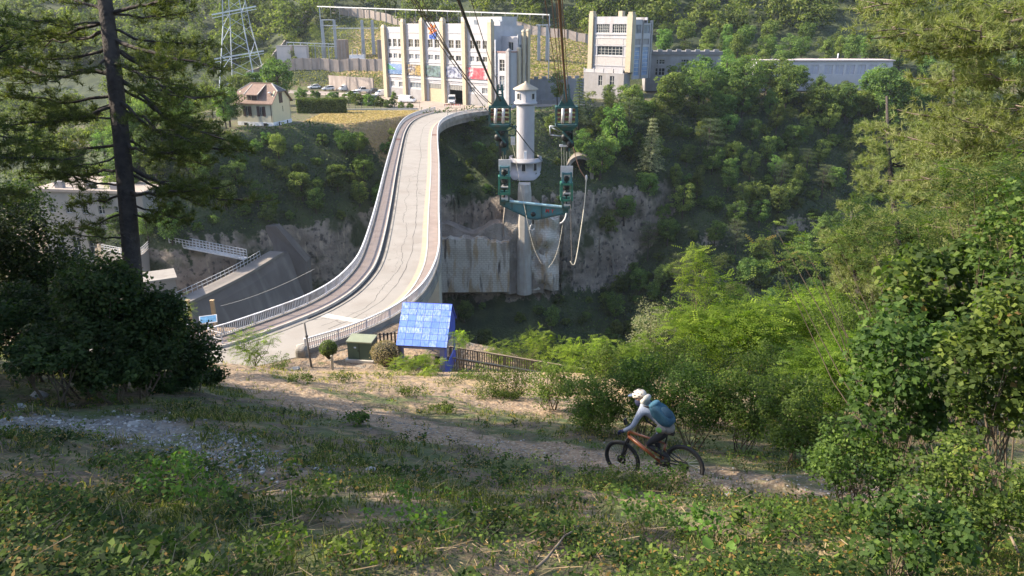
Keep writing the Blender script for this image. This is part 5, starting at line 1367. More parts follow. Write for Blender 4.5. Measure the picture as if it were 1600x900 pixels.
# ================================================================= CABLE CRANE
YC = 59.5
def cp(px, py, dy=0.0): r = ray(px, py); k = (YC)/r[1]; return Vector((r[0]*k, YC+dy, r[2]*k))
m_teal = surf("teal_green_paint", (0.022,0.095,0.095), (0.016,0.07,0.072), 2, .5, (0.12,0.10,0.07), 2, .5)
m_teal2 = surf("bright_teal_paint", (0.06,0.20,0.23), (0.045,0.155,0.185), 1.2, .5, (0.10,0.12,0.10), 2, .45)
m_green2 = surf("green_paint", (0.03,0.20,0.13), (0.02,0.13,0.09), 2, .5, (0.1,0.08,0.05), 2, .4)
m_redb = surf("rusty_red_board", (0.17,0.07,0.055), (0.12,0.05,0.04), 2, .8)
m_wht = plain("off_white_roller", (0.62,0.60,0.58), .5)
m_blk = plain("greasy_black_steel", (0.02,0.025,0.028), .5)
def frame_box(par, name, mat, x0, x1, y0, y1, dep, th=3.0, base=None):
    """rectangular steel frame from pixel rect"""
    f = MB(); s = .052
    c = [cp(x0,y1), cp(x1,y1), cp(x1,y0), cp(x0,y0)]
    for dy in (-dep/2, dep/2):
        for i in range(4): f.beam(c[i]+Vector((0,dy,0))-base, c[(i+1)%4]+Vector((0,dy,0))-base, th*s)
    for p in c: f.beam(p+Vector((0,-dep/2,0))-base, p+Vector((0,dep/2,0))-base, th*s)
    return f.build(name, mat, par)
def carriage(cx, label, flip):
    b = cp(cx, 215); t = thing("cable_carriage", label, "cable carriage", tuple(b))
    def P(dx, y, dy=0.0): return cp(cx+dx, y, dy)-b
    f = MB()
    for dx in (-5, 6): f.beam(P(dx,168), P(dx*.5,132), .16)
    for y in (140,148,156): f.beam(P(-5,y), P(6,y), .12)
    f.add([P(-14,168,-.1),P(15,168,-.1),P(5,150,-.1),P(-4,150,-.1),P(-14,168,.1),P(15,168,.1),P(5,150,.1),P(-4,150,.1)], [(0,1,2,3),(7,6,5,4),(0,4,5,1),(1,5,6,2),(2,6,7,3),(3,7,4,0)])
    f.build("hanger", m_teal, t)
    frame_box(t, "side_frame", m_teal, cx-16, cx+16, 167, 195, 1.1, 2.6, b)
    f = MB()
    for y in (173, 180, 187): f.beam(P(-14,y,.3), P(14,y,.3), .14, .2)
    f.build("board", m_redb, t)
    for dx in (-7, 5):
        f = MB(); f.tube([P(dx,191,-.6), P(dx+1,168,-.6)], .13, 10); f.build("roller", m_wht, t)
    f = MB(); f.add([P(-17,195,-.6),P(17,195,-.6),P(9,203,-.4),P(-8,203,-.4),P(-17,195,.6),P(17,195,.6),P(9,203,.4),P(-8,203,.4)], [(3,2,1,0),(4,5,6,7),(0,1,5,4),(1,2,6,5),(2,3,7,6),(3,0,4,7)]); f.build("base_plate", m_teal, t)
    f = MB(); e = 16 if flip < 0 else 0
    for dx, y1, w in ((-4,228,.22),(2,236,.3),(7,226+e,.2),(11 if flip<0 else 8,218+e,.2)): f.beam(P(dx,203,0), P(dx+1,y1,0), w)
    f.beam(P(-6,205,-.3),P(9,222,-.3),.14); f.beam(P(-6,224,.3),P(10,206,.3),.14)
    f.build("lower_linkage", m_teal, t)
    f = MB()
    for (dx, y, r_) in ((-3,214,.28),(6,224,.3),(3,206,.25)): f.lathe([(.05,-.1),(r_,-.1),(r_*.8,0),(r_,.1),(.05,.1)], 16, tuple(P(dx,y,-.25)), axis='y')
    f.beam(P(0,203,-.1), P(1,244 if flip<0 else 236,-.1), .18); f.build("sheave", m_blk, t)
    f = MB(); s = -1 if flip > 0 else 1
    a = [P(s*14,198), P(s*26,197), P(s*(25 if s<0 else 24),211), P(s*6,213)]
    for i in range(3): f.tube([a[i], a[i+1]], .055, 6)
    f.tube([P(s*24,199), P(s*9,206)], .045, 6)
    f.build("guard_arm", m_teal if s>0 else m_steel, t)
    if flip > 0: f = MB(); f.box(*(P(-4,228)[0]-.35,P(-4,228)[0]+.3), -.2,.2, P(0,229)[2], P(0,226)[2]); f.build("counterweight", m_wht, t)
    else: f = MB(); f.box(P(18,216)[0]-.05,P(18,216)[0]+.3,-.2,.2,P(18,226)[2],P(18,214)[2]); f.build("counterweight", m_wht, t)
    return t
carriage(781, "left of two teal cable carriages, bearing two white rollers, hanging in front of the tower", -1)
carriage(885, "right of two teal cable carriages, with a small square arm on its left", 1)
def block(cx, y0, y1, label, upper):
    b = cp(cx, y1); t = thing("pulley_block", label, "pulley block", tuple(b)); H = y1-y0
    frame_box(t, "upper_cage", upper, cx-6, cx+7, y0+2, y0+H*.33, .8, 2.8, b)
    frame_box(t, "lower_cage", m_green2, cx-8, cx+8, y0+H*.33, y0+H*.78, .9, 3.2, b)
    frame_box(t, "shackle_frame", m_teal, cx-6, cx+7, y0+H*.8, y1, .7, 2.6, b)
    f = MB(); f.beam(cp(cx-9,y0)-b, cp(cx+10,y0)-b, .16, .9); f.build("top_plate", m_wht, t)
    f = MB()
    for y in (y0+H*.2, y0+H*.45, y0+H*.62): f.lathe([(.05,-.12),(.24,-.12),(.2,0),(.24,.12),(.05,.12)], 14, tuple(cp(cx,y)-b), axis='y')
    f.beam(cp(cx,y0+4)-b, cp(cx,y1-2)-b, .12); f.build("sheave", m_blk, t)
    for yb_ in (y1-4, y0+H*.6):
        f = MB(); f.beam(cp(cx-5,yb_,-.3)-b, cp(cx+6,yb_,-.3)-b, .12); f.build("cross_bar", m_wht, t)
block(788, 258, 313, "left green pulley block above the left end of the teal beam", m_teal2)
block(885, 268, 323, "right pulley block with pale blue upper cage above the right end of the teal beam", m_teal2)
b = cp(835, 340); sb = thing("spreader_beam", "teal triangular lifting beam slung between the two pulley blocks", "lifting beam", tuple(b))
pts = [(783,313),(887,324),(886,332),(838,342),(828,341),(784,320)]
f = MB(); P = [cp(*p)-b for p in pts]; n = len(P); vs = [p+Vector((0,-.12,0)) for p in P]+[p+Vector((0,.12,0)) for p in P]
f.add(vs, [tuple(range(n))[::-1], tuple(range(n,2*n))]+[(i,(i+1)%n,n+(i+1)%n,n+i) for i in range(n)]); web = f.build("web", m_teal2, sb)
f = MB(); f.beam(P[0],P[1],.5,.1); f.build("top_flange", surf("pale_teal_paint", (0.35,0.5,0.52), (0.25,0.4,0.42), 2, .5), sb)
f = MB()
for a, c in ((5,4),(4,3),(3,2)): f.beam(P[a],P[c],.5,.09)
f.build("bottom_flange", m_teal, sb)
f = MB()
for px, ya, yb in ((800,315,327),(846,320,339),(822,318,338)): f.beam(cp(px,ya,-.16)-b, cp(px,yb,-.16)-b, .06, .08)
f.box(P[0][0]-.1,P[0][0]+.35,-.2,.2,P[5][2],P[0][2]+.1); f.box(P[2][0]-.35,P[2][0]+.1,-.2,.2,P[2][2],P[1][2]+.1); f.build("stiffener", m_teal, sb)
q = cp(852, 331, -.14)-b; text("M Y", .42, plain("faded_red_lettering", (0.42,0.06,0.06)), sb, (q.x, q.y, q.z), (PI/2, rad(4), 0), .01, align='LEFT')
f = MB(); f.lathe([(.02,-.2),(.2,-.2),(.2,.2),(.02,.2)], 12, tuple(cp(833,334)-b), axis='y'); f.beam(cp(833,334)-b, cp(833,350)-b, .16); f.build("hook_shank", m_blk, sb)
f = MB(); f.tube([cp(833,348)-b,cp(829,353)-b,cp(828,358)-b,cp(832,360)-b,cp(835,357)-b], .06, 6); f.build("hook", m_wht, sb)
m_rope = plain("steel_rope", (0.10,0.085,0.07), .6); m_rope2 = plain("pale_rope", (0.55,0.50,0.40), .7); m_rust = plain("rusty_brown_cable", (0.16,0.085,0.05), .6)
cable("track_cable", "thick dark track cable running from the top of the view to the left carriage", "cable", [at(712,-12,22), at(783,158,59)], .06, m_blk, .3)
cable("track_cable", "thick rusty brown track cable running from the top of the view to the right carriage", "cable", [at(873,-12,22), at(886,160,59)], .06, m_rust, .3)
cable("track_cable", "dark cable running on from the left carriage across the tower drum", "cable", [at(799,193,61), at(850,254,166)], .055, m_blk, .3)
gA = "hauling ropes leading up left from the left carriage"
for (a, b_) in (((636,-12),(762,160)),((644,-12),(768,162)),((640,-12),(772,166))):
    cable("hauling_rope", "thin hauling rope running up left from the left carriage", "rope", [at(*a,30), at(*b_,60)], .024, m_rope, .5, gA)
cable("hauling_rope", "thin rope right of the bundle, crossing the power station to the left carriage", "rope", [at(654,-12,30), at(770,182,60)], .022, m_rope, .5)
cable("hauling_rope", "thin rope just right of the thick dark track cable", "rope", [at(733,-12,30), at(786,150,60)], .02, m_rope, .3)
gB = "hauling ropes leading up from the right carriage"
for (a, b_) in (((850,-12),(878,162)),((861,-12),(880,164)),((868,-12),(882,166)),((878,-12),(890,160))):
    cable("hauling_rope", "thin hauling rope running up from the right carriage", "rope", [at(*a,30), at(*b_,60)], .02, m_rust, .3, gB)
gC = "hoist ropes between the carriages and the pulley blocks"
for dx in (-4, -1, 3): cable("hoist_rope", "hoist rope hanging from the left carriage to the left pulley block", "rope", [tuple(cp(787+dx,232)), tuple(cp(788+dx,272))], .022, m_rope2, 0, gC+" at left")
for dx in (-7, -3, 1, 6): cable("hoist_rope", "hoist rope hanging from the right carriage to the right pulley block", "rope", [tuple(cp(884+dx,228)), tuple(cp(885+dx,280))], .022, m_rope2, 0, gC+" at right")
def px_rope(name, label, pts, r, mat, t=60):
    P = [at(p[0], p[1], t) for p in pts]; P3 = []
    P = [P[0]]+P+[P[-1]]
    for i in range(1, len(P)-2):
        for u in np.linspace(0, 1, 8, endpoint=False):
            a, b_, c, d = P[i-1], P[i], P[i+1], P[i+2]; P3.append(.5*((2*b_)+(c-a)*u+(2*a-5*b_+4*c-d)*u*u+(3*b_-a-3*c+d)*u**3))
    P3.append(P[-2]); a = Vector(P3[0]); mb = MB(); mb.tube([Vector(p)-a for p in P3], r, 6); return tag(mb.build(name, mat, None, a), label, "rope")
px_rope("hanging_rope", "thick pale hose-like rope hanging in a long loop right of the beam", [(916,280),(913,320),(906,370),(900,405),(896,414),(891,408)], .045, m_rope2)
px_rope("hanging_rope", "thin rope dropping from the right pulley block to the bottom of the pale loop", [(892,285),(892,340),(893,390),(894,412)], .03, m_rope)
px_rope("hanging_rope", "thin rope slanting up from the pale loop to the right carriage", [(916,280),(905,262),(897,235),(892,215)], .03, m_rust)
px_rope("hanging_rope", "thin rope looping from the beam hook down to the cliff", [(822,336),(828,365),(836,392),(846,412)], .016, m_rope2)
px_rope("hanging_rope", "pale thin rope sweeping from the cliff up to the right block", [(857,418),(866,405),(874,380),(880,345)], .015, m_rope2)
px_rope("hanging_rope", "pair of thin ropes falling in front of the tower drum to the beam", [(798,215),(806,250),(812,285),(822,336)], .018, m_rope2)
px_rope("hanging_rope", "short curved hose end below the right end of the beam", [(885,333),(883,341),(879,347),(875,349)], .07, m_wht)
g_ = cp(916, 278); o = thing("rope_end_weight", "small pale weight where the long looped rope ends", "weight", tuple(g_)); f = MB(); f.lathe([(.02,-.2),(.08,-.2),(.10,0),(.07,.2),(.02,.25)], 10); f.build("weight", m_wht, o)

# ================================================================= BICYCLE AND RIDER
m_frame_or = paint("orange_bike_paint", (0.22,0.06,0.015)); m_bk = plain("matt_black", (0.012,0.012,0.013), .5)
(gr_, tr_), (gf_, tf_) = RIDE
pr_ = Vector((gr_[0], gr_[1], hz(gr_[0], gr_[1])+.375)); 
fd = Vector((gf_[0]-gr_[0], gf_[1]-gr_[1])).normalized(); WB = 1.24
pf = Vector((pr_.x+fd.x*WB, pr_.y+fd.y*WB, 0)); pf.z = hz(pf.x, pf.y)+.375
bx = (pf-pr_).normalized(); side = Vector((0,0,1)).cross(bx).normalized(); bz = bx.cross(side)   # side = left of rider
bk = thing("mountain_bike", "orange framed mountain bicycle with black tyres ridden down the dirt path", "bicycle", tuple(pr_)); 
Mb = Matrix((bx, side, bz)).transposed().to_4x4(); bk.rotation_euler = Mb.to_euler()
Wb = Matrix.Translation(pr_) @ Mb
WB = (pf-pr_).length
def wheel(x):
    f = MB(); n = 40; vs = []; fs = []; m = 8
    for i in range(n):
        a = 2*PI*i/n
        for j in range(m):
            b_ = 2*PI*j/m; r_ = .345+.032*math.cos(b_)*(1.1 if math.cos(b_) > .5 and i % 2 else 1); vs.append((x+r_*math.cos(a), .030*math.sin(b_), r_*math.sin(a)))
    for i in range(n):
        for j in range(m): fs.append((i*m+j, ((i+1)%n)*m+j, ((i+1)%n)*m+(j+1)%m, i*m+(j+1)%m))
    f.add(vs, fs, True); w = f.build("wheel", plain("black_tyre", (0.02,0.02,0.021), .8), bk)
    f = MB(); f.lathe([(.30,-.015),(.318,-.015),(.318,.015),(.30,.015),(.30,-.015)], 36, (x,0,0), axis='y'); f.build("rim", m_bk, w)
    f = MB()
    for i in range(28):
        a = 2*PI*i/28; s = (-1)**i; f.tube([(x+.03*math.cos(a+.5*s), .025*s, .03*math.sin(a+.5*s)), (x+.305*math.cos(a), 0, .305*math.sin(a))], .0016, 3, False)
    f.build("spokes", m_steel, w)
    f = MB(); f.lathe([(.01,-.06),(.03,-.055),(.02,0),(.03,.055),(.01,.06)], 12, (x,0,0), axis='y'); f.lathe([(.09,.028),(.095,.03),(.05,.032)], 16, (x,0,0), axis='y'); f.build("hub", m_bk, w)
wheel(0); wheel(WB)
BBp = Vector((.45,0,-.03)); HT = Vector((WB-.30,0,.60)); HB_ = Vector((WB-.245,0,.47)); ST = Vector((.30,0,.38)); SAD = Vector((.22,0,.56))
f = MB(); f.tube([HT,HB_], .028, 10); f.tube([HT*.75+HB_*.25, ST], [.026,.02], 10); f.tube([HB_*.9+HT*.1, BBp+Vector((.02,0,.03))], [.038,.034], 10); f.tube([BBp, ST], .024, 10)
f.tube([(.48,.0,.12),(.70,0,.33)], .022, 8)
f.build("frame", m_frame_or, bk)
f = MB()
for s in (-1,1): f.tube([(0,.065*s,0),(.38,.04*s,.03)], .014, 8); f.tube([(0,.065*s,0),(.36,.03*s,.26)], .012, 8)
f.build("rear_triangle", m_bk, bk)
f = MB(); f.tube([ST, SAD], .015, 8); f.build("seat_post", m_bk, bk)
f = MB(); f.tube([SAD+Vector((-.12,0,.05)), SAD+Vector((-.03,0,.045)), SAD+Vector((.15,0,.03))], [.07,.055,.02], 10); f.build("saddle", m_bk, bk)
f = MB()
for s in (-1,1): f.tube([HB_+Vector((.01,.06*s,-.03)), HB_.lerp(Vector((WB,.06*s,0)),.55)+Vector((0,.03*s,0))], .022, 8); f.tube([HB_.lerp(Vector((WB,.06*s,0)),.5)+Vector((0,.03*s,0)), (WB,.065*s,0)], .028, 8)
f.tube([HB_+Vector((0,-.07,-.03)), HB_+Vector((0,.07,-.03))], .022, 8); f.build("fork", m_bk, bk)
BAR = HT + Vector((-.02,0,.08))
f = MB(); f.tube([HT, BAR+Vector((.04,0,0))], .02, 8); f.tube([BAR+Vector((-.03,-.38,.03)),BAR+Vector((.03,-.12,.0)),BAR+Vector((.04,0,0)),BAR+Vector((.03,.12,.0)),BAR+Vector((-.03,.38,.03))], .014, 8); f.build("handlebar", m_bk, bk)
f = MB(); f.lathe([(.01,-.01),(.085,-.01),(.09,0),(.085,.01),(.01,.01)], 24, tuple(BBp+Vector((0,-.05,0))), axis='y'); f.build("chainring", m_bk, bk)
cr = Vector((.15,0,-.08)); f = MB(); f.tube([BBp+Vector((0,-.07,0)), BBp+Vector((cr.x,-.085,cr.z))], .012, 6); f.tube([BBp+Vector((0,.07,0)), BBp+Vector((-cr.x,.085,-cr.z))], .012, 6); f.build("crank", m_bk, bk)
for s, c_ in ((-1, cr), (1, -cr)):
    f = MB(); q = BBp+Vector((c_.x,.13*s,c_.z)); f.box(q.x-.05,q.x+.05,q.y-.045,q.y+.045,q.z-.01,q.z+.01); f.build("pedal", m_bk, bk)
f = MB(); f.box(.0,.05,.05,.075,-.14,0); f.build("derailleur", m_bk, bk)
f = MB(); q = BAR+Vector((.06,.0,.08)); f.box(q.x-.01,q.x+.03,-.04,.04,q.z-.05,q.z+.06); f.build("phone_mount", m_bk, bk)

# rider: one continuous skinned body in bicycle coordinates (x forward, y left, z up)
def skin_mesh(name, nodes, edges, root, sub=2):
    me = bpy.data.meshes.new(name); me.from_pydata([n_[0] for n_ in nodes], edges, [])
    o = bpy.data.objects.new(name, me); C.objects.link(o)
    sk = o.modifiers.new("Skin", 'SKIN'); sk.use_smooth_shade = True
    dl = me.skin_vertices[0].data
    for i, (p, r) in enumerate(nodes):
        dl[i].radius = r if isinstance(r, (tuple, list)) else (r, r); dl[i].use_root = (i == root)
    ss = o.modifiers.new("Sub", 'SUBSURF'); ss.levels = sub; ss.render_levels = sub
    dg = bpy.context.evaluated_depsgraph_get(); m2 = bpy.data.meshes.new_from_object(o.evaluated_get(dg)); bpy.data.objects.remove(o)
    return m2
footR = BBp+Vector((cr.x-.02,-.13,cr.z+.05)); footL = BBp+Vector((-cr.x-.02,.13,-cr.z+.05))
hip = Vector((.20,0,.66)); 
def knee(h_, f_):   # knee forward and up
    m_ = (h_+f_)/2; d_ = (f_-h_); L_ = d_.length; k = math.sqrt(max(.44*.44-(L_/2)**2, .01)); n_ = Vector((-d_.z,0,d_.x)).normalized(); n_ = n_ if n_.x > 0 else -n_; return m_+n_*k
hR, hL = hip+Vector((.0,-.10,-.02)), hip+Vector((.0,.10,-.02))
kR, kL = knee(hR, footR+Vector((-.05,0,.05))), knee(hL, footL+Vector((-.05,0,.05)))
kL.y += .05; kR.y -= .05
ch = Vector((.50,0,1.02)); nk = Vector((.585,0,1.16)); hd = Vector((.64,0,1.265))
shR, shL = Vector((.535,-.185,1.075)), Vector((.535,.185,1.075))
haR, haL = BAR+Vector((-.03,-.35,.045)), BAR+Vector((-.03,.35,.045))
elR, elL = (shR+haR)/2+Vector((-.06,-.09,-.06)), (shL+haL)/2+Vector((-.06,.09,-.06))
nodes = [(hip,(.135,.12)),(Vector((.27,0,.78)),(.125,.105)),(Vector((.38,0,.91)),(.135,.11)),(ch,(.15,.115)),(nk,(.062,.062)),(Vector((.62,0,1.21)),(.062,.068)),
  (hR,.095),(kR,.058),(footR+Vector((-.06,0,.08)),.042),(footR+Vector((-.07,0,0)),.04),(footR+Vector((.13,0,-.015)),.036),
  (hL,.095),(kL,.058),(footL+Vector((-.06,0,.08)),.042),(footL+Vector((-.07,0,0)),.04),(footL+Vector((.13,0,-.015)),.036),
  (shR,.072),(elR,.045),(haR+Vector((-.06,0,.02)),.034),(haR,.034),(shL,.072),(elL,.045),(haL+Vector((-.06,0,.02)),.034),(haL,.034)]
edges = [(0,1),(1,2),(2,3),(3,4),(4,5),(0,6),(6,7),(7,8),(8,9),(9,10),(0,11),(11,12),(12,13),(13,14),(14,15),(3,16),(16,17),(17,18),(18,19),(3,20),(20,21),(21,22),(22,23)]
m2 = skin_mesh("body", nodes, edges, 0)
m_skin = plain("skin", (0.45,0.27,0.19), .6, vary=.05)
rd = thing("person", "cyclist in grey hooded top, dark trousers and pale helmet leaning over an orange bicycle", "person", tuple(pr_)); rd.rotation_euler = bk.rotation_euler
m_shirt = surf("light_grey_fabric", (0.30,0.33,0.40), (0.23,0.26,0.32), 8, .9, bmp=.4, bscale=14, bdist=.01)
m_trs = surf("black_trousers", (0.014,0.014,0.018), (0.02,0.02,0.024), 6, .9); m_glove = plain("navy_gloves", (0.02,0.025,0.09), .8); m_shoe = plain("dark_shoes", (0.03,0.03,0.03), .8)
for m_ in (m_shirt, m_trs, m_glove, m_shoe): m2.materials.append(m_)
for p in m2.polygons:
    c_ = p.center; p.use_smooth = True
    if min((c_-haR).length, (c_-haL).length) < .085: p.material_index = 2
    elif min((c_-footR-Vector((.02,0,-.01))).length, (c_-footL-Vector((.02,0,-.01))).length) < .135: p.material_index = 3
    elif c_.z < .66+(.2-c_.x)*.3+ .02 and c_.x < .98 and (c_.z < .70 and (c_.x < .34 or c_.z < .68) and abs(c_.y) < .30) and not (c_.x > .75 and c_.z > .55): p.material_index = 1
    else: p.material_index = 0
bo = bpy.data.objects.new("body", m2); C.objects.link(bo); bo.parent = rd
# fingers gripping
for s, hp in ((-1, haR), (1, haL)):
    nd = [(hp+Vector((0,0,.0)),.022)]; ed = []
    mbf = MB()
    for k in range(4):
        yk = hp.y - s*(.035-.023*k); L_ = (.9,1.0,.97,.8)[k]
        b0 = Vector((hp.x+.015,yk,hp.z+.012)); b1 = Vector((hp.x+.052*L_,yk,hp.z+.008)); b2 = Vector((hp.x+.062*L_,yk,hp.z-.028)); b3 = Vector((hp.x+.030,yk,hp.z-.05*L_))
        mbf.tube([b0,b1,b2,b3], [.0105,.010,.0095,.008], 7)
    th0 = Vector((hp.x-.01, hp.y-s*.045, hp.z-.005)); mbf.tube([th0, th0+Vector((.02,-s*.015,-.028)), th0+Vector((.042,-s*.004,-.045))], [.013,.0115,.009], 7)
    mbf.build("fingers", m_glove, rd)
# head, face, neck cloth, helmet
import bmesh
def blob(name, mat, par, cen, rad3, rot=(0,0,0), fn=None, sub=3):
    bm = bmesh.new(); bmesh.ops.create_icosphere(bm, subdivisions=sub, radius=1)
    R3 = Matrix.Rotation(rot[1],3,'Y') @ Matrix.Rotation(rot[2],3,'Z')
    for v in bm.verts:
        q = v.co.copy()
        if fn: q = fn(q)
        v.co = R3 @ Vector((q.x*rad3[0], q.y*rad3[1], q.z*rad3[2])) + Vector(cen)
    me = bpy.data.meshes.new(name); bm.to_mesh(me); bm.free(); me.materials.append(mat)
    for p in me.polygons: p.use_smooth = True
    o = bpy.data.objects.new(name, me); C.objects.link(o); o.parent = par; return o
TL = rad(12)
def face(q):
    q = q.copy()
    if q.x > .2 and q.z < -.1: q.x *= .95; q.y *= (1+.35*min(0,q.z))
    if q.x > .8 and abs(q.y) < .22 and -.25 < q.z < .15: q.x += .22*(1-abs(q.y)/.22)
    return q
hdo = blob("head", m_skin, rd, hd, (.098,.078,.118), (0,TL,0), face)
for s in (-1,1):
    blob("ear", m_skin, hdo, hd+Vector((-.01,.078*s,-.01)), (.018,.01,.03), sub=2); blob("eye", m_dark, hdo, hd+Vector((.088,.032*s,-.008)), (.012,.014,.009), sub=2)
blob("mouth", plain("lips", (0.35,0.12,0.1)), hdo, hd+Vector((.078,0,-.075)), (.01,.025,.008), sub=2)
m_navy = plain("navy_neck_cloth", (0.015,0.02,0.06), .85)
blob("neck_cloth", m_navy, rd, hd+Vector((.012,0,-.085)), (.092,.086,.075), (0,TL,0), lambda q: Vector((q.x,q.y,q.z*(1.5 if q.z<0 else 1))))
m_helm = surf("cream_helmet_shell", (0.62,0.55,0.48), (0.55,0.47,0.41), 5, .35)
def shell(q):
    q = q.copy(); q.z = max(q.z, -.12 - .25*max(0,-q.x)); return q
hel = blob("helmet", m_helm, rd, hd+Vector((-.012,0,.035)), (.142,.108,.112), (0,TL,0), shell)
f = MB()
for s in (-1,0,1): pass
for (dx,dy,dz,rx,ry,rz_) in ((.05,.062,.085,.034,.012,.010),(-.03,.078,.082,.034,.010,.010),(-.09,.066,.06,.024,.012,.014),(.02,.098,.045,.03,.01,.009),(-.06,.1,.03,.026,.01,.009),(.03,.02,.118,.035,.012,.008),(-.05,.02,.122,.035,.012,.008)):
    for s in (-1,1): blob("vent", m_dark, hel, hd+Vector((dx,dy*s,dz+.02)), (rx,ry,rz_), sub=2)
f.add([(.10,-.075,.0),(.20,-.055,-.012),(.215,0,-.008),(.20,.055,-.012),(.10,.075,.0),(.12,0,.025),(.10,-.075,-.01),(.20,-.055,-.022),(.215,0,-.018),(.20,.055,-.022),(.10,.075,-.01),(.12,0,.01)],
  [(0,1,2,5),(5,2,3,4),(11,8,7,6),(10,9,8,11),(0,6,7,1),(1,7,8,2),(2,8,9,3),(3,9,10,4)])
vz = f.build("visor", plain("slate_blue_visor", (0.10,0.13,0.20), .4), hel); vz.location = hd+Vector((0,0,.045))
# hood lying on the back and cream neck flap
m_hood = surf("cream_hood_fabric", (0.46,0.44,0.40), (0.36,0.35,0.33), 9, .95, bmp=.5, bscale=20, bdist=.01)
blob("hood", m_hood, rd, (.525,0,1.205), (.125,.12,.075), (0,rad(48),0), lambda q: Vector((q.x, q.y*(1-.25*q.x), q.z*(1+.2*math.sin(q.x*5)))))
# hem of the top and pouch
blob("jacket_hem", surf("taupe_fabric", (0.24,0.22,0.20), (0.18,0.165,0.15), 8, .9), rd, (.21,0,.71), (.155,.165,.115), (0,rad(-38),0))
bag = thing("hip_pouch", "bright green and grey pouch strapped at the rider's left hip", "pouch", tuple(Wb @ Vector((.24,.17,.72))))
bag.rotation_euler = bk.rotation_euler
blob("body", surf("taupe_pouch", (0.22,0.2,0.18), None, 6, .9), bag, (0,0,0), (.105,.04,.075), sub=3); blob("panel", plain("lime_panel", (0.16,0.42,0.07), .7, vary=.3, scale=12), bag, (.01,.022,.005), (.062,.03,.052), sub=3)
# backpack
bp = thing("backpack", "teal blue backpack with rolled top on the rider's back", "backpack", tuple(Wb @ Vector((.24,0,.97)))); bp.rotation_euler = bk.rotation_euler
m_bp = surf("teal_backpack_fabric", (0.022,0.085,0.13), (0.015,0.06,0.10), 5, .8, bmp=.4, bscale=14, bdist=.012)
bt2 = blob("pack_body", m_bp, bp, (.0,0,-.03), (.115,.155,.25), (0,rad(40),0), lambda q: Vector((max(min(q.x*1.25,.9),-.9), max(min(q.y*1.3,.95),-.95), max(min(q.z*1.15,.98),-.98))))
blob("top_lid", surf("light_teal_fabric", (0.05,0.15,0.21), (0.035,0.10,0.16), 6, .8), bp, (.125,0,.155), (.11,.13,.065), (0,rad(25),0))
blob("front_pocket", surf("dark_teal_mesh", (0.02,0.06,0.10), None, 6, .9), bp, (-.09,0,-.0), (.05,.115,.14), (0,rad(40),0))
f = MB()
for s in (-1,1):
    f.tube([Wv for Wv in (Vector((.12,.10*s,.14)),Vector((.27,.12*s,.17)),Vector((.33,.125*s,.06)),Vector((.24,.16*s,-.10)),Vector((.08,.16*s,-.20)))], .016, 6)
f.build("shoulder_strap", m_dark, bp)
# ================================================================= VEGETATION
rngv = np.random.default_rng(11)
L_far = leafmat("broadleaf_foliage", (0.036,0.064,0.022), (0.105,0.165,0.045), (0.22,0.285,0.08), .38, .6)
L_con = leafmat("conifer_foliage", (0.03,0.05,0.028), (0.068,0.09,0.045), (0.13,0.155,0.075), .25, .6, objvar=.3)
L_pale = leafmat("pale_conifer_foliage", (0.11,0.13,0.07), (0.21,0.23,0.125), (0.31,0.325,0.20), .3, .6, objvar=.15)
L_dark = leafmat("shaded_shrub_foliage", (0.012,0.022,0.008), (0.032,0.055,0.016), (0.08,0.11,0.03), .34, .5, objvar=.2)  # shade lying on the left thicket put into a darker leaf colour
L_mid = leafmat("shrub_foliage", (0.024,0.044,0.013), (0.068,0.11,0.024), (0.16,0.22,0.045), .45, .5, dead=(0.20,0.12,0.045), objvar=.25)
L_rob = leafmat("bright_compound_foliage", (0.045,0.085,0.018), (0.14,0.21,0.03), (0.31,0.40,0.06), .52, .5, objvar=.15)
L_grass = leafmat("grass_blades", (0.03,0.046,0.012), (0.07,0.095,0.024), (0.16,0.18,0.05), .4, .6, dead=(0.38,0.30,0.15), objvar=.0)
L_herb = leafmat("herb_leaves", (0.017,0.034,0.012), (0.05,0.085,0.02), (0.17,0.235,0.045), .42, .5, dead=(0.30,0.17,0.06), objvar=.0)
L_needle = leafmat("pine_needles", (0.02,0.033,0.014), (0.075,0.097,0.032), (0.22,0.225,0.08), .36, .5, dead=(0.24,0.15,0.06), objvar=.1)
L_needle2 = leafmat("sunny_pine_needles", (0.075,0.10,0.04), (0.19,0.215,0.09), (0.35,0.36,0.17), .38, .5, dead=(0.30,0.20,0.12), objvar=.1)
m_bark = surf("grey_brown_bark", (0.065,0.052,0.046), (0.035,0.029,0.027), 6, .95, bmp=.8, bscale=12, bdist=.04)
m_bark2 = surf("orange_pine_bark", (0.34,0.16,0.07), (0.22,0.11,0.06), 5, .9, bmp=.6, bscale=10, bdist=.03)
m_stem = surf("thin_stems", (0.14,0.105,0.07), (0.085,0.065,0.045), 8, .9)
def unit(a): return a/np.maximum(np.linalg.norm(a, axis=-1, keepdims=True), 1e-9)
def leaf_quads(c, n, L, Wd, rng, dirs=None):
    """kite shaped leaves; c centres, n normals, L lengths"""
    N = len(c); n = unit(n)
    r = rng.normal(size=(N,3)) if dirs is None else dirs
    u = unit(r - n*np.sum(r*n, 1, keepdims=True)); w = np.cross(n, u)
    L = np.broadcast_to(np.asarray(L, float), (N,))[:,None]; Wd = np.broadcast_to(np.asarray(Wd, float), (N,))[:,None]
    v = np.stack([c-u*L*.5, c+w*Wd*.5-n*L*.04+u*L*.05, c+u*L*.5-n*L*.12, c-w*Wd*.5-n*L*.04+u*L*.05], 1).reshape(-1,3)
    f = np.arange(N*4).reshape(N,4); return v, f
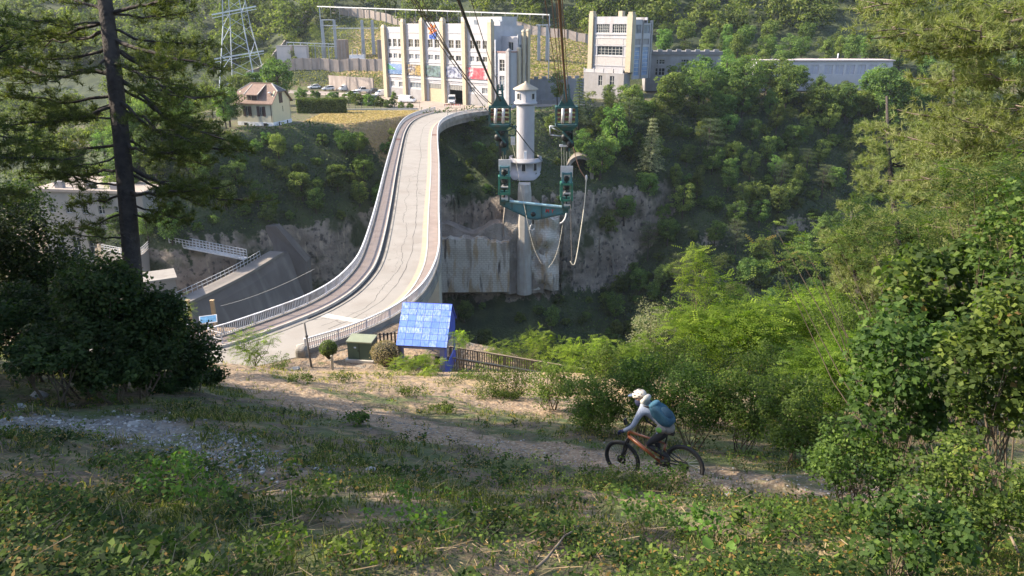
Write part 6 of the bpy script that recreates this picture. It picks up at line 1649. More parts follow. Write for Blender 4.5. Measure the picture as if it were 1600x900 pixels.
def crown_points(rng, ncl, per, rad3, cz, clump=.24, flat=0.0, lobes=5):
    """clumped leaf positions in an uneven crown"""
    rad3 = np.array(rad3, float)
    d = unit(rng.normal(size=(ncl,3))); r = rng.uniform(.45, 1.0, ncl)**.6
    lob = unit(rng.normal(size=(lobes,3))); g = np.max(d@lob.T, 1)
    r = r*(0.62+.42*np.clip(g,0,1)**2)
    cc = d*r[:,None]*rad3
    cc[:,2] += cz
    cr = clump*rad3.mean()*rng.uniform(.6,1.35,ncl)
    dd = unit(rng.normal(size=(ncl*per,3)) + np.array([0,0,.35])); ci = np.repeat(np.arange(ncl), per)
    rr = rng.uniform(.35,1.0,ncl*per)**.5
    P = cc[ci] + dd*(cr[ci]*rr)[:,None]*np.array([1.15,1.15,.75])
    nrm = unit(dd + .7*rng.normal(size=dd.shape) + np.array([0,0,.5]))
    tint = np.clip(.45 + .16*rng.normal(size=ncl)[ci] + .16*rng.normal(size=len(P)), .02, .92)
    return P, nrm, tint, cc
def trunk_mb(rng, H, r, cc, nb=9, bend=.5):
    mb = MB(); top = Vector((rng.uniform(-bend,bend), rng.uniform(-bend,bend), H))
    pts = [Vector((0,0,-.8)), Vector((0,0,0)), top*.35+Vector((rng.uniform(-.2,.2),rng.uniform(-.2,.2),0)), top*.7, top]
    mb.tube(pts, [r*1.3, r*1.1, r*.85, r*.55, r*.15], 7)
    sel = rng.choice(len(cc), min(nb, len(cc)), replace=False)
    for i in sel:
        c = Vector(cc[i]); s = top*float(np.clip((c.z/H)*.7, .25, .85)); m = (s+c)/2+Vector((0,0,-.04*H)); mb.tube([s, m, c], [r*.42, r*.26, r*.06], 5, False)
    return mb
def tree_proto(kind, seed, mat, label='tree'):
    rng = np.random.default_rng(seed); t = thing("tree", label, "tree")
    if kind == 'round': ncl, per, rad3, cz, H, ls = 85, 62, (3.1,3.1,3.6), 4.6, 7.0, .36
    elif kind == 'tall': ncl, per, rad3, cz, H, ls = 84, 60, (2.4,2.4,4.9), 5.6, 9.5, .34
    elif kind == 'loose': ncl, per, rad3, cz, H, ls = 60, 66, (3.3,3.1,3.9), 5.2, 8.0, .34
    elif kind == 'bush': ncl, per, rad3, cz, H, ls = 50, 50, (2.2,2.2,1.7), 1.5, 2.6, .30
    elif kind == 'conifer':
        C_, Nn, T_ = [], [], []
        for k in range(15):
            z = 2.2+k*.62; R = 2.5*(1-(k/16.)**1.1)+.25; nb = 9
            for b in range(nb):
                a = 2*PI*(b+rng.uniform(-.3,.3))/nb + k*.7; L = R*rng.uniform(.7,1.1); m = int(14+L*16)
                s = rng.uniform(.15,1,m); p = np.stack([np.cos(a)*L*s, np.sin(a)*L*s, z-.35*s*s*L*.6+.05*rng.normal(size=m)], 1) + rng.normal(size=(m,3))*np.array([.16,.16,.07])
                C_.append(p); Nn.append(np.tile([np.cos(a)*.2,np.sin(a)*.2,1.], (m,1))+rng.normal(size=(m,3))*.45); T_.append(np.clip(.5+.2*s+.15*rng.normal(size=m), .02, .9))
        P, nr, tt = np.concatenate(C_), np.concatenate(Nn), np.concatenate(T_)
        v, f = leaf_quads(P, nr, .30, .13, rng); npmesh("crown", v, f, mat, tt, t)
        mb = MB(); mb.tube([(0,0,-.8),(0,0,5),(0,0,11.6)], [.24,.16,.03], 7); mb.build("trunk", m_bark, t); return t
    elif kind == 'pine':
        C_, Nn, T_, cc = [], [], [], []
        for k in range(17):
            z = 5.0+k*.36; a = k*2.4; L = rng.uniform(.9,2.9)*(1-.35*k/17); c = np.array([np.cos(a)*L, np.sin(a)*L, z+rng.uniform(-.2,.3)]); cc.append(c)
            m = 190; p = c + rng.normal(size=(m,3))*np.array([.72,.72,.20]); C_.append(p); Nn.append(rng.normal(size=(m,3))*.6+[0,0,1]); T_.append(np.clip(.5+.25*(p[:,2]-c[2])/.2*.5+.12*rng.normal(size=m), .02, .9))
        P, nr, tt = np.concatenate(C_), np.concatenate(Nn), np.concatenate(T_)
        v, f = leaf_quads(P, nr, .26, .14, rng); npmesh("crown", v, f, mat, tt, t)
        trunk_mb(rng, 11, .2, np.array(cc), 14, .4).build("trunk", m_bark, t); return t
    P, nr, tt, cc = crown_points(rng, ncl, per, rad3, cz)
    v, f = leaf_quads(P, nr, ls*rng.uniform(.7,1.25,len(P)), ls*.62, rng)
    npmesh("crown", v, f, mat, tt, t); trunk_mb(rng, H, .2 if kind != 'bush' else .08, cc, 10).build("trunk", m_bark, t)
    return t
PRO = {k: [tree_proto(k, 100+i*7+j, m) for j in range(n)] for i, (k, n, m) in enumerate((('round',3,L_far),('tall',2,L_far),('loose',3,L_far),('bush',3,L_far),('conifer',1,L_con),('pine',2,L_con)))}
PRO['pale'] = [tree_proto('conifer', 333, L_pale)]
EXT = {'round':(3.2,9.2),'tall':(2.6,11),'loose':(3.5,9.8),'bush':(2.4,3.3),'conifer':(2.4,11.6),'pine':(2.8,11.5),'pale':(2.4,11.6)}
used_pro = set()
def place_tree(kind, j, x, y, s, label, group=None, z=None, rz=None, cat=None, name=None):
    src = PRO[kind][j % len(PRO[kind])]; key = (kind, j % len(PRO[kind]))
    o = src if key not in used_pro else dup(src); used_pro.add(key)
    o.location = (x, y, hz(x,y)-.2 if z is None else z); o.rotation_euler = (0,0,rngv.uniform(0,6.28) if rz is None else rz); o.scale = (s*rngv.uniform(.9,1.1),)*2+(s,)
    o['label'] = label
    if group: o['group'] = group
    elif 'group' in o: del o['group']
    if cat: o['category'] = cat
    if kind == 'bush': o['category'] = cat or 'shrub'; o.name = name or 'shrub'
    elif kind in ('conifer','pine','pale'): o.name = name or ('pine_tree' if kind == 'pine' else 'conifer_tree')
    return o
# ---- feature trees, placed at their spots
def ftree(kind, j, px, pytop, t, hpx, label, wide=1.0, group=None):
    """crown top at (px,pytop), distance t, height in pixels"""
    Hm = hpx*t/FPX/math.cos(rad(10)); ts = np.arange(t-25, t+10, 1.0); r_ = ray(px, pytop)
    Hs = r_[2]*ts - h(r_[0]*ts, r_[1]*ts)
    if np.min(np.abs(Hs-Hm)+50*(Hs < 1.5)) > .55*Hm:
        ts = np.arange(t-25, t+70, 1.0) if wide == 1.0 else np.arange(t-10, t+14, 1.0); Hs = r_[2]*ts - h(r_[0]*ts, r_[1]*ts)
    k = int(np.argmin(np.abs(Hs-Hm) + .04*np.abs(ts-t) + 50*(Hs < 1.5)))
    Hm = float(Hs[k]); p = r_*ts[k]; s = min(Hm/EXT[kind][1], 1.75 if kind != 'pale' else 1.35); o = place_tree(kind, j, p[0], p[1], s, label, group, z=p[2]-s*EXT[kind][1])
    w_ = min(s, max(hpx*ts[k]/FPX/EXT[kind][1], s*.7))*1.05*wide; o.scale = (w_, w_, s); return o
ftree('round',0,428,78,196,76,"big round dense green tree between the cream house and the car park")
ftree('round',1,372,106,190,64,"lower light green tree at the left foot of the big round tree")
ftree('round',2,350,122,180,70,"light green tree directly behind the left end of the cream house")
ftree('round',1,395,104,205,50,"small light green tree behind the big round tree")
ftree('pale',0,1021,180,160,112,"narrow pale grey green conifer standing out in the dark slope right of the tunnel")
ftree('conifer',0,906,118,196,80,"dark blue green spruce in front of the tall block's podium")
ftree('pine',0,1112,182,165,90,"flat topped pine halfway down the dark slope, right of the pale conifer")
ftree('pine',1,1225,252,140,75,"pine with flat sunlit pads low on the dark slope at right")
ftree('loose',0,872,110,188,50,"thin light green tree between the round tower and the dark spruce")
ftree('round',0,940,200,158,90,"pale grey green leafy tree just near the tunnel mouth")
ftree('loose',1,965,150,170,75,"loose grey green tree above the tunnel mouth")
ftree('tall',0,990,118,190,85,"tall green tree below the right corner of the tall block")
ftree('pine',1,985,148,175,95,"tall dark pine with bare trunk below the tall block")
ftree('round',1,1050,98,196,80,"light green tree in front of the low grey service building")
ftree('loose',2,1098,88,196,90,"large pale green tree at the right end of the low grey building")
ftree('loose',0,1170,84,190,90,"broad airy pale green tree left of the long white building")
ftree('loose',1,1235,92,195,70,"airy tree in front of the left half of the long white building")
ftree('tall',1,1385,95,150,110,"green tree at the right end of the long white building")
ftree('tall',0,1330,118,160,90,"green tree below the right end of the long white building")
ftree('round',2,1290,118,170,80,"round tree below the middle of the long white building")
ftree('bush',0,792,125,190,20,"dark small bush at the foot of the power station's right wing")
ftree('tall',1,615,140,196,26,"slim young tree standing by the white delivery van")
ftree('tall',0,1010,-8,300,60,"olive tree on the hilltop above the tall block")
ftree('loose',2,1062,92,206,46,"wide pale green tree covering the middle of the low grey building",1.5)
ftree('loose',0,1098,84,208,52,"wide tall pale tree covering the right end of the low grey building",1.6)
ftree('loose',1,1140,78,210,56,"wide airy pale tree in the gap left of the long white building",1.7)
ftree('loose',2,1180,80,210,54,"wide airy pale tree covering the left end of the long white building",1.7)
ftree('loose',0,1222,84,208,54,"wide airy tree covering the left half of the long white building",1.7)
ftree('round',1,1370,98,205,50,"round green tree touching the right end of the long white building",1.5)
ftree('round',0,1400,90,190,60,"green tree right of the long white building, by the big pine's tips",1.4)
ftree('round',2,1204,86,208,50,"round dense tree in front of the long white building, left of its middle",1.4)
ftree('round',1,1246,92,207,46,"round dense tree in front of the long white building's middle",1.4)
# ---- scattered trees: gather candidates, the largest in view become things of their own
cands = []
PROT = [((796,122,852,290),160),((688,345,858,462),150),((882,238,930,300),168),((366,125,466,203),150),((475,166,650,196),150),((903,15,1030,126),210),((1008,80,1090,104),210),((1262,96,1345,114),235),
        ((600,20,870,172),190),((45,255,230,430),112),((225,360,455,505),100),((400,300,545,425),120),((480,110,600,160),230),((480,95,600,112),250),((345,172,480,240),-1)]
def blocked(x, y, z, rad_, H):
    px, p1, t = proj(x, y, z+H); _, p0, _ = proj(x, y, z); r_ = rad_*FPX/t
    for (a, b, c, d), tm in PROT:
        if t < tm+60 and tm > 0 and px+r_*.75 > a and px-r_*.75 < c and p0-(p0-p1)*.25 > b and p1+4 < d and t < (tm+45 if tm > 140 else tm-3): return True
    return False
def scatter(n, fx, kinds, srange, spacing, zone, seed):
    rng = np.random.default_rng(seed); pts = []
    tries = 0
    while len(pts) < n and tries < n*40:
        tries += 1
        p = fx(rng)
        if p is None: continue
        x, y = p
        if any((x-a)**2+(y-b)**2 < spacing**2 for a, b in pts): continue
        k = kinds[rng.integers(len(kinds))]; s = rng.uniform(*srange); z = hz(x, y)-.2
        if blocked(x, y, z, EXT[k][0]*s, EXT[k][1]*s): continue
        px, py, t = proj(x, y, z+EXT[k][1]*s*.6)
        if not (-120 < px < 1720) or (px > 900 and py > 600): continue
        pts.append((x, y)); cands.append((EXT[k][1]*s/t, k, int(rng.integers(3)), x, y, s, z, zone, t))
def Rf(x): return float(np.interp(x, RX, RY))
def Qf(x): return float(np.interp(x, QX, QY))
def zn(x0, x1, d0, d1, f=Rf):
    def g(rng):
        x = rng.uniform(x0, x1); return (x, f(x)+rng.uniform(d0, d1))
    return g
scatter(160, zn(22,128,-58,-1), ('round','tall','loose','loose','pine','round','round','round'), (.65,1.05), 4.6, 'slope', 1)
scatter(130, zn(22,128,-62,-1), ('bush',), (.7,1.3), 3.0, 'slope', 21)
scatter(70, zn(-78,-23,-21,-1), ('round','loose','bush','round','bush'), (.5,.85), 3.0, 'left_rim', 2)
scatter(26, zn(-11,-4,-22,-3), ('bush','bush','round'), (.5,.8), 3.0, 'bridge_side', 3)
scatter(26, zn(9,24,-60,-3), ('bush','round','bush','loose'), (.5,.8), 3.6, 'tower_side', 4)
scatter(95, zn(-20,40,-105,-26), ('round','loose','bush','bush'), (.45,.75), 3.4, 'foot', 5)
scatter(40, zn(20,128,-7,3), ('round','loose','tall'), (.6,.85), 3.6, 'slope', 31)
scatter(66, zn(24,170,2,34,Qf), ('round','round','loose','tall'), (.75,1.15), 6.5, 'hill', 6)
scatter(60, zn(-230,-96,-80,20,Rf), ('round','round','loose','tall'), (.8,1.2), 8.5, 'far_left', 7)
scatter(26, zn(-120,-72,5,50,Qf), ('round','round','loose'), (.7,1.0), 7.5, 'left_hill', 8)
scatter(24, zn(-95,-60,-14,30,Rf), ('round','loose'), (.6,.85), 6.0, 'left_rim', 9)
scatter(14, zn(-60,-24,-45,-26), ('bush',), (.6,1.0), 4.0, 'left_cliff', 10)
cands.sort(key=lambda c: -c[0])
ZL = {'slope': ("%s on the shaded gorge slope below the long white and grey buildings", "trees on the shaded slope right of the tunnel"),
      'left_rim': ("%s on the gorge rim between the cream house and the bridge", "trees along the left gorge rim"),
      'bridge_side': ("%s clinging to the bank between the bridge and the round tower", "bushes between bridge and tower"),
      'tower_side': ("%s on the bank between the round tower and the tunnel mouth", "bushes right of the tower"),
      'foot': ("%s in the shaded gorge below the streaked masonry wall", "trees at the foot of the masonry"),
      'hill': ("%s on the sunlit wooded hill above the long low buildings", "trees on the hill at upper right"),
      'far_left': ("%s in the hazy woods seen behind the left pine", "trees in the hazy woods at left"),
      'left_hill': ("%s on the hillside behind the lattice pylon", "trees on the hillside at upper left"),
      'left_cliff': ("%s growing from the brown cliff left of the bridge", "bushes on the left cliff")}
KN = {'round':"round leafy tree",'tall':"slim leafy tree",'loose':"loose leafy tree",'bush':"low leafy bush",'conifer':"dark conifer",'pine':"flat padded pine",'pale':"pale conifer"}
def loclabel(c):
    _, k_, _, x_, y_, s_, z_, zn_, t_ = c; px, py, _ = proj(x_, y_, z_+EXT[k_][1]*s_*.6)
    if zn_ == 'left_rim':
        L_ = ((300,"far left of the cream house"),(350,"left below the cream house"),(415,"directly below the cream house"),(475,"below the clipped hedge"),(535,"below the dry field"),(590,"right beside the bridge"))
        return "%s%s %s the left gorge rim, %s" % (size if False else ("small " if s_ < .62 else "large " if s_ > .78 else ""), KN[k_], "atop" if py < 215 else "halfway down" if py < 260 else "lower down", min(L_, key=lambda q: abs(q[0]-px))[1])
    if zn_ not in ('slope', 'hill'): return ZL[zn_][0] % KN[k_]
    size = "small " if s_ < .78 else "large " if s_ > .95 else ""
    if zn_ == 'slope':
        row = "high on" if py < 180 else "midway down" if py < 290 else "low on"
        L_ = ((900,"near the tunnel mouth"),(965,"below the tall block"),(1025,"near the pale conifer"),(1075,"below the low grey building"),(1130,"below the flat topped pine"),(1200,"below the building gap"),(1270,"below the long white building"),(1350,"beside the right pines"))
        return "%s%s %s the shaded slope, %s" % (size, KN[k_], row, min(L_, key=lambda q: abs(q[0]-px))[1])
    row = "high on" if py < 35 else "at the foot of"
    L_ = ((1030,"right above the tall block"),(1090,"above the low grey building"),(1170,"above the building gap"),(1260,"above the long white building"),(1350,"beside the right pine"))
    return "%s%s %s the sunlit hill, %s" % (size, KN[k_], row, min(L_, key=lambda q: abs(q[0]-px))[1])
_ll = loclabel
def loclabel(c):
    w = _ll(c).split(); return ' '.join(x for x in w if x not in (() if len(w) <= 16 else ('shaded','sunlit') if len(w) == 17 else ('shaded','sunlit','leafy')))
ntree = 0; rest = []
for c in cands:
    if (ntree < 272 and c[7] != 'far_left') or c[1] == 'bush':
        place_tree(c[1], c[2], c[3], c[4], c[5], loclabel(c), ZL[c[7]][1]+" ("+KN[c[1]]+")", z=c[6])
        if c[1] != 'bush': ntree += 1
    else: rest.append(c)
# ---- far wood (one mass): denser hill forest behind and above everything
V_, F_, T_ = [], [], []; off = 0
rngf = np.random.default_rng(77)
def addcrown(x, y, z, s, n=330, ls=.62):
    global off
    P, nr, tt, cc = crown_points(rngf, 16, n//16, (3.1*s,3.1*s,3.3*s), 4.5*s, .38)
    v, f = leaf_quads(P+np.array([x,y,z]), nr, ls*s*rngf.uniform(.7,1.2,len(P)), ls*.6*s, rngf)
    V_.append(v); F_.append(f+off); T_.append(np.clip(tt+rngf.normal()*.12, .02, .92)); off += len(v)
for c in rest: addcrown(c[3], c[4], c[6], c[5], 900, .45)
k = 0
for i in range(230):
    x = rngf.uniform(-260,-72); y = rngf.uniform(175, Qf(x)+60); z = hz(x,y); px, py, t = proj(x,y,z+4)
    if -30 < px < 420 and not (x > -96 and y > 225) and not (px > 330 and py > 100): addcrown(x, y, z-.5, rngf.uniform(.9,1.4), 560, .6)
for i in range(7000):
    if k > 760: break
    e = rngf.uniform(0,1)**1.4*330+40; x = rngf.uniform(-330, 330); y = Qf(x)+e
    if -75 < x < 25 and e < 50: continue
    z = hz(x, y); px, py, t = proj(x, y, z+4)
    if not (-60 < px < 1660 and py > -120): continue
    addcrown(x, y, z-.5, rngf.uniform(1.0,1.7)*(1+e/500), 330 if e < 120 else 210, .8 if e < 120 else 1.15); k += 1
fw = npmesh("far_wood", np.concatenate(V_), np.concatenate(F_), L_far, np.concatenate(T_)); tag(fw, "wooded hillside filling the background above the buildings", "wood", None, "stuff")
# ---- undergrowth on the gorge slopes (uncountable)
N = 130000; x = rngf.uniform(-130,150,N); y = np.interp(x, RX, RY) + rngf.uniform(-105, 3, N)
keep = (y > 98) & ~((x > -19.5) & (x < 11.5) & (y > 156) & (y < 170.5) ); x, y = x[keep], y[keep]
mk2 = masks(x, y); keep = (mk2['rock'] < rngf.uniform(.15,.9,len(x))**2.2) & (mk2['dry'] < .3); x, y = x[keep], y[keep]
cl = np.sin(x*.9+np.cos(y*.7)*2)*np.cos(y*.8+x*.3); z = h(x,y) + rngf.uniform(0,.9,len(x))**1.5*(1+cl)
P = np.stack([x,y,z],1); v, f = leaf_quads(P, rngf.normal(size=P.shape)*.7+[0,-.5,.8], .55*rngf.uniform(.6,1.3,len(P)), .36, rngf)
L_ug = leafmat('scrub_leaves', (0.026,0.045,0.018), (0.065,0.10,0.034), (0.14,0.18,0.06), .3, .6, objvar=0)
ug = npmesh("undergrowth", v, f, L_ug, np.clip(.38+.16*cl+.14*rngf.normal(size=len(P)), .02, .9)); tag(ug, "low scrub and ivy covering the gorge slopes", "undergrowth", None, "stuff")
# ---- meadow tufts on the banks
N = 26000; x = rngf.uniform(-88,32,N); y = np.interp(x, QX, QY) + rngf.uniform(1, 62, N)
z = h(x,y)+.15; P = np.stack([x,y,z],1); v, f = leaf_quads(P, rngf.normal(size=P.shape)*.5+[0,-.6,.6], .7*rngf.uniform(.5,1.2,N), .35, rngf)
cl = np.sin(x*.35+np.cos(y*.4)*2)
tf = npmesh("bank_grass", v, f, leafmat("sunny_bank_grass", (0.10,0.12,0.03), (0.20,0.21,0.055), (0.34,0.31,0.10), .3, .7, objvar=0), np.clip(.5+.2*cl+.2*rngf.normal(size=N), .02, .98)); tag(tf, "yellow green rough grass on the banks around the switchyard", "grass", None, "stuff")
N = 16000; x = rngf.uniform(-50,-21.5,N); y = rngf.uniform(163,195,N); m3 = masks(x,y)['dry'] > .5; x, y = x[m3], y[m3]
P = np.stack([x,y,h(x,y)+.1],1); v, f = leaf_quads(P, rngf.normal(size=P.shape)*.5+[0,-.5,.7], .45, .12, rngf)
tf = npmesh("dry_meadow_grass", v, f, leafmat("straw_grass", (0.24,0.18,0.07), (0.40,0.30,0.13), (0.5,0.4,0.2), .2, .8, objvar=0), rngf.uniform(.1,.9,len(P))); tag(tf, "straw coloured dry grass of the small field beside the bridge end", "grass", None, "stuff")
# ---- hedge and shrubs by the house
def hedge(label, x0, x1, y0, dep, hgt, z, n, mat=L_far, rz=0, ls=.22, name="hedge", rnd=.15):
    rng = np.random.default_rng(int(abs(x0*10))); t = thing(name, label, "hedge", ((x0+x1)/2, y0, z), rz); w = (x1-x0)/2
    fa = rng.choice(4, n, p=[.42,.34,.12,.12]); u = rng.uniform(-1,1,n); v_ = rng.uniform(0,1,n)
    P = np.zeros((n,3)); Nn = np.zeros((n,3))
    m = fa == 0; P[m] = np.stack([u[m]*w, np.zeros(m.sum()), v_[m]*hgt],1); Nn[m] = [0,-1,.3]
    m = fa == 1; P[m] = np.stack([u[m]*w, v_[m]*dep, np.full(m.sum(), hgt)],1); Nn[m] = [0,0,1]
    for q, sx in ((2,-1),(3,1)):
        m = fa == q; P[m] = np.stack([np.full(m.sum(), sx*w), rng.uniform(0,dep,m.sum()), v_[m]*hgt],1); Nn[m] = [sx,0,.2]
    bumpy = np.array([mnoise.noise(Vector((p[0]*.8,p[1],p[2]*.8))) for p in P])
    P += rng.normal(size=P.shape)*rnd*.5 + Nn*bumpy[:,None]*rnd*2; v, f = leaf_quads(P, Nn+rng.normal(size=P.shape)*.5, ls, ls*.6, rng)
    npmesh("foliage", v, f, mat, np.clip(.5+.2*bumpy+.14*rng.normal(size=n), .02, .92), t)
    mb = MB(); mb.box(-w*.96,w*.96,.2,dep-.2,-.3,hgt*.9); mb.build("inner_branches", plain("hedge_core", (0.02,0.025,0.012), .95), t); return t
g0, g1 = G(463,178,-21), G(543,175,-21)
hedge("long clipped dark green hedge with sunny top, right of the cream house", g0[0], g1[0], g0[1]+1, 2.4, 3.6, -21.2, 9000, ls=.3)
for k, (px, py, s) in enumerate(((470,150,1.0),(495,152,.9),(520,154,.9),(548,158,1.1),(562,161,1.0),(577,162,1.1),(592,163,.9),(606,165,.8),(627,166,.6),(640,167,.55))):
    g_ = G(px, py+3, -21); place_tree('bush', k, g_[0], g_[1], s, "rough green bush between the clipped hedge and the car park fence", "bushes below the car park")
def round_bush(name, label, px, py, t, rpx, mat, n, ls, squash=.95, sphere=True):
    p = at(px, py, t); R = rpx*t/FPX; rng = np.random.default_rng(px); z0 = p[2]-R*squash; t_ = thing(name, label, "shrub", (p[0],p[1],z0))
    d = unit(rng.normal(size=(n,3))); rr = R*(1+.06*rng.normal(size=n)); P = d*rr[:,None]*[1,1,squash]+[0,0,R*squash]
    v, f = leaf_quads(P, d+rng.normal(size=d.shape)*.6, ls, ls*.6, rng); npmesh("foliage", v, f, mat, np.clip(.5+.2*rng.normal(size=n), .02,.95), t_)
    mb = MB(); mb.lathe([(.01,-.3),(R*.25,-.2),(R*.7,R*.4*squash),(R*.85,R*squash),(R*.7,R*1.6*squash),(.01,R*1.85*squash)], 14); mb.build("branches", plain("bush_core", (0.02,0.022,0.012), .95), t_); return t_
round_bush("clipped_bush", "small round clipped dark green bush left of the green cabinet", 513, 544, 48.5, 13, L_dark if False else L_far, 1800, .09)
round_bush("clipped_bush", "rounded beige brown dry bush between the green cabinet and the blue shelter", 602, 551, 47.5, 22, leafmat("beige_dry_foliage", (0.12,0.10,0.05), (0.24,0.19,0.11), (0.36,0.29,0.18), .2, .8, objvar=0), 3200, .09, .8)
# ================================================================= NEAR SHRUBS
def shrub(name, label, px, py, t, rx, ry, n, L, Wd, mat, cat="shrub", compound=False, ncl=28, stems=8, seed=None, dz=1.0, base=None, clump=.34, stem_mat=None, group=None, sr=.02, upright=False):
    """leafy shrub whose foliage is centred on the given place; stems rise from the ground below"""
    c = at(px, py, t); Rx, Rz = rx*t/FPX, ry*t/FPX/CP
    rng = np.random.default_rng(seed or int(px*7+py)); bx_, by_ = base if base else (c[0], c[1]); zb = hz(bx_, by_)
    root = thing(name, label, cat, (bx_, by_, zb), 0, group); o0 = np.array([bx_, by_, zb])
    Ry = Rx*dz
    d = unit(rng.normal(size=(ncl,3))); r = rng.uniform(.25,1,ncl)**.55
    cc = c + d*r[:,None]*np.array([Rx,Ry,Rz])*.82
    per = n//ncl; ci = np.repeat(np.arange(ncl), per); cr = clump*(Rx*Rz)**.5*rng.uniform(.6,1.3,ncl)
    dd = unit(rng.normal(size=(len(ci),3))+[0,0,.3]); P = cc[ci]+dd*(cr[ci]*rng.uniform(.2,1,len(ci))**.5)[:,None]
    g = h(P[:,0],P[:,1])+.03; P[:,2] = np.maximum(P[:,2], g+rng.uniform(0,.25,len(P)))
    tint = np.clip(.48+.14*rng.normal(size=ncl)[ci]+.15*rng.normal(size=len(ci)), .02, .985)
    P = P - o0
    if not compound:
        Ls = L*rng.uniform(.6,1.3,len(P)); v, f = leaf_quads(P, dd*.4+rng.normal(size=dd.shape)*.55+[0,-.15,.75], Ls, Ls*Wd/L, rng)
    else:   # pinnate leaves: a rachis with paired leaflets
        npair = 5; a = unit(rng.normal(size=P.shape)*[1,1,.35]+dd*.8*[1,1,.3]); sd_ = unit(np.cross(a, [0,0,1.])); up_ = unit(np.cross(sd_, a)+.25*rng.normal(size=a.shape))
        VV, TT = [], []
        for q in range(npair):
            s = (q+1)/npair
            for sg in (-1,1):
                pos = P + a*(L*4.2*s)[...,None] if np.ndim(L) else P + a*(L*4.2*s)
                pos = pos - up_*(s*s*L*1.1); cen = pos + sd_*sg*L*.55
                v_, _ = leaf_quads(cen, up_, L, Wd, rng, dirs=sd_*sg+a*.35); VV.append(v_); TT.append(tint)
        v_, _ = leaf_quads(P+a*L*4.8-up_*L*1.2, up_, L, Wd, rng, dirs=a); VV.append(v_); TT.append(tint)
        v = np.concatenate(VV); f = np.arange(len(v)).reshape(-1,4); tint = np.concatenate(TT)
    npmesh("foliage", v, f, mat, tint, root)
    mb = MB()
    for i in range(min(stems, ncl)):
        e = Vector(cc[i]-o0); s0 = Vector((rng.uniform(-.15,.15)*Rx, rng.uniform(-.1,.1)*Rx, -.15)); m = s0.lerp(e,.5)+Vector((rng.normal()*.08*Rx, rng.normal()*.08*Rx, .05*Rz)); mb.tube([s0, m, e], [sr, sr*.7, sr*.25], 5, False)
        for j in range(3):
            k_ = rng.integers(ncl); e2 = Vector(cc[k_]-o0); 
            if (e2-m).length < 1.3*max(Rx,Rz): mb.tube([m, m.lerp(e2,.5)+Vector((0,0,.04)), e2], [sr*.45, sr*.3, sr*.12], 4, False)
    if mb.v: mb.build("stems", stem_mat or m_stem, root)
    return root
# dark thicket at left
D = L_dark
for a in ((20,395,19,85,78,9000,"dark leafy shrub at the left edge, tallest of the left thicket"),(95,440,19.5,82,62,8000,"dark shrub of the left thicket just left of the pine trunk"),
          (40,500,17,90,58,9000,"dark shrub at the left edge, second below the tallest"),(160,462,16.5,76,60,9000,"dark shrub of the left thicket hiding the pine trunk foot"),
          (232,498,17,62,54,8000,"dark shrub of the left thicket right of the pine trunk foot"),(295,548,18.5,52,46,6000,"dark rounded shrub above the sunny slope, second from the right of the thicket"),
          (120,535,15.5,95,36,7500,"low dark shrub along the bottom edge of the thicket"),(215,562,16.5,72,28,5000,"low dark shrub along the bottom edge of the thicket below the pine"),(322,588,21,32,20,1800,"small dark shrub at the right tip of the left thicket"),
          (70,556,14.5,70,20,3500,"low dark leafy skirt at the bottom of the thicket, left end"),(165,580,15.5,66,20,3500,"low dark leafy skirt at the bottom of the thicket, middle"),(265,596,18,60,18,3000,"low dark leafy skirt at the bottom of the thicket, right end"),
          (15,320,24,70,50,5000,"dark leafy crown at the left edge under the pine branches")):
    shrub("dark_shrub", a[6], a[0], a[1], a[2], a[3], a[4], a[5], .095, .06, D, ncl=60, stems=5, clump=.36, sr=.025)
# unseen neighbours of the left thicket, just past the frame edge, cast the shade on the foreground
for k, (x_, y_, s) in enumerate(((-13.5,9.5,.8),(-17,13.5,1.6),(-20,8,1.5),(-23,17,1.3),(-26,12,1.5),(-20,14.5,1.7))):
    place_tree('loose', k, x_, y_, s, "leafy tree standing on the slope past the left edge of the view", "trees past the left edge")
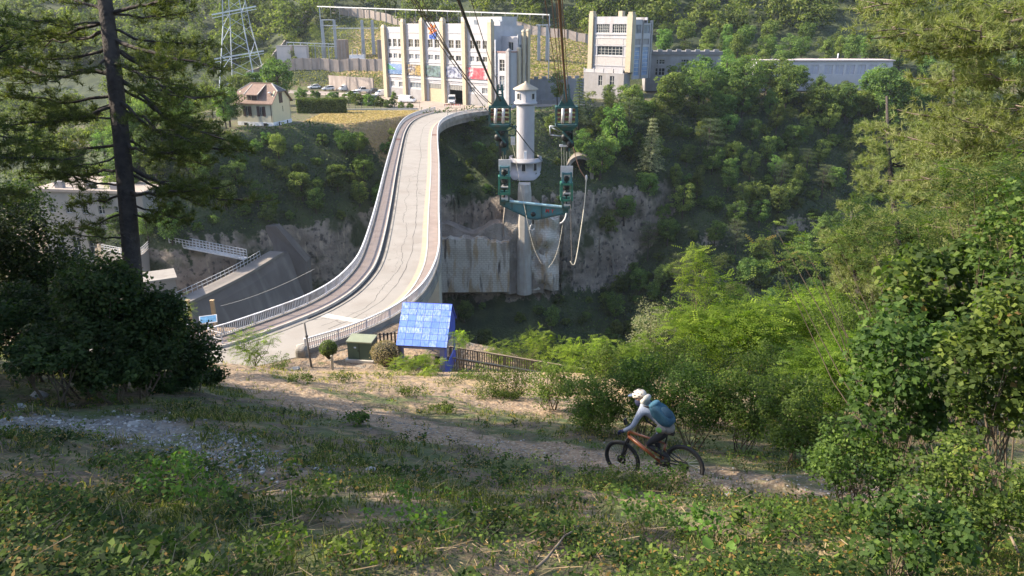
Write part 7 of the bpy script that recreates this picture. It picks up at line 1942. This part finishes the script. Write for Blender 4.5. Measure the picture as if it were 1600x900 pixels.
# mid-ground and right
R_ = L_rob; Mi = L_mid
shr = [
 ("robinia_bush","bright green feathery bush behind the right end of the timber walkway",815,546,54,62,30,900,.10,.05,R_,True),
 ("robinia_bush","bright feathery bush at the far right end of the timber walkway",893,560,50,40,26,600,.10,.05,R_,True),
 ("robinia_bush","bright feathery bush right of the walkway, below the dark gorge",945,556,44,42,26,700,.09,.045,R_,True),
 ("robinia_bush","low bright green bush in front of the blue shelter",655,572,42.5,52,11,700,.08,.04,R_,True),
 ("robinia_bush","small bright sprig beside the blue shelter's right wall",720,528,47,16,12,160,.09,.045,R_,True),
 ("leafy_bush","grey green bush at the foot of the timber walkway's left end",745,588,38,38,12,1500,.08,.045,Mi,False),
 ("robinia_sapling","pale green sapling left of the road, near the railing end",392,538,47,46,30,420,.10,.05,R_,True),
 ("robinia_sapling","thin yellow green sapling in front of the dam's gate block",287,482,46,18,22,110,.11,.055,R_,True),
 ("leafy_bush","low grey green bush at the near edge of the road",436,566,43,24,12,900,.08,.045,Mi,False),
 ("leafy_bush","round dark green bush on the slope below the walkway",792,602,28,50,30,4800,.06,.04,Mi,False),
 ("leafy_bush","rounded bush between the walkway and the cyclist's bushes",862,600,25,50,36,5000,.06,.04,Mi,False),
 ("leafy_bush","leafy bush directly in front of the cyclist's handlebar",925,624,18.5,66,52,8500,.055,.035,Mi,False),
 ("leafy_bush","leafy bush right behind the cyclist's helmet",1005,612,18,66,58,9500,.055,.035,Mi,False),
 ("leafy_bush","leafy bush right behind the cyclist's backpack",1085,622,17,66,64,9500,.055,.035,Mi,False),
 ("leafy_bush","dark leafy bush right of the rear wheel",1165,632,16.5,70,64,9500,.055,.035,Mi,False),
 ("leafy_bush","tangled dark bush where the right thicket meets the path",1245,644,14.5,76,70,9500,.06,.04,Mi,False),
 ("willow_bush","upright pale grey green bush with spiky tops above the cyclist",1030,520,24,54,62,5200,.075,.022,L_pale,False),
 ("robinia_bush","large bright feathery bush in the middle right, above the cyclist's backpack",1135,515,23,105,72,2300,.085,.046,R_,True),
 ("robinia_bush","bright feathery bush right of the large one",1235,515,24,95,62,2000,.085,.046,R_,True),
 ("robinia_sapling","tall thin bright sapling rising above the feathery bushes",1085,425,23,34,44,300,.07,.034,R_,True),
 ("leafy_bush","dense leafy bush behind the hedge, left of the willow like bush",960,575,22,60,40,4500,.065,.038,Mi,False),
 ("leafy_bush","dense leafy bush below the large feathery bush",1090,572,20.5,80,38,5500,.06,.035,Mi,False),
 ("leafy_bush","dense leafy bush below the right feathery bush",1200,580,20,80,40,5500,.06,.035,Mi,False),
 ("robinia_bush","bright feathery bush just above the cyclist's helmet",1010,560,21.5,50,30,900,.05,.026,R_,True),
 ("robinia_bush","bright feathery bush at far right of the gorge edge, in front of the pines",1300,500,26,70,46,1200,.085,.045,R_,True),
 ("robinia_bush","green feathery bush below the right pines",1300,590,18,80,70,2000,.062,.034,R_,True),
 ("leafy_bush","grey leaved bush behind the right saplings",1330,500,19,70,44,4000,.06,.035,Mi,False),
]
for s in shr:
    shrub(s[0], s[1], s[2], s[3], s[4], s[5], s[6], s[7], s[8], s[9], s[10], compound=s[11], stems=9, ncl=40 if s[7] > 2500 else 34, sr=.02 if s[4] > 20 else .014)
for k, (px, py, rx, ry, lab) in enumerate(((470,592,26,8,"low straggly green plant on the sunny bank below the wooden pole"),(540,590,30,8,"low green plant on the sunny bank below the marker post"),(600,582,34,9,"low plant on the bank crest below the beige bush"),
     (700,590,36,10,"low green plant on the bank crest below the shelter's right corner"),(640,612,30,8,"low plant in the middle of the sunny bank"),(745,612,34,12,"low bush on the bank left of the round dark one"),(690,640,26,8,"small plant beside the sunny dirt path"),(560,655,30,9,"small green plant at the shadow edge of the lower path"))):
    gg, tt_ = hit(px, py+ry); shrub("bank_plant", lab, px, py, tt_, rx, ry, 700, .06, .03, L_mid, cat="plant", ncl=16, stems=5, sr=.006, clump=.45)
L_thick = leafmat('thicket_leaves', (0.024,0.048,0.016), (0.065,0.11,0.027), (0.165,0.235,0.048), .42, .5, dead=(0.2,0.12,0.05), objvar=.2)
near = [
 ("maple_sapling","broad leaved sapling in the middle of the right thicket",1420,590,8.2,125,120,4600,.072,.06),
 ("maple_sapling","broad leaved sapling with blue green leaves against the sunny pines",1465,455,9.0,100,95,2300,.095,.08),
 ("maple_sapling","dark broad leaved sapling at the right edge of the photo",1570,560,7.2,110,150,5200,.066,.052),
 ("maple_sapling","tall leafy sapling at the right edge, above the dark one",1580,380,8.2,70,110,2200,.06,.045),
 ("bramble_bush","tangled bramble bush at the lower right corner",1530,760,6.6,130,80,5000,.045,.032),
 ("bramble_bush","dark bramble bush on the path edge below the right thicket",1340,725,8.4,110,60,4600,.045,.03),
 ("bramble_bush","low bramble patch at the bottom right of the slope",1420,830,5.6,130,50,2200,.05,.038),
]
for s in near:
    shrub(s[0], s[1], s[2], s[3], s[4], s[5], s[6], s[7], s[8], s[9], L_thick, stems=10, ncl=46, sr=.011, clump=.30, dz=.8)
shrub("robinia_branch","leafy robinia sapling reaching feathery fronds leftwards over the gorge",1290,395,11,150,40,420,.042,.018,L_rob if False else L_mid,compound=True,ncl=26,stems=12,sr=.012,base=tuple(at(1500,700,10)[:2]),cat="sapling")
shrub("robinia_branch","robinia sapling with feathery fronds at the upper right edge",1540,290,9,90,60,520,.042,.018,L_mid,compound=True,ncl=26,stems=10,sr=.012,base=tuple(at(1610,700,9)[:2]),cat="sapling")
shrub("robinia_branch","robinia sapling with dark feathery fronds in front of the sunny pines",1400,350,10,110,40,420,.042,.018,L_mid,compound=True,ncl=24,stems=10,sr=.012,base=tuple(at(1560,680,10)[:2]),cat="sapling")

# ================================================================= PINES
def needle_tufts(P, A, rng, nl=.12, w=.010, per=20):
    """P tuft centres, A axis directions -> thin needle triangles as quads"""
    N = len(P); i = np.repeat(np.arange(N), per); d = unit(A[i]*.9 + rng.normal(size=(N*per,3))*.75 + [0,0,.25]); s = unit(np.cross(d, rng.normal(size=d.shape)))
    b = P[i] + A[i]*(rng.uniform(-.6,.4,N*per)*nl)[:,None]; L = nl*rng.uniform(.7,1.2,N*per)[:,None]
    v = np.stack([b-s*w*.5, b+s*w*.5, b+d*L+s*w*.12, b+d*L-s*w*.12], 1).reshape(-1,3); return v, np.arange(len(v)).reshape(-1,4), i
def pine(name, label, trunk, branches, mat, bark, nl, w, seed, per=20, sub=9, tuft_step=.13, spread=.55, root=None, twig=None):
    """trunk: [(pos, radius)], branches: [(start, end, sag, density)] in world coordinates"""
    rng = np.random.default_rng(seed); base = np.array(trunk[0][0]); t = thing(name, label, "tree", tuple(base))
    mb = MB(); P = [Vector(p)-Vector(base) for p, r in trunk]; mb.tube(P, [r for p, r in trunk], 14); mb.build("trunk", bark, t)
    TP, TA, TT = [], [], []
    for bi, (s, e, sag, dens) in enumerate(branches):
        s = Vector(s); e = Vector(e); L = (e-s).length; br_ = MB(); n = 8; pts = []
        for k in range(n+1):
            q = k/n; p = s.lerp(e, q); p.z += -sag*4*q*(1-q)*.5 + .12*L*q*q*.3; p += Vector(rng.normal(size=3)*.015*L); pts.append(p)
        r0 = .012+.0125*L; br_.tube([p-Vector(base) for p in pts], [r0*(1-.8*k/n) for k in range(n+1)], 6, False)
        dirb = (e-s).normalized(); sidev = dirb.cross(Vector((0,0,1))).normalized()
        ns = int(sub*L/2*dens)+2
        for j in range(ns):
            q = .22+.78*(j+rng.uniform(0,1))/ns; q = min(q, .99); k = int(q*n); p = pts[k].lerp(pts[min(k+1,n)], q*n-k); sg = 1 if j % 2 else -1
            sl = spread*L**.6*(1.25-q*.8)*rng.uniform(.6,1.25); dv = (dirb*rng.uniform(.5,1.1)+sidev*sg*rng.uniform(.5,1.1)+Vector((0,0,rng.uniform(-.12,.38)))).normalized()
            ep = p+dv*sl; mid = p.lerp(ep,.5)+Vector((0,0,-.04*sl)); br_.tube([p-Vector(base), mid-Vector(base), ep-Vector(base)], [r0*.28, r0*.2, r0*.09], 4, False)
            m = max(3, int(sl/tuft_step))
            for i in range(m):
                u = .25+.75*(i+rng.uniform(0,1))/m; c = p.lerp(ep,u)+Vector(rng.normal(size=3)*.055); TP.append(np.array(c-Vector(base))); a = (dv+Vector(rng.normal(size=3)*.5)+Vector((0,0,.35))).normalized(); TA.append(np.array(a))
                TT.append(rng.normal()*.09)
                if rng.uniform() < .75:
                    c2 = c+Vector(rng.normal(size=3)*.13); TP.append(np.array(c2-Vector(base))); TA.append(np.array((dv+Vector(rng.normal(size=3)*.7)+Vector((0,0,.4))).normalized())); TT.append(rng.normal()*.09)
        br_.build("branch", twig or bark, t)
    v, f, i = needle_tufts(np.array(TP), np.array(TA), rng, nl, w, per)
    npmesh("needles", v, f, mat, np.clip(.5+np.array(TT)[i]+.13*rng.normal(size=len(f)), .02, .99), t)
    return t
m_bark_l = surf('greyish_branch_bark', (0.20,0.15,0.12), (0.13,0.10,0.085), 6, .9)
TT_ = 17.6
def tw_(px, py, dt=0.0): return tuple(at(px, py, TT_+dt))
tr_pts = [(165,-330,.12),(165,-160,.145),(164,0,.165),(178,110,.18),(190,220,.19),(200,330,.20),(208,430,.21),(216,530,.23),(219,580,.26)]
trunk = [(tw_(a,b), r) for a,b,r in tr_pts][::-1]
def ton(py): return tw_(np.interp(py, [q[1] for q in tr_pts], [q[0] for q in tr_pts]), py)
BL = [(20,300,20,1.2,.2),(18,345,-35,-1,.2),(45,330,70,.3,.3),(52,345,115,-1.2,.25),(70,330,150,.8,.5),(75,290,110,2.2,.2),(90,310,160,-2.0,.4),(120,375,225,.2,.55),(130,330,205,1.6,.4),(150,300,230,-1.2,.3),(170,390,245,.6,.45),
      (215,330,262,1.0,.25),(225,300,240,-1.5,.2),(262,400,322,.2,.15),(268,330,325,1.0,.2),(300,345,300,-1.3,.15),(318,300,345,.6,.1),(330,270,345,-.8,.1),
      (15,60,-30,1,.2),(32,20,30,-1,.15),(35,0,60,.8,.2),(48,60,75,1.4,.1),(72,20,95,.2,.3),(85,70,130,-1.2,.3),(110,-20,105,1.2,.3),(148,0,150,.0,.35),(160,60,190,1.5,.2),(165,-40,200,-1.2,.3),(185,80,180,-.4,.05),
      (220,40,235,.6,.25),(240,100,260,-1.0,.2),(262,60,275,.5,.2),(285,80,262,-.2,.35),(330,110,360,.5,.1),(370,95,365,-.5,.15),(300,110,320,.8,.15),
      (-40,320,-90,.5,.2),(-60,250,-140,-.8,.2),(-50,20,-70,.3,.2),(-90,60,-160,1,.2),(-20,250,-20,1.8,.2)]
br_list = []
for (py, ex, ey, dt, sag) in BL:
    br_list.append((ton(py), tw_(ex, ey, dt), sag, 1.0 if ex > 165 else .8))
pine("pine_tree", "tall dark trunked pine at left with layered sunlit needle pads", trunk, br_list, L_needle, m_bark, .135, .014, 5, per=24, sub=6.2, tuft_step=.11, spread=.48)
# dark neighbour pine whose branch tips enter at the left edge
tl = [tuple(at(-90,y_,15.5)) for y_ in (620,400,200,0,-200)]
pine("pine_tree", "dark pine whose branch tips enter the frame at the upper left edge", [(p, .2-.02*i) for i, p in enumerate(tl)],
     [(tuple(at(-90,y0,15.5)), tuple(at(x1,y1,15.5+dt)), .2, 1.0) for (y0,x1,y1,dt) in ((10,30,45,0),(60,40,95,.8),(120,20,70,-1),(170,60,230,0),(200,20,250,1),(230,110,250,-.5),(300,40,300,.6))], L_needle, m_bark, .13, .012, 6, per=24)
# big pine at the right edge
TR = 15.0
def tr2(px, py, dt=0.0): return tuple(at(px, py, TR+dt))
tR = [(tr2(1690,620),.30),(tr2(1680,400),.26),(tr2(1660,200),.22),(tr2(1640,0),.19),(tr2(1620,-200),.14)]
def onr(py): return tr2(np.interp(py, [-200,0,200,400,620], [1620,1640,1660,1680,1690]), py)
BR = [(-60,1360,20,0,.3),(-40,1450,-30,1,.3),(-20,1400,60,-1,.35),(20,1385,45,.5,.4),(40,1480,70,-1.3,.4),(60,1400,85,1.5,.3),(70,1520,60,-1.8,.2),(100,1450,130,.4,.35),(110,1550,120,-1.4,.3),(120,1500,100,1.8,.3),
      (150,1440,190,0,.4),(170,1480,170,1.2,.3),(190,1530,200,-1.2,.3),(215,1450,240,.6,.3),(230,1390,215,1.6,.4),(250,1500,280,-.8,.3),(270,1420,290,1,.3),(300,1480,330,.2,.3),(330,1530,360,-1,.2),(340,1450,360,1.2,.2),(-90,1500,-60,0,.2),(0,1560,20,-1.5,.2),(140,1580,180,-1.5,.2),(280,1580,300,-1.6,.2)]
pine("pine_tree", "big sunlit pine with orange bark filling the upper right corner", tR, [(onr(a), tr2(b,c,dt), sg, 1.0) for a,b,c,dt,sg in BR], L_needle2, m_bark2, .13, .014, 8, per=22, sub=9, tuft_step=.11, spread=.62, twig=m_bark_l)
# second and third pines lower on the slope, farther off
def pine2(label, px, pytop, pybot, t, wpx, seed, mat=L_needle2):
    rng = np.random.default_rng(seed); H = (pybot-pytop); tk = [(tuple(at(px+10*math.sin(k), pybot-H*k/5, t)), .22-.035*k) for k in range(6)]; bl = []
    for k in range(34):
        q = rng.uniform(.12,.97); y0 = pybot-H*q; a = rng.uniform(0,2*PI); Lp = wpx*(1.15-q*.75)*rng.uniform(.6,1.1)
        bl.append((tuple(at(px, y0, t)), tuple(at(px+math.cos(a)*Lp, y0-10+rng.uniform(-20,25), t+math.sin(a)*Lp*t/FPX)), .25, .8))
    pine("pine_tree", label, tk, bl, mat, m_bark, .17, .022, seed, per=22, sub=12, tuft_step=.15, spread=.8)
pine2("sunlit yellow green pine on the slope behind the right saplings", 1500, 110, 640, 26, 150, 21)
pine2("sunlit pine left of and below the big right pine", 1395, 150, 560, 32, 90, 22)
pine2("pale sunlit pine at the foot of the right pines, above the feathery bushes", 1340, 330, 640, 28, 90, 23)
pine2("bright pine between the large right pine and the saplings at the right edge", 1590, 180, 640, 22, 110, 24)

# ================================================================= GROUND COVER
rg = np.random.default_rng(3)
def fg(n, y0=1.9, y1=40, u=.95):
    y = np.exp(rg.uniform(np.log(y0), np.log(y1), n)); x = rg.uniform(-u, u, n)*(y+1.5); return x, y
def wob(x, y, s, sd): return np.sin(x*s+sd+1.3*np.cos(y*s*.8))*np.cos(y*s*1.2+sd*2+np.sin(x*s*.7))
x, y = fg(80000); p1 = dist_poly(x, y, UP); p2 = dist_poly(x, y, LP)
pr1 = np.where(x < -5, np.clip((p1-.4)/.9, 0.03, 1), .55)*np.clip((p2-.35)/1.3, .06, 1)
patch = np.clip(.30+.6*wob(x, y, .9, 2.0)+.4*wob(x,y,2.7,5.), .04, 1)*np.where(y>20,.35,1)
keep = rg.uniform(size=len(x)) < pr1*patch; x, y, p1, p2 = x[keep], y[keep], p1[keep], p2[keep]
z = h(x, y); dryness = np.clip(sstep(17,26,y)*.8 + .22*wob(x,y,.5,9.) + .12*rg.normal(size=len(x)), 0, 1)
nb = 7; i = np.repeat(np.arange(len(x)), nb); N = len(i)
b = np.stack([x[i],y[i],z[i]],1)+rg.normal(size=(N,3))*[.035,.035,0]; lean = rg.normal(size=(N,3))*[.45,.45,0]; hgt = np.where(rg.uniform(size=N) < .06, 1.7, 1.0)*rg.uniform(.03,.11,N)*(1+.02*y[i])*(1+.5*wob(x[i],y[i],1.7,1.))
w = .0042*(1+.05*y[i]); s = unit(rg.normal(size=(N,3))*[1,1,0]); tip = b+unit(lean+[0,0,1])*hgt[:,None]*1.0+lean*hgt[:,None]*.35; mid = b+unit(lean*.5+[0,0,1])*hgt[:,None]*.55
v = np.stack([b-s*w[:,None], b+s*w[:,None], mid+s*w[:,None]*.8, mid-s*w[:,None]*.8, mid-s*w[:,None]*.8, mid+s*w[:,None]*.8, tip+s*w[:,None]*.15, tip-s*w[:,None]*.15],1).reshape(-1,3)
f = np.arange(len(v)).reshape(-1,4); tv = np.clip(.42+.17*rg.normal(size=N)+.12*wob(x[i],y[i],1.1,3.), .02, .9); tv = np.where(rg.uniform(size=N) < .2+dryness[i]*.75, rg.uniform(.95,1.0,N), tv)
o = npmesh("grass", v, f, L_grass, np.repeat(tv,2)); tag(o, "tufts of green and straw grass growing over the foreground slope", "grass", None, "stuff")
# herbs
x, y = fg(42000, 1.9, 30); p1 = dist_poly(x,y,UP); p2 = dist_poly(x,y,LP)
pr1 = np.where(x < -5, np.clip((p1-.6)/1.0, .02, 1), np.clip(.25+p1*.4,0,1))*np.clip((p2-.6)/1.2, .03, 1); patch = np.clip(.36+.75*wob(x,y,.9,7.)+.5*wob(x,y,2.4,1.), .04, 1)
nearb = np.clip(1.35-.06*y, .25, 1); keep = rg.uniform(size=len(x)) < pr1*patch*nearb; x, y = x[keep], y[keep]; z = h(x,y)
nb = 16; i = np.repeat(np.arange(len(x)), nb); N = len(i); hh = np.repeat(rg.uniform(.04,.26,len(x)), nb)
P = np.stack([x[i],y[i],z[i]+hh*rg.uniform(.25,1,N)],1)+rg.normal(size=(N,3))*[.055,.055,.012]
Lf = np.repeat(np.where(rg.uniform(size=len(x))<.12, rg.uniform(.06,.095,len(x)), rg.uniform(.02,.055,len(x))), nb)*rg.uniform(.7,1.2,N); v, f = leaf_quads(P, rg.normal(size=P.shape)*.4+[0,-.15,1], Lf, Lf*.55, rg)
tv = np.clip(np.repeat(.45+.20*rg.normal(size=len(x))+.2*wob(x,y,1.3,4.),nb)+.12*rg.normal(size=N), .02, .92); tv = np.where(rg.uniform(size=N) < .09, .99, tv)
o = npmesh("ground_herbs", v, f, L_herb, tv); tag(o, "low leafy weeds covering the foreground slope", "weeds", None, "stuff")
# dead twigs and straw
x, y = fg(14000, 1.9, 26); keep = (dist_poly(x,y,UP) > .6)&(dist_poly(x,y,LP) > .5); x, y = x[keep], y[keep]; z = h(x,y); N = len(x)
a = rg.uniform(0,2*PI,N); L = rg.uniform(.04,.26,N)*np.where(rg.uniform(size=N)<.04,1.8,1); d = np.stack([np.cos(a),np.sin(a),rg.uniform(-.3,.5,N)],1); c0 = np.stack([x,y,z+rg.uniform(.01,.10,N)],1); s = np.stack([-np.sin(a),np.cos(a),np.zeros(N)],1)*(.0016+.0018*rg.uniform(size=N))[:,None]; up = np.array([0,0,.004])
v = np.stack([c0-s, c0+s+up, c0+d*L[:,None]+s*.6+up, c0+d*L[:,None]-s*.6],1).reshape(-1,3)
o = npmesh("dead_twigs", v, np.arange(len(v)).reshape(-1,4), leafmat("dead_straw", (0.08,0.055,0.035), (0.20,0.145,0.09), (0.40,0.31,0.19), .1, .9, objvar=0), rg.uniform(0,.93,N)); tag(o, "dead twigs and straw lying over the foreground slope", "twigs", None, "stuff")
# gravel stones on the tracks
def stones(name, label, cen, spreadm, n, smin, smax, seed, mat):
    rng = np.random.default_rng(seed); t = (1+5**.5)/2
    ico = unit(np.array([(-1,t,0),(1,t,0),(-1,-t,0),(1,-t,0),(0,-1,t),(0,1,t),(0,-1,-t),(0,1,-t),(t,0,-1),(t,0,1),(-t,0,-1),(-t,0,1)], float))
    fi = np.array([(0,11,5),(0,5,1),(0,1,7),(0,7,10),(0,10,11),(1,5,9),(5,11,4),(11,10,2),(10,7,6),(7,1,8),(3,9,4),(3,4,2),(3,2,6),(3,6,8),(3,8,9),(4,9,5),(2,4,11),(6,2,10),(8,6,7),(9,8,1)])
    seg = np.array(cen); k = rng.integers(0, len(seg)-1, n*3); q = rng.uniform(size=n*3)[:,None]; P = seg[k]*(1-q)+seg[k+1]*q + rng.normal(size=(n*3,2))*spreadm
    # more stones where the track is near
    dist = np.hypot(P[:,0],P[:,1]); P = P[rng.uniform(size=len(P)) < np.clip(14/dist, .1, 1)][:n]; N = len(P)
    s = smin*(smax/smin)**(rng.uniform(size=N)**2.2); V = ico[None]*(s[:,None,None])*rng.uniform(.7,1.2,(N,12,1))*np.array([1.2,1,.6])
    ang = rng.uniform(0,2*PI,N); ca, sa = np.cos(ang)[:,None], np.sin(ang)[:,None]; X_ = V[...,0]*ca-V[...,1]*sa; Y_ = V[...,0]*sa+V[...,1]*ca
    V = np.stack([X_+P[:,0:1], Y_+P[:,1:2], V[...,2]+h(P[:,0],P[:,1])[:,None]+s[:,None]*.15],-1).reshape(-1,3)
    F = (fi[None]+np.arange(N)[:,None,None]*12).reshape(-1,3)
    o = npmesh(name, V, F, mat, np.repeat(rng.uniform(0,.95,N),20)); return tag(o, label, "gravel", None, "stuff")
def stonemat():
    m, n, l, b = newmat("limestone_gravel"); a = n.new("ShaderNodeAttribute"); a.attribute_name = "v"
    cr = n.new("ShaderNodeValToRGB"); e = cr.color_ramp.elements; e[0].color = (0.12,0.115,0.11,1); e[1].color = (0.48,0.47,0.45,1); x = e.new(.7); x.color = (0.26,0.25,0.24,1)
    l.new(a.outputs['Fac'], cr.inputs[0]); l.new(cr.outputs[0], b.inputs['Base Color']); b.inputs['Roughness'].default_value = .9; return m
sm = stonemat()
stones("gravel", "grey limestone gravel on the upper track at left", [tuple(q) for q in UP[:5]], .5, 8000, .005, .04, 1, sm)
stones("gravel", "small stones scattered on the sunny lower dirt path", [tuple(q) for q in LP], .8, 2200, .006, .03, 2, sm)
# foreground plants that stand out
def herb(label, px, py, hpx, n, L, Wd, mat, seed, spreadpx=30, name="leafy_weed"):
    g_, t_ = hit(px, py); shr_ = shrub(name, label, px, py-hpx*.5, t_-.05, spreadpx, hpx*.5, n, L, Wd, mat, cat="plant", ncl=14, stems=8, sr=.004, seed=seed, base=(g_[0],g_[1]), clump=.4); return shr_
L_fg = leafmat("large_fresh_leaves", (0.05,0.10,0.02), (0.09,0.17,0.03), (0.15,0.25,0.05), .4, .45, objvar=.1)
for k, a in enumerate(((262,785,80,420,.055,.035,70,"bushy fresh green weed on the lower edge of the gravel track"),(330,800,50,200,.05,.032,50,"leafy weed right of the bushy weed by the gravel track"),(480,815,55,260,.05,.03,60,"leafy weed at the track edge, left of centre"),
      (660,830,50,300,.05,.032,110,"row of fresh leafy weeds at the near edge of the upper track"),(760,835,46,240,.045,.03,70,"leafy weed at the right end of the weed row"),(860,790,80,420,.032,.016,55,"tall feathery dark green weed below the cyclist's front wheel"),
      (1010,830,70,240,.05,.035,60,"pale yellow green weed with broad leaves in front of the slope"),(1100,850,60,200,.055,.04,60,"leafy yellow green weed at the bottom, right of centre"),(1200,850,60,260,.05,.035,70,"green weed among brambles at bottom right"),
      (430,885,45,300,.045,.03,90,"leafy weed patch at the bottom edge, left of centre"),(250,890,40,160,.05,.03,40,"small yellow green weed at the bottom left"),(1155,735,34,240,.03,.02,30,"small dark bushy plant just right of the rear wheel"),
      (575,885,60,300,.04,.028,80,"leafy weed patch at the bottom edge near the centre"),(1020,748,26,260,.03,.02,70,"low leafy weeds hiding the bicycle's pedals"),(985,762,40,520,.035,.022,60,"small weeds under the front wheel"),(1065,775,42,520,.035,.022,55,"weeds in front of the rear wheel's lower edge"),(935,765,38,400,.03,.02,45,"weeds left of the front wheel"),(1022,768,46,420,.035,.022,40,"taller weed in front of the crank"))):
    herb(a[7], a[0], a[1], a[2], a[3], a[4], a[5], L_fg if k in (0,1,3,6,7) else L_mid, 500+k, a[6])
# broad pale leaves of the seedling at the bottom
def seedling(label, px, py, leaves, seed):
    g_, t_ = hit(px, py); b = np.array([g_[0], g_[1], hz(g_[0],g_[1])]); root = thing("broad_leaved_seedling", label, "plant", tuple(b)); mb = MB(); rng = np.random.default_rng(seed)
    for (lx, ly, L, ang, tilt) in leaves:
        c = Vector(at(lx, ly, t_-.12))-Vector(b); mb.tube([Vector((0,0,-.03)), c*.5+Vector((0,0,.02)), c], [.005,.004,.003], 5, False)
        M_ = Matrix.Translation(c) @ Matrix.Rotation(ang, 4, 'Z') @ Matrix.Rotation(tilt, 4, 'X'); lm = MB(); n = 9; vs = []
        for i in range(n+1):
            q = i/n; wd = .42*L*math.sin(PI*q**.8)**.75*(1-.15*q)
            for s in (-1,-.5,0,.5,1): vs.append(M_ @ Vector((s*wd, (q)*L, -.18*L*(q-.4)**2 - .05*L*(1-abs(s)) )))
        fs = [(i*5+j, i*5+j+1, (i+1)*5+j+1, (i+1)*5+j) for i in range(n) for j in range(4)]; lm.add(vs, fs, True)
        o = lm.build("leaf", L_fg, root); a = o.data.attributes.new('v','FLOAT','FACE'); a.data.foreach_set('value', np.full(len(o.data.polygons), rng.uniform(.6,.9), dtype=np.float32))
    mb.build("stem", m_stem, root); return root
seedling("seedling with broad pale green oval leaves at the bottom, right of centre", 1132, 888, [(1112,858,.13,.5,.55),(1140,862,.11,-.6,.7),(1128,872,.09,1.4,.3),(1148,880,.10,-1.4,.3),(1108,893,.12,1.3,.25),(1150,850,.08,-.2,.9)], 1)
seedling("seedling with two big green leaves at the bottom edge, far right", 1262, 900, [(1255,890,.14,1.5,.2),(1275,882,.12,-1.2,.3),(1262,878,.08,.2,.6)], 2)
# branches lying at the bottom
def stick(label, a, b, r, off=.05, name="dead_branch"):
    ga, ta = hit(*a); gb_, tb = hit(*b); A_ = Vector((ga[0],ga[1],hz(ga[0],ga[1])+off*.3)); B_ = Vector((gb_[0],gb_[1],hz(gb_[0],gb_[1])+off)); mb = MB(); n = 6; rng = random.Random(a[0])
    pts = [A_.lerp(B_, k/n)-A_+Vector((rng.uniform(-.02,.02),rng.uniform(-.02,.02),rng.uniform(-.01,.02))) for k in range(n+1)]; mb.tube(pts, [r*(1-.5*k/n) for k in range(n+1)], 6); 
    for k in (2,4): mb.tube([pts[k], pts[k]+Vector((rng.uniform(-.1,.1),rng.uniform(-.05,.1),.08))], [r*.4,r*.15], 5)
    o = mb.build(name, surf("dry_pale_branch", (0.26,0.20,0.14), (0.16,0.12,0.085), 9, .9), None, A_); tag(o, label, "branch")
stick("pale dead branch lying at the bottom centre",(838,898),(905,842),.014,.15); stick("crooked dead branch at the bottom, right of the pale one",(860,875),(960,880),.012)
stick("dry stick in the weeds at lower left",(355,795),(470,770),.008,.2); stick("broken orange brown stick at the bottom right",(1215,900),(1250,880),.012,.12); stick("grey stick crossing the slope below the path",(930,870),(980,820),.008)
stick("long dead branch leaning at the lower right corner",(1590,880),(1530,780),.014,.3); stick("thin bare stick lying on the path left of the front wheel",(895,720),(870,735),.006)
# ---- haze
ZH0 = float(Z.min())-2
hm = bpy.data.materials.new("haze"); hm.use_nodes = True; hn = hm.node_tree.nodes; hl = hm.node_tree.links; hn.clear()
ho_ = hn.new("ShaderNodeOutputMaterial"); pv = hn.new("ShaderNodeVolumePrincipled"); pv.inputs['Color'].default_value = (0.80,0.88,1.0,1); pv.inputs['Density'].default_value = HAZE
pv.inputs['Anisotropy'].default_value = 0.3
hl.new(pv.outputs[0], ho_.inputs['Volume'])
mb = MB(); mb.box(-950,950,-60,1050,-100,float(Z.max())+60); hzo = mb.build("haze", hm); hzo['kind'] = 'stuff'; hzo['label'] = "pale morning haze filling the valley air"; hzo['category'] = "haze"
